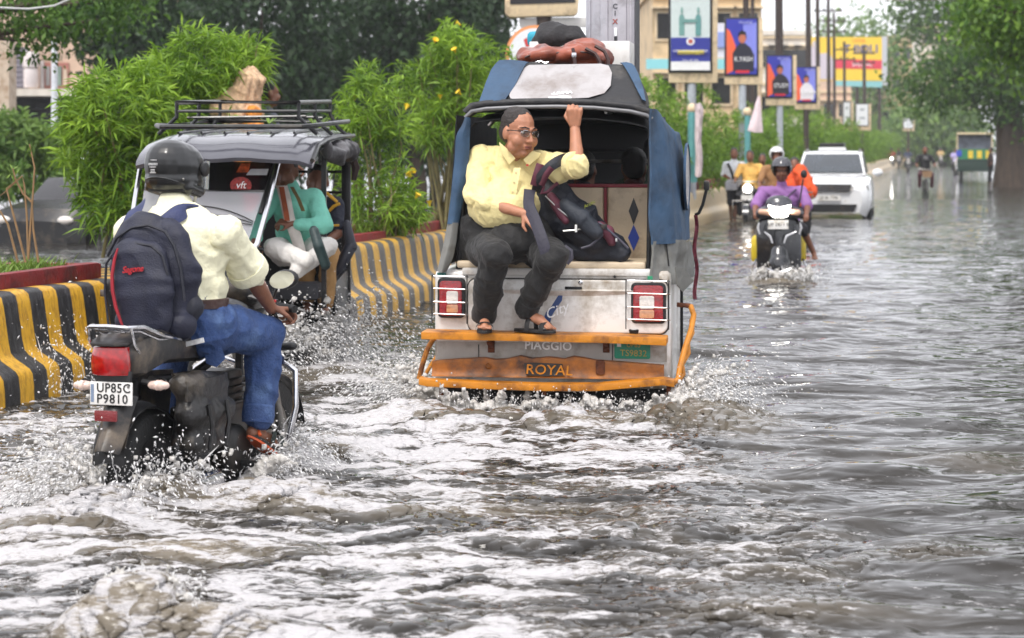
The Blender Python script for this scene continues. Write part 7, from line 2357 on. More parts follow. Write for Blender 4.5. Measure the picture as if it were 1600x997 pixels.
def np_mesh(name, V, Q, material, parent=None):
    me = bpy.data.meshes.new(name)
    me.vertices.add(len(V)); me.vertices.foreach_set('co', np.asarray(V, np.float32).ravel())
    me.loops.add(Q.size); me.loops.foreach_set('vertex_index', Q.astype(np.int32).ravel())
    me.polygons.add(len(Q)); me.polygons.foreach_set('loop_start', (np.arange(len(Q)) * Q.shape[1]).astype(np.int32))
    me.update()
    return link(name, me, material, parent)


def norm(a):
    return a / np.maximum(1e-6, np.linalg.norm(a, axis=-1, keepdims=True))


def leaves(c, d, L, W, droop=.35, rng=RNG):
    """Slim folded leaves: c base points, d directions; two quads each."""
    n = len(c)
    d = norm(d)
    r = norm(np.cross(d, rng.normal(size=(n, 3))))
    nn = np.cross(d, r)
    L = (np.ones(n) * L) * rng.uniform(.6, 1.2, n); W = np.ones(n) * W
    dz = np.zeros((n, 3)); dz[:, 2] = -1
    a = c; m1 = c + d * (L * .5)[:, None] + dz * (L * droop * .18)[:, None]
    tip = c + d * L[:, None] + dz * (L * droop)[:, None]
    lo = m1 + r * (W / 2)[:, None] + nn * (W * .18)[:, None]; hi = m1 - r * (W / 2)[:, None] + nn * (W * .18)[:, None]
    V = np.stack([a, lo, tip, hi], 1).reshape(-1, 3)
    Q = np.arange(n * 4).reshape(n, 4)
    return V, Q


def lobes_points(lobes, n, rng, shell=.55):
    """Points in a set of ellipsoids (centre, radii), denser outside, with gaps."""
    vol = np.array([l[1][0] * l[1][1] * l[1][2] for l in lobes]); vol = vol ** .8; vol /= vol.sum()
    k = rng.choice(len(lobes), n, p=vol)
    u = norm(rng.normal(size=(n, 3)))
    rr = rng.uniform(shell ** 3, 1, n) ** (1 / 3)
    C = np.array([l[0] for l in lobes])[k]; R = np.array([l[1] for l in lobes])[k]
    return C + u * rr[:, None] * R, u


def whorl_bush(name, label, root, lobes, tips, per, L, W, leafm, group=None, flowers=0, rng_seed=1, stems=14, parent_loc=None, cat='bush'):
    rng = np.random.default_rng(rng_seed)
    t = thing(name, label, cat, None, group, tuple(root))
    root = np.array(root)
    p, u = lobes_points(lobes, tips, rng)
    p = p - root
    keep = vn3(p * 2.2 + 5, rng_seed % 7) > -.42
    p, u = p[keep], u[keep]
    ax = norm(u * .6 + np.array([0, 0, .8]) + rng.normal(size=p.shape) * .35)
    c = np.repeat(p, per, 0) - np.repeat(ax, per, 0) * rng.uniform(0, .16, (len(p) * per, 1))
    d = np.repeat(ax, per, 0) * rng.uniform(.1, .9, (len(p) * per, 1)) + norm(rng.normal(size=(len(p) * per, 3))) * .9
    V, Q = leaves(c, d, L, W, .3, rng)
    o = np_mesh('foliage', V, Q, leafm, t)
    o['kind'] = 'stuff'
    idx = rng.choice(len(p), min(stems, len(p)), replace=False)
    for i in idx:
        e = Vector(p[i]); b = Vector((rng.normal() * .10, rng.normal() * .10, 0))
        mid = b.lerp(e, .55) + Vector((rng.normal() * .08, rng.normal() * .08, .10))
        part('stem', MB().tube([b, b.lerp(mid, .5) + Vector((0, 0, .05)), mid, e], [.018, .014, .010, .005], 5), GREENSTEM, t)
    if flowers:
        idx = rng.choice(len(p), flowers, replace=False)
        fm = MB().lathe((0, 0, 0), (0, 0, 1), [(.004, -.04), (.012, -.02), (.03, .015), (.036, .02)], 6).mesh('flower')
        fm.materials.append(FLOW)
        for i in idx:
            f = bpy.data.objects.new('flower', fm); COL.objects.link(f); f.parent = t
            f.location = Vector(p[i]) + Vector(u[i]) * .06 + Vector((0, 0, .05))
            f.rotation_euler = (rng.normal() * .5, rng.normal() * .5, 0)
    return t


def lob(px, py, Y, rx, rz, ry=None):
    s = Y / F
    return (np.array(P(px, py, Y)), np.array((rx * s, (ry or rx) * s, rz * s)))


Y0 = 17.6
r = P(205, 355, Y0); r.z = .6
whorl_bush('flowering_bush', 'big bright green long leaved bush behind the motorcyclist at the left', r, [lob(190, 170, Y0, 90, 75), lob(150, 230, Y0, 65, 70), lob(220, 260, Y0, 70, 80), lob(175, 315, Y0, 60, 40), lob(130, 160, Y0, 40, 35), lob(215, 120, Y0, 30, 30), lob(110, 215, Y0, 30, 30)], 560, 16, .19, .021, BUSH, rng_seed=3, stems=26)
r = P(330, 330, 18.6); r.z = .6
whorl_bush('flowering_bush', 'tall bright green bush behind the dark rickshaw roof', r, [lob(325, 105, 18.6, 100, 62), lob(270, 130, 18.6, 70, 60), lob(380, 100, 18.6, 50, 50), lob(320, 190, 18.6, 100, 70), lob(330, 270, 18.6, 70, 60), lob(300, 60, 18.6, 30, 28), lob(400, 70, 18.6, 25, 30), lob(240, 90, 18.6, 30, 25)], 600, 16, .19, .020, BUSH, rng_seed=4, stems=22)
r = P(590, 360, 20.6); r.z = .62
whorl_bush('flowering_bush', 'airy bush with a few yellow flowers right beside the dark rickshaw', r, [lob(575, 150, 20.6, 48, 55), lob(555, 220, 20.6, 50, 60), lob(610, 230, 20.6, 50, 60), lob(580, 310, 20.6, 70, 50), lob(630, 320, 20.6, 40, 40), lob(560, 110, 20.6, 18, 30), lob(650, 180, 20.6, 18, 26)], 330, 16, .18, .018, BUSH, flowers=9, rng_seed=5, stems=20)
r = P(700, 350, 22.4); r.z = .62
whorl_bush('flowering_bush', 'tallest bush with yellow flowers left of the white rickshaw', r, [lob(700, 75, 22.4, 42, 40), lob(735, 90, 22.4, 55, 45), lob(670, 130, 22.4, 60, 55), lob(730, 150, 22.4, 60, 60), lob(690, 190, 22.4, 70, 45), lob(695, 45, 22.4, 20, 24)], 400, 16, .18, .018, BUSH, flowers=12, rng_seed=6, stems=24)
r = P(40, 320, 36); r.z = -.2
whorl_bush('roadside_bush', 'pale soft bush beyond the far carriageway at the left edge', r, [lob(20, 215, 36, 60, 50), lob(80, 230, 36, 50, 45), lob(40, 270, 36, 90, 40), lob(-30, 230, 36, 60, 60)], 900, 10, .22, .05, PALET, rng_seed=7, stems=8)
# hedge bushes marching away along the median
protos = []
for i in range(3):
    pts = [((0, 0, 1.0), (.85, .85, .8)), ((.4, .3, 1.5), (.7, .6, .7)), ((-.3, -.2, .5), (.8, .8, .5)), ((-.45, .2, 1.7 + .2 * i), (.5, .5, .6))]
    protos.append([(np.array(a), np.array(b)) for a, b in pts])
HG = 'hedge bushes along the median'
first = {}
y = 28.0
k = 0
while y < 200:
    pt, nl, u = med(med_s(y))
    c = pt + nl * .55
    big = .86
    if k < 3:
        t = whorl_bush('hedge_bush', 'rounded green hedge bush on the median', (c.x, c.y, .62), [(a + np.array((c.x, c.y, .62)), b) for a, b in protos[k]], 420, 12, .20, .035, BUSHF, HG, rng_seed=20 + k, stems=7)
        first[k] = t
    else:
        t = copy_tree(first[k % 3])
        t.location = (c.x, c.y, .62)
    if k < 14:
        t['label'] = 'rounded green hedge bush ' + ['right behind the white rickshaw canopy', 'beneath the handshake signboard', 'behind the teal post with the pale cloth', 'just right of the handshake signboard', 'beneath the first film poster', 'behind the white triangular banner', 'right of the white triangular banner', 'beneath the second film poster', 'above the yellow shirted rider', 'beneath the smallest film poster', 'above the scooter rider', 'behind the white helmet', 'left of the white car roof', 'above the white car roof'][k]
    else:
        t['label'] = 'small distant hedge bush on the median beyond the white car'
    t.scale = (big,) * 2 + (big * random.uniform(.85, 1.15),)
    t.rotation_euler = (0, 0, random.random() * 6.28)
    if k == 0:
        t.scale = (.9, .9, 1.05)
    k += 1
    y += 2.3 + y * .022


def tree(name, label, base, lobes, n, size, leafm, trunk_r=.2, group=None, seed=1, limbs=7, top=None):
    rng = np.random.default_rng(seed)
    t = thing(name, label, 'tree', None, group, tuple(base))
    b = np.array(base)
    p, u = lobes_points(lobes, n // 14, rng, .35)
    keep = vn3(p * (.55 / max(.4, size * 2.2)) + 3, seed % 5) > -.30
    p, u = p[keep], u[keep]
    c = np.repeat(p, 14, 0) + rng.normal(size=(len(p) * 14, 3)) * size * 1.5
    d = norm(rng.normal(size=c.shape) + np.array([0, 0, -.2]))
    V, Q = leaves(c - b, d, size, size * .5, .25, rng)
    o = np_mesh('crown', V, Q, leafm, t)
    o['kind'] = 'stuff'
    tp = Vector(top) - Vector(base) if top is not None else Vector(np.mean([l[0] for l in lobes], 0) - b) * .75
    m = MB().tube([(0, 0, -.4), tp * .25 + Vector((.05, 0, 0)), tp * .6 + Vector((-.08, .05, 0)), tp], [trunk_r * 1.25, trunk_r, trunk_r * .85, trunk_r * .5], 10)
    tr_ = part('trunk', m, BARK, t)
    for i in range(limbs):
        l = lobes[i % len(lobes)]
        e = Vector(l[0] - b + rng.normal(size=3) * l[1] * .4)
        s = tp * rng.uniform(.55, .95)
        part('limb', MB().tube([s, s.lerp(e, .5) + Vector((0, 0, .1 * (e - s).length)), e], [trunk_r * .4, trunk_r * .25, trunk_r * .08], 6), BARK, tr_)
    return t


# the dark wall of trees beyond the left carriageway
GT = 'dark trees beyond the far carriageway'
names = ['at the far left behind the white post', 'behind the tall bush at the left', 'above the dark rickshaw roof', 'between the two rickshaws', 'behind the yellow flowered bush', 'left of the beige signboard']
for i, (px, Y) in enumerate(((150, 50), (270, 56), (400, 52), (530, 58), (650, 54), (770, 60))):
    base = P(px, 230, Y); base.z = -.2
    L_ = [lob(px, -20, Y, 95, 70), lob(px - 40, 70, Y, 75, 75), lob(px + 45, 60, Y, 75, 75), lob(px, 150, Y, 95, 70), lob(px + 10, 215, Y, 80, 40)]
    if i == 0:
        L_ = [lob(px + 20, -10, Y, 90, 60), lob(px + 60, 60, Y, 70, 60), lob(px + 90, 130, Y, 60, 60)]
    if i == 5:
        L_ = [lob(px - 20, -20, Y, 60, 60), lob(px - 30, 70, Y, 60, 60), lob(px - 20, 150, Y, 60, 70)]
    tree('shade_tree', 'dark leafy tree ' + names[i], base, L_, 11000, .24, DARKT, .25, GT, 30 + i)
    L2 = [lob(px, 190, Y + 9, 110, 70), lob(px + 40, 120, Y + 9, 90, 60)]
    if i > 0:
        base = P(px + 30, 230, Y + 9); base.z = -.2
        tree('shade_tree', 'dark low tree in the second row ' + names[i], base, L2, 4200, .30, DARKT, .2, GT, 50 + i, 4)
# near branch at the top left, trunk out of frame
base = P(-330, 300, 27); base.z = -.2
tree('roadside_tree', 'bright leafy branches hanging into the top left corner', base, [lob(40, 15, 27, 110, 45), lob(150, 20, 27, 80, 38), lob(60, 50, 27, 60, 30), lob(185, -10, 27, 60, 40), lob(-120, -20, 27, 130, 80)], 7000, .10, MIDT, .22, None, 61, 6, tuple(P(-150, 0, 27)))
# trees at the right
Yr = 86
base = P(1577, 285, Yr); base.z = -.2
tree('roadside_tree', 'big tree with thick dark trunk standing at the right of the road', base, [lob(1470, 125, Yr, 75, 45), lob(1540, 110, Yr, 80, 55), lob(1620, 120, Yr, 80, 60), lob(1590, 50, Yr, 70, 60), lob(1440, 145, Yr, 40, 30), lob(1600, 175, Yr, 60, 30), lob(1680, 90, Yr, 90, 80)], 15000, .30, MIDT, .62, None, 62, 9, tuple(P(1580, 100, Yr)))
base = P(1850, 300, 42); base.z = -.2
tree('roadside_tree', 'near dark green branches hanging into the top right corner', base, [lob(1560, 20, 42, 70, 50), lob(1620, 40, 42, 70, 60), lob(1530, 5, 42, 45, 35), lob(1580, 75, 42, 45, 28), lob(1720, 0, 42, 130, 90), lob(1700, 100, 42, 80, 60)], 12000, .17, NEART, .35, None, 63, 8, tuple(P(1720, 20, 42)))
base = P(1640, 240, 135); base.z = -.2
tree('roadside_tree', 'hazy tree beyond the big right hand tree', base, [lob(1480, 20, 135, 70, 60), lob(1430, 10, 135, 40, 50), lob(1540, 0, 135, 80, 60)], 6000, .42, MIDT, .4, None, 64, 5)
for i, (px, Y, h, w) in enumerate(((1345, 215, 120, 62), (1395, 235, 90, 50), (1430, 205, 60, 55), (1300, 240, 110, 45), (1475, 190, 70, 50))):
    base = P(px, 235, Y); base.z = -.2
    if i < 2 or i == 3:
        L_ = [lob(px, 230 - h * 1.25, Y, w, h * .5), lob(px + 20, 230 - h * .8, Y, w * .9, h * .5), lob(px - 20, 230 - h * .4, Y, w * .9, h * .4)]
    else:
        L_ = [lob(px, 230 - h * .5, Y, w, h * .45), lob(px + 20, 215, Y, w, 20)]
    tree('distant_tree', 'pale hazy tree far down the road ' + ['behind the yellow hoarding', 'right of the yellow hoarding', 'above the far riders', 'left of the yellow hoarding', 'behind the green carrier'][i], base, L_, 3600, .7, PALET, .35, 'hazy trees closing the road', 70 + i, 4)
tree('roadside_tree', 'large overhanging tree at the right whose dark crown mirrors in the water', (14.5, 29, -.2), [(np.array((11.6, 34, 6.8)), np.array((2.6, 4, 3.4))), (np.array((11.5, 27, 6.2)), np.array((3, 4, 3.6))), (np.array((13, 20, 6)), np.array((3.5, 4, 3.6))), (np.array((14, 38, 8)), np.array((4, 5, 4))), (np.array((12.0, 27, 11)), np.array((4, 8, 4))), (np.array((11.0, 18, 8)), np.array((3, 4, 4))), (np.array((12, 36, 13)), np.array((4, 6, 4)))], 22000, .26, DARKT, .4, None, 90, 6)
for i, (x, y) in enumerate(((21, 58), (46, 122), (60, 160), (15, 30))):
    base = (x + 4, y, -.2)
    tree('roadside_tree', ['tree at the right edge hiding behind the near branches', 'tree farther down the right side of the road', 'tree beyond the green carrier', 'tree just outside the right edge'][i], base, [(np.array((x + 3, y, 6.)), np.array((4, 4, 3))), (np.array((x + 5, y - 2, 8.)), np.array((4, 4, 3))), (np.array((x + 4, y + 1, 3.2)), np.array((3, 3, 2)))], 6000, .34, MIDT, .4, 'trees along the right side', 80 + i, 5)
# ================================================================ SIGNBOARDS, POLES, BUILDINGS
CREAM = mat('cream_paint', (222, 200, 164), .6, var=.08, dirt=(170, 150, 122), dirt_amt=.3)
FRM = mat('dark_frame', (34, 34, 38), .5)
POLE = mat('dark_pole', (66, 56, 52), .85, var=.3, bump=.5)
GREYP = mat('galvanised_post', (176, 182, 190), .5, var=.12)
C_ = lambda n, c: mat(n, c, .55, var=.05)


def board(label, px0, px1, py0, py1, Y, design, pole_px=None, side=.10, base=True):
    t = thing('signboard', label, 'signboard', None, 'lit signboards on the median', tuple(P((px0 + px1) / 2, py1, Y)))
    o = Vector(t.location)
    a, b = P(px0, py0, Y) - o, P(px1, py1, Y) - o
    w, h = b.x - a.x, a.z - b.z
    part('cabinet', MB().span((a.x - .03, .012, b.z - .25 * base), (b.x + .16, .22, a.z + .03)), CREAM, t, bevel=.02)
    part('frame', MB().span((a.x - .05, -.02, b.z - .05), (b.x + .05, .01, a.z + .05)), FRM, t, bevel=.01)
    Dp = lambda u, v, k=1: Vector((a.x + w * u, -.022 - .004 * k, a.z - h * v))
    for k, (nm, col, poly) in enumerate(design):
        part(nm, MB().prism([Dp(u, v, k) for u, v in poly], (0, -.0035, 0)), C_('print_' + '_'.join(map(str, col)), col), t, smooth=False)
    pz = -o.z + .5
    part('pole', MB().tube([(w * .05, .12, -.2), (w * .05, .12, pz)], .09, 10), GREYP if Y < 60 else POLE, t)
    return t


def R4(u0, v0, u1, v1):
    return [(u0, v0), (u1, v0), (u1, v1), (u0, v1)]


def blobp(cu, cv, ru, rv, n=14):
    return [(cu + ru * math.cos(a), cv + rv * math.sin(a)) for a in np.linspace(0, 2 * PI, n, endpoint=False)]


def fig(cu, cv, s, body, head):
    return [('figure', body, [(cu - .16 * s, cv + .5 * s), (cu - .17 * s, cv + .12 * s), (cu - .10 * s, cv + .04 * s), (cu + .10 * s, cv + .04 * s), (cu + .17 * s, cv + .12 * s), (cu + .16 * s, cv + .5 * s)]), ('figure_head', head, blobp(cu, cv - .05 * s, .075 * s, .075 * s))]


Y1 = 41
t = board('tall signboard with two teal figures shaking hands above a blue panel', 1048, 1109, -60, 110, Y1,
      [('poster', (206, 218, 216), R4(0, 0, 1, 1)), ('poster_upper', (226, 230, 232), R4(0, 0, 1, .35))] + fig(.28, .47, .42, (112, 158, 152), (128, 168, 160)) + fig(.70, .47, .42, (96, 150, 148), (120, 160, 154)) +
      [('handshake', (112, 158, 152), R4(.3, .53, .68, .56)), ('blue_panel', (48, 56, 150), R4(0, .70, 1, .92)), ('emblem', (232, 232, 236), blobp(.5, .735, .11, .036)), ('emblem_centre', (190, 90, 70), blobp(.5, .735, .06, .02)),
       ('yellow_strip', (214, 196, 40), R4(.17, .815, .85, .855)), ('white_strip', (236, 236, 236), R4(0, .92, 1, 1))])
o = Vector(t.location)
text('poster_lettering', 'AGRA MATHURA BY PASS', .06, WLET, t, P(1078, 80, Y1) - o + Vector((0, -.09, 0)))
text('poster_lettering', 'ADMISSIONS OPEN', .085, C_('print_navy', (40, 44, 110)), t, P(1078, 85, Y1) - o + Vector((0, -.09, 0)))
text('poster_lettering', 'CALL 98 1000', .055, WLET, t, P(1078, 95, Y1) - o + Vector((0, -.09, 0)))


def film(hue, shirt, hairc, face=(190, 110, 84)):
    return [('poster', (52, 58, 168), R4(0, 0, 1, 1)), ('lilac_field', (132, 138, 224), [(.55, .1), (1, .06), (1, .9), (.6, .8)]), ('orange_swoosh', (240, 100, 60), [(0, .17), (.12, .22), (.30, .48), (.34, .9), (0, 1)]),
            ('figure', shirt, [(.22, .95), (.20, .62), (.34, .50), (.44, .44), (.62, .44), (.80, .52), (.92, .66), (.90, .95)]), ('figure_head', face, blobp(.52, .34, .13, .10)), ('figure_hair', hairc, [(.38, .34), (.40, .24), (.52, .20), (.64, .24), (.67, .36), (.60, .28), (.46, .28)]),
            ('red_strip', (206, 40, 60), R4(.3, .93, .75, .98))]


for i, (x0, x1, y0, y1, Y, sh, lab, tx) in enumerate(((1135, 1182, 30, 116, 50, (34, 34, 50), 'blue and orange film poster signboard with a man in dark jacket', 'K.YASH'), (1199, 1236, 88, 151, 58, (40, 36, 46), 'blue and orange poster signboard with a woman in a black jacket', 'STUDY'), (1244, 1274, 106, 159, 66, (226, 222, 226), 'smallest blue and orange poster signboard with a figure in white', 'SUSHMA'))):
    t = board(lab, x0, x1, y0, y1, Y, film(0, sh, (30, 24, 26)))
    o = Vector(t.location)
    text('poster_lettering', tx, .17, WLET, t, P((x0 + x1) / 2 + 3, y0 + (y1 - y0) * .73, Y) - o + Vector((0, -.06, 0)), sx=.8)
    text('poster_lettering', 'VILLAGE', .09, C_('print_pale', (200, 204, 240)), t, P((x0 + x1) / 2 + 6, y0 + (y1 - y0) * .06, Y) - o + Vector((0, -.06, 0)))
for i, (x0, x1, y0, y1, Y, lab) in enumerate(((1318, 1328, 160, 196, 96, 'narrow white signboard seen almost edge on'), (1338, 1356, 163, 196, 104, 'small white signboard beyond the hedge'), (1412, 1426, 186, 200, 170, 'tiny pale signboard high over the far riders'))):
    board(lab, x0, x1, y0, y1, Y, [('poster', (224, 228, 230), R4(0, 0, 1, 1)), ('grey_mark', (150, 156, 160), R4(.3, .2, .7, .3)), ('grey_mark', (160, 166, 170), R4(.25, .6, .75, .7))])
# beige signboard and round sign above the luggage
Yb = 30
t = thing('signboard', 'beige cabinet signboard on a dark post above the roof luggage', 'signboard', None, None, tuple(P(850, 30, Yb)))
o = Vector(t.location); q = lambda x, y, dy=0: P(x, y, Yb) - o + Vector((0, dy, 0))
part('cabinet', MB().prism([q(*p) for p in ((789, -60), (909, -60), (903, 20), (898, 24), (796, 27), (789, 20))], (0, .3, 0)), CREAM, t, bevel=.02)
part('panel', MB().prism([q(*p, -.012) for p in ((796, -60), (900, -60), (899, 4), (797, 7))], (0, .01, 0)), FRM, t)
part('panel_line', MB().prism([q(*p, -.020) for p in ((800, -60), (896, -60), (895, -4), (801, -2))], (0, .006, 0)), C_('panel_grey', (150, 140, 124)), t)
part('post', MB().tube([q(850, 24, .15), q(850, 200, .15)], .12, 10), POLE, t)
part('lower_bar', MB().prism([q(*p, .1) for p in ((811, 28), (920, 26), (920, 42), (812, 42))], (0, .06, 0)), C_('pale_panel', (206, 204, 202)), t, bevel=.02)
t = thing('round_sign', 'round white sign with an orange rim half hidden by the luggage', 'sign', None, None, tuple(P(838, 70, 28)))
o = Vector(t.location); q = lambda x, y, dy=0: P(x, y, 28) - o + Vector((0, dy, 0))
part('rim', MB().prism([q(836 + 46 * math.cos(a), 85 + 46 * math.sin(a)) for a in np.linspace(0, 2 * PI, 32, endpoint=False)], (0, .05, 0)), C_('orange_rim', (226, 150, 96)), t)
part('face', MB().prism([q(836 + 41 * math.cos(a), 85 + 41 * math.sin(a), -.01) for a in np.linspace(0, 2 * PI, 32, endpoint=False)], (0, .01, 0)), C_('sign_white', (224, 226, 230)), t)
part('red_mark', MB().prism([q(818, 62, -.014), q(826, 58, -.014), q(832, 70, -.014), q(822, 74, -.014)], (0, .003, 0)), C_('red_mark', (196, 60, 60)), t)
part('post', MB().tube([q(836, 100, .1), q(836, 320, .1)], .05, 8), GREYP, t)
# teal posts with cloth and banner
for (px, y0, Y, lab) in ((1082, 170, 40, 'teal post wrapped with a pale cloth beside the hedge'), (1168, 175, 49, 'teal post carrying the white triangular banner')):
    t = thing('teal_post', lab, 'post', None, 'teal posts on the median', tuple(P(px, 285, Y)))
    o = Vector(t.location)
    part('post', MB().tube([P(px, y0, Y) - o, (0, 0, 0)], .09 if Y < 45 else .07, 8), mat('teal_paint', (92, 156, 156), .6, var=.12), t)
    part('post_cap', MB().ell(P(px, y0, Y) - o, .11, None, 10, 6), CREAM, t)
cl = MB()
rows = [[P(x0, y, 39.6), P((x0 + x1) / 2, y + 2, 39.5), P(x1, y, 39.6)] for y, x0, x1 in ((160, 1084, 1094), (172, 1086, 1099), (195, 1086, 1097), (220, 1086, 1096), (250, 1087, 1098), (275, 1086, 1096))]
o = sheet('hanging_cloth', rows, mat('pale_pink_cloth', (214, 196, 198), .8, var=.1), None, .02, .05, 3, 3)
tag(o, 'pale pink cloth hanging from the teal post', 'cloth')
rows = [[P(1184, 150, 48.6), P(1186, 150, 48.6), P(1188, 151, 48.6)], [P(1176, 178, 48.6), P(1183, 179, 48.5), P(1190, 180, 48.6)], [P(1168, 204, 48.6), P(1180, 207, 48.5), P(1192, 207, 48.6)]]
tag(sheet('banner', rows, mat('white_banner', (226, 206, 210), .7, var=.06), None, .02, .03, 3, 4), 'white triangular banner standing in front of the hedge', 'banner')
# electric poles with cross arms
for i, (px, Y, w) in enumerate(((1164, 55, 10), (1175, 75, 7), (1216, 62, 13), (1262, 72, 9), (1277, 90, 7), (1294, 100, 6), (1303, 118, 5), (1319, 125, 5), (1350, 130, 6))):
    b = P(px, 232, Y); b.z = -.2
    t = thing('electric_pole', 'dark electric pole rising behind ' + ['the first film poster', 'the first film poster on its right', 'the second film poster', 'the smallest film poster', 'the smallest film poster on its right', 'the left end of the yellow hoarding', 'the middle of the yellow hoarding', 'the red band of the yellow hoarding', 'the right part of the yellow hoarding'][i], 'pole', None, 'electric poles along the road', tuple(b))
    r_ = w / 2 * Y / F
    hgt = 9.5 if i < 7 else 8.2
    part('pole', MB().tube([(0, 0, 0), (.03, 0, hgt * .5), (0, 0, hgt)], [r_ * 1.15, r_, r_ * .8], 8), POLE, t)
    for z in (hgt - .5, hgt - 1.1):
        arm = part('cross_arm', MB().span((-.7, -.04, z - .04), (.7, .04, z + .04)), POLE, t)
        for x in (-.6, -.2, .2, .6):
            part('insulator', MB().lathe((x, 0, z + .04), (0, 0, 1), [(.02, 0), (.05, .03), (.05, .08), (.02, .12), (0, .12)], 8), BLACKPL, arm)
for k, (za, zb_) in enumerate(((9.0, 8.8), (8.4, 8.2))):
    pts = [P(1164, 230, 55), P(1216, 230, 62), P(1262, 230, 72), P(1294, 230, 100)]
    m = MB()
    for a, b in zip(pts, pts[1:]):
        a = Vector((a.x, a.y, za)); b = Vector((b.x, b.y, zb_))
        m.tube([a.lerp(b, s) - Vector((0, 0, .5 * 4 * s * (1 - s) * .5)) for s in np.linspace(0, 1, 7)], .012, 4, caps=False)
    tag(part('power_line', m, RUBBER, None, kind='stuff'), 'power lines sagging between the electric poles', 'cable')
tag(part('overhead_cable', MB().tube([P(x, y, 24) for x, y in ((-60, 10), (0, 12), (45, 14), (85, 9), (110, -2), (140, -20))], .012, 6), mat('grey_cable', (190, 190, 190), .5), None), 'pale overhead cable crossing the top left corner', 'cable')
tag(part('concrete_column', MB().prism([P(-60, 60, 40), P(14, 62, 40), P(14, 182, 40), P(-60, 182, 40)], (0, .6, 0)).span(P(-60, 180, 40) * 1.0, tuple(P(14, 235, 40) + Vector((0, .6, -.2)))), mat('stained_concrete', (196, 178, 158), .8, var=.1, dirt=(150, 120, 92), dirt_amt=.4, bump=.3), None, kind='stuff'), 'beige concrete column at the left edge', 'column')
t = thing('white_post', 'plain white post standing before the building at the left', 'post', None, None, (P(85, 235, 38).x, 38, -.2))
part('post', MB().tube([(0, 0, 0), (0, 0, P(85, 62, 38).z + .2)], .06, 10), mat('white_post', (212, 214, 220), .5), t)


# ---- buildings
def building(label, px0, px1, py0, Y, depth, wall, rows_, cols_, win=(1.0, 1.3), extra=None, group=None, balcony=False, base_py=None):
    a, b = P(px0, py0, Y), P(px1, py0, Y)
    t = thing('building', label, 'building', None, group, ((a.x + b.x) / 2, Y, -.2))
    w, h = b.x - a.x, a.z + .2
    part('wall', MB().box((0, depth / 2, h / 2), (w, depth, h)), wall, t)
    part('parapet', MB().box((0, depth / 2 - .05, h + .15), (w + .3, depth + .3, .3)), wall, t)
    fh = h / rows_
    for r in range(rows_):
        part('floor_band', MB().box((0, -.08, fh * (r + 1) - .12), (w + .1, .16, .16)), CREAM, t)
        for c in range(cols_):
            x = -w / 2 + w * (c + .5) / cols_
            z = fh * r + fh * .5
            f = part('window', MB().box((x, -.03, z), (win[0], .10, win[1])), CREAM, t)
            part('pane', MB().box((x, -.085, z), (win[0] * .8, .02, win[1] * .84)), TINT, f)
            part('shade_ledge', MB().box((x, -.2, z + win[1] * .6), (win[0] * 1.3, .4, .08)), CREAM, f)
    return t


GW = mat('pink_plaster', (210, 182, 160), .85, var=.1, scale=1.5, dirt=(160, 140, 124), dirt_amt=.35, dirt_scale=.8, bump=.2)
GW2 = mat('pale_plaster', (226, 218, 206), .85, var=.08, scale=1.5, dirt=(176, 166, 150), dirt_amt=.35, dirt_scale=.6, bump=.2)
GW3 = mat('ochre_plaster', (216, 190, 150), .85, var=.1, scale=1.5, dirt=(160, 140, 110), dirt_amt=.35, dirt_scale=.6, bump=.2)
building('pale pink building behind the first film poster', 1020, 1190, -10, 88, 10, GW3, 3, 4)
building('low cream building behind the electric poles', 1185, 1265, 55, 128, 10, GW2, 3, 4)
building('pinkish building with the yellow hoarding', 1235, 1330, 80, 165, 10, GW, 3, 4)
building('hazy ochre building right of the hoarding', 1375, 1425, 60, 215, 10, GW3, 4, 3)
building('hazy pale building far behind the right tree', 1440, 1530, 40, 225, 12, GW2, 5, 5)
t = thing('signboard', 'turquoise shop fascia under the pale pink building', 'signboard', None, None, tuple(P(1120, 100, 84)))
o = Vector(t.location)
part('fascia', MB().span(P(1010, 92, 84) - o, tuple(P(1150, 108, 84) - o + Vector((0, .2, 0)))), C_('turquoise', (140, 208, 214)), t)
part('blue_notice', MB().span(P(1116, 50, 84) - o, tuple(P(1134, 74, 84) - o + Vector((0, .15, 0)))), C_('notice_blue', (140, 156, 214)), t)
part('white_notice', MB().span(P(1114, 36, 84.1) - o, tuple(P(1136, 90, 84.1) - o + Vector((0, .1, 0)))), C_('notice_white', (216, 214, 222)), t)
Yh = 150
t = thing('hoarding', 'large yellow hoarding with a red band and blue letters in the hazy distance', 'hoarding', None, None, tuple(P(1318, 135, Yh)))
o = Vector(t.location); q = lambda x, y, dy=0: P(x, y, Yh) - o + Vector((0, dy, 0))
fr_ = part('panel', MB().prism([q(*p) for p in ((1250, 58), (1383, 58), (1383, 126), (1250, 126))], (0, .3, 0)), C_('hoarding_yellow', (244, 204, 60)), t)
part('red_band', MB().prism([q(*p, -.02) for p in ((1306, 92), (1378, 94), (1378, 108), (1304, 107))], (0, .01, 0)), C_('hoarding_red', (220, 60, 84)), t)
part('side_frame', MB().prism([q(*p, -.03) for p in ((1378, 57), (1386, 57), (1386, 134), (1378, 132))], (0, .4, 0)), C_('hoarding_frame', (196, 198, 204)), t)
part('teal_base', MB().prism([q(*p, -.01) for p in ((1306, 126), (1378, 127), (1378, 137), (1306, 134))], (0, .3, 0)), C_('hoarding_teal', (140, 198, 200)), t)
part('white_figures', MB().prism([q(*p, -.02) for p in ((1262, 124), (1264, 80), (1272, 62), (1282, 84), (1296, 82), (1304, 100), (1304, 124))], (0, .01, 0)), C_('hoarding_figures', (206, 196, 206)), t)
text('hoarding_lettering', 'T IIOI I', .85, C_('hoarding_blue', (92, 96, 150)), t, q(1345, 77, -.03), bold=.02)
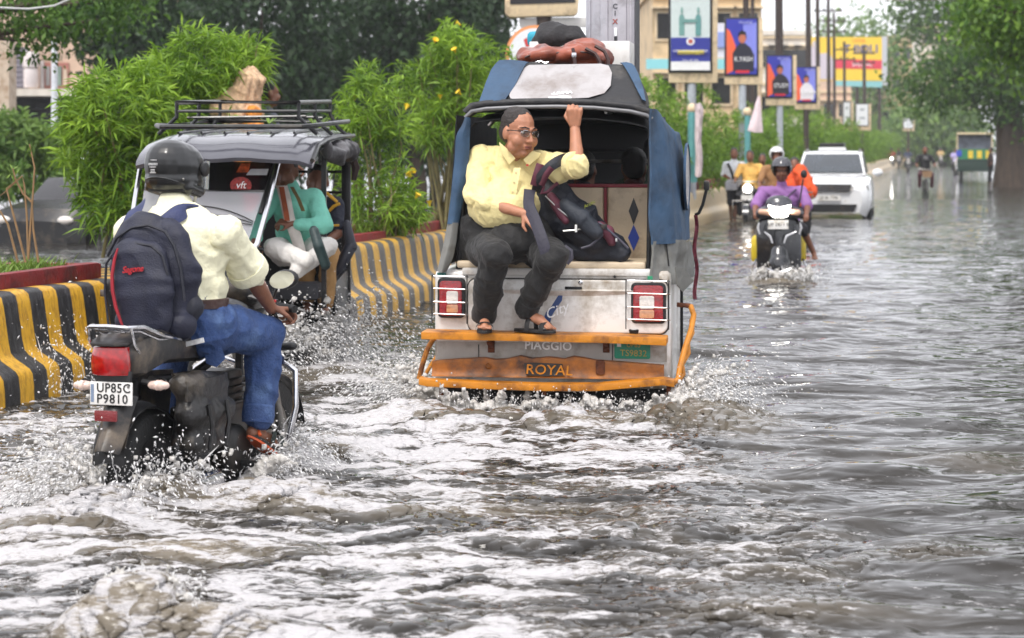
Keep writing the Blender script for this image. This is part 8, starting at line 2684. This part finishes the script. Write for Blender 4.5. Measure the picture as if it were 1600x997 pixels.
text('hoarding_lettering', 'SPECIAL', .42, WLET, t, q(1347, 101, -.04))
text('hoarding_lettering', 'OFFER', .34, C_('hoarding_orange', (232, 130, 60)), t, q(1342, 64, -.03))
for x in (1260, 1340, 1375):
    part('support_post', MB().tube([q(x, 130, .2), (q(x, 130).x, .2, -o.z)], .12, 8), POLE, t)
# shop building at the far left beyond the column
t = thing('building', 'pinkish shop building with a dark opening behind the white post', 'building', None, None, (P(70, 235, 60).x, 60, -.2))
o = Vector(t.location); q = lambda x, y, dy=0: P(x, y, 60) - o + Vector((0, dy, 0))
part('wall', MB().span(q(-120, -80), tuple(q(210, 233) + Vector((0, 8, 0)))), GW, t)
part('dark_opening', MB().span(q(-60, 152, -.02), tuple(q(140, 226, .0))), DARK, t)
part('ledge', MB().span(q(-100, 140, -.8), tuple(q(150, 151, 0))), GW2, t)
part('roller_shutter', MB().span(q(18, 74, -.04), tuple(q(44, 138, 0))), C_('shutter_grey', (126, 122, 132)), t)
for i in range(8):
    part('shutter_slat', MB().span(q(18, 75 + i * 8, -.07), tuple(q(44, 80 + i * 8, -.04))), C_('shutter_grey', (126, 122, 132)), t)
part('water_tank', MB().lathe(q(55, 138, -.5), (0, 0, 1), [(0, 0), (.2, 0), (.22, .1), (.22, .5), (.2, .55), (.24, .6), (.24, .95), (.2, 1.05), (0, 1.06)], 16), C_('tank_white', (216, 206, 204)), t)
part('drain_pipe', MB().tube([q(67, 95, -.1), q(67, 138, -.1)], .06, 8), C_('pipe_white', (206, 200, 200)), t)
part('red_shelf', MB().span(q(70, 98, -.05), tuple(q(108, 138, 0))), C_('shelf_red', (172, 112, 100)), t)
for i in range(4):
    part('shelf_goods', MB().span(q(73 + i * 9, 104 + 4 * (i % 2), -.12), tuple(q(79 + i * 9, 134, -.05))), C_('goods_%s' % 'abcd'[i], [(150, 150, 150), (190, 90, 80), (120, 140, 130), (200, 180, 160)][i]), t)
# ================================================================ FLYING WATER
SPL = mat('splash_water', (222, 218, 212), .2, var=.12, scale=60, bump=.6, bscale=160, spec=.6, trans=.1)
DROP = mat('water_drop', (222, 221, 220), .06, var=.08, spec=.8)


def splash(label, bases, vel, spread, drops, strands, core, size=.006, seed=1, tmax=.42, rcore=.035, voxel=.010):
    """Water thrown from base points along ballistic paths: a lumpy root, filaments and drops."""
    rng = np.random.default_rng(seed)
    bases = np.array([tuple(b) for b in bases], float)
    V0 = np.array(vel, float); SP = np.array(spread, float)

    def launch(n):
        k = rng.integers(0, len(bases), n)
        return bases[k] + rng.normal(size=(n, 3)) * np.array((.04, .04, .0)), V0 + rng.normal(size=(n, 3)) * SP
    at = lambda p, v, t: p + v * t[:, None] + np.array((0, 0, -4.9)) * (t ** 2)[:, None]
    if core:
        core *= 3
        p, v = launch(core)
        v[:, 2] = np.abs(v[:, 2])
        m = MB()
        for i in range(core):
            tm = max(.05, min(tmax, 2 * v[i, 2] / 9.8)) * .62
            r0 = rcore * rng.lognormal(-.85, .45)
            for j in range(9):
                t = np.array([tm * j / 8])
                q = at(p[i:i + 1], v[i:i + 1], t)[0]
                m.ell(q, max(.006, r0 * (1 - .11 * j)), None, 7, 5)
        me = blob_mesh('water_splash', m, voxel, 1, [(.016, (16, 22, 30), True), (.010, (40, 44, 60), True)])
        tag(link('water_splash', me, SPL), label, 'splash', None, 'stuff')
    drops = int(drops * 3.4)
    p, v = launch(drops)
    v[:, 2] = np.abs(v[:, 2])
    tf = np.maximum(.08, 2 * v[:, 2] / 9.8)
    t = rng.uniform(.12, 1, drops) ** .8 * np.minimum(tf, tmax * 1.5)
    c = at(p, v, t)
    ok = c[:, 2] > .01
    c, v, t = c[ok], v[ok], t[ok]
    d = norm(v + np.stack([0 * t, 0 * t, -9.8 * t], 1))
    r = norm(np.cross(d, np.array((.3, .9, .2)))); u = np.cross(d, r)
    s = size * .40 * np.minimum(2.6, rng.lognormal(0, .75, len(c)))
    e = rng.uniform(1.0, 4.0, len(c))
    VV = np.stack([c + d * (s * e)[:, None], c + r * s[:, None], c + u * s[:, None], c - r * s[:, None], c - u * s[:, None], c - d * (s * e)[:, None]], 1).reshape(-1, 3)
    F0 = np.array([(0, 1, 2), (0, 2, 3), (0, 3, 4), (0, 4, 1), (5, 2, 1), (5, 3, 2), (5, 4, 3), (5, 1, 4)])
    Q = (np.arange(len(c))[:, None, None] * 6 + F0[None]).reshape(-1, 3)
    o = np_mesh('water_drops', VV, Q, DROP)
    o.data.polygons.foreach_set('use_smooth', np.ones(len(Q), bool))
    tag(o, label.replace('water', 'drops of water', 1), 'water drops', None, 'stuff')
    strands = strands // 2
    if strands:
        p, v = launch(strands)
        v[:, 2] = np.abs(v[:, 2])
        m = MB()
        for i in range(strands):
            tm = min(tmax, 2 * v[i, 2] / 9.8)
            t0 = rng.uniform(0, .4) * tm
            tt = np.linspace(t0, t0 + rng.uniform(.10, .28) * tm, 6)
            pts = at(np.repeat(p[i:i + 1], 6, 0), np.repeat(v[i:i + 1], 6, 0), tt) + rng.normal(size=(6, 3)) * .004
            r0 = size * .55 * rng.uniform(.4, 1.3)
            m.tube(pts, [r0 * .4, r0, r0 * .7, r0 * 1.1, r0 * .5, r0 * .15], 5)
        tag(part('water_strands', m, DROP, None, kind='stuff'), label.replace('water', 'strands of water', 1), 'water strands')


kw = lambda x, y: K.world((x, y, 0.0))
splash('water thrown back to the left by the motorcycle rear wheel', [kw(-.04, -.30), kw(-.06, -.22), kw(-.08, -.1)], (-.9, -.35, 1.7), (.45, .35, .55), 1500, 160, 26, .0052, 1, .40, .040)
splash('water curtain falling beside the motorcycle rear wheel', [kw(.08, -.28), kw(.10, -.1), kw(.12, .05)], (.35, -.45, 1.5), (.35, .35, .5), 900, 140, 18, .0052, 2, .36, .034)
splash('water parted by the motorcycle front wheel and the rider\'s foot', [kw(.12, 1.2), kw(.16, 1.0), kw(.2, .8), kw(.22, .6)], (.75, -.1, 1.25), (.35, .35, .5), 1100, 140, 22, .005, 3, .34, .034)
eb = [E.world(v) for v in ((.0, -.1, 0), (.25, .1, 0), (.42, .5, 0), (.5, 1.0, 0), (.5, 1.5, 0))]
splash('water sheet thrown up along the side of the dark electric rickshaw', eb, (1.0, -.5, 1.9), (.65, .5, .65), 4200, 200, 60, .0062, 4, .46, .055)
rb_ = [R_.world(v) for v in ((-.72, .2, 0), (-.75, .5, 0), (-.75, .9, 0), (-.9, .6, 0))]
splash('water fanned out at the left wheel of the white rickshaw', rb_, (-1.15, -.3, 1.25), (.5, .5, .5), 1700, 160, 34, .0058, 5, .40, .05)
rb_ = [R_.world(v) for v in ((.70, .1, 0), (.74, .35, 0), (.76, .6, 0), (.72, -.1, 0))]
splash('water fanned out at the right wheel of the white rickshaw', rb_, (.85, -.15, 1.35), (.45, .4, .5), 1700, 180, 36, .0056, 6, .42, .05)
rb_ = [R_.world((x, -.05 - .1 * random.random(), 0)) for x in np.linspace(-.62, .66, 22)]
splash('water churning up under the rear of the white rickshaw', rb_, (0, -.75, .95), (.25, .3, .4), 900, 120, 60, .0052, 7, .30, .040)
sb_ = [S.world(v) for v in ((-.25, -.15, 0), (0, -.25, 0), (.2, -.2, 0), (.3, 0, 0))]
splash('water pushed up by the scooter front wheel', sb_, (0, -.5, 1.25), (.5, .3, .35), 500, 90, 34, .008, 8, .30, .05, .014)
kb = [P(60 + 14 * i, 612, 12.6 + .12 * i) for i in range(8)]
for q in kb:
    q.z = 0
splash('water thrown against the near striped median', kb, (-.2, .1, 1.6), (.4, .3, .75), 900, 90, 0, .0058, 9, .5)
fb = [WP(x, y) for x, y in ((185, 985), (205, 982), (225, 984), (245, 988), (270, 992))]
splash('water lump bursting up close to the camera', [q + Vector((0, 0, .03)) for q in fb], (.10, -.05, 1.45), (.28, .22, .22), 420, 50, 26, .004, 10, .30, .034, .008)

# ================================================================ AIR
hz = MB().box((0, 0, 19.0), (2360, 2360, 43.0))
ho = part('haze', hz, None, None, smooth=False)
hm = bpy.data.materials.new('haze')
hm.use_nodes = True
hm.node_tree.nodes.remove(hm.node_tree.nodes["Principled BSDF"])
pv_ = hm.node_tree.nodes.new("ShaderNodeVolumePrincipled")
pv_.inputs['Color'].default_value = (.93, .96, 1, 1)
pv_.inputs['Density'].default_value = 0.0005
hm.node_tree.links.new(pv_.outputs[0], hm.node_tree.nodes['Material Output'].inputs['Volume'])
ho.data.materials.clear()
ho.data.materials.append(hm)
tag(ho, 'pale damp haze hanging over the street', 'haze', None, 'stuff')
bpy.data.scenes.remove(TMP)
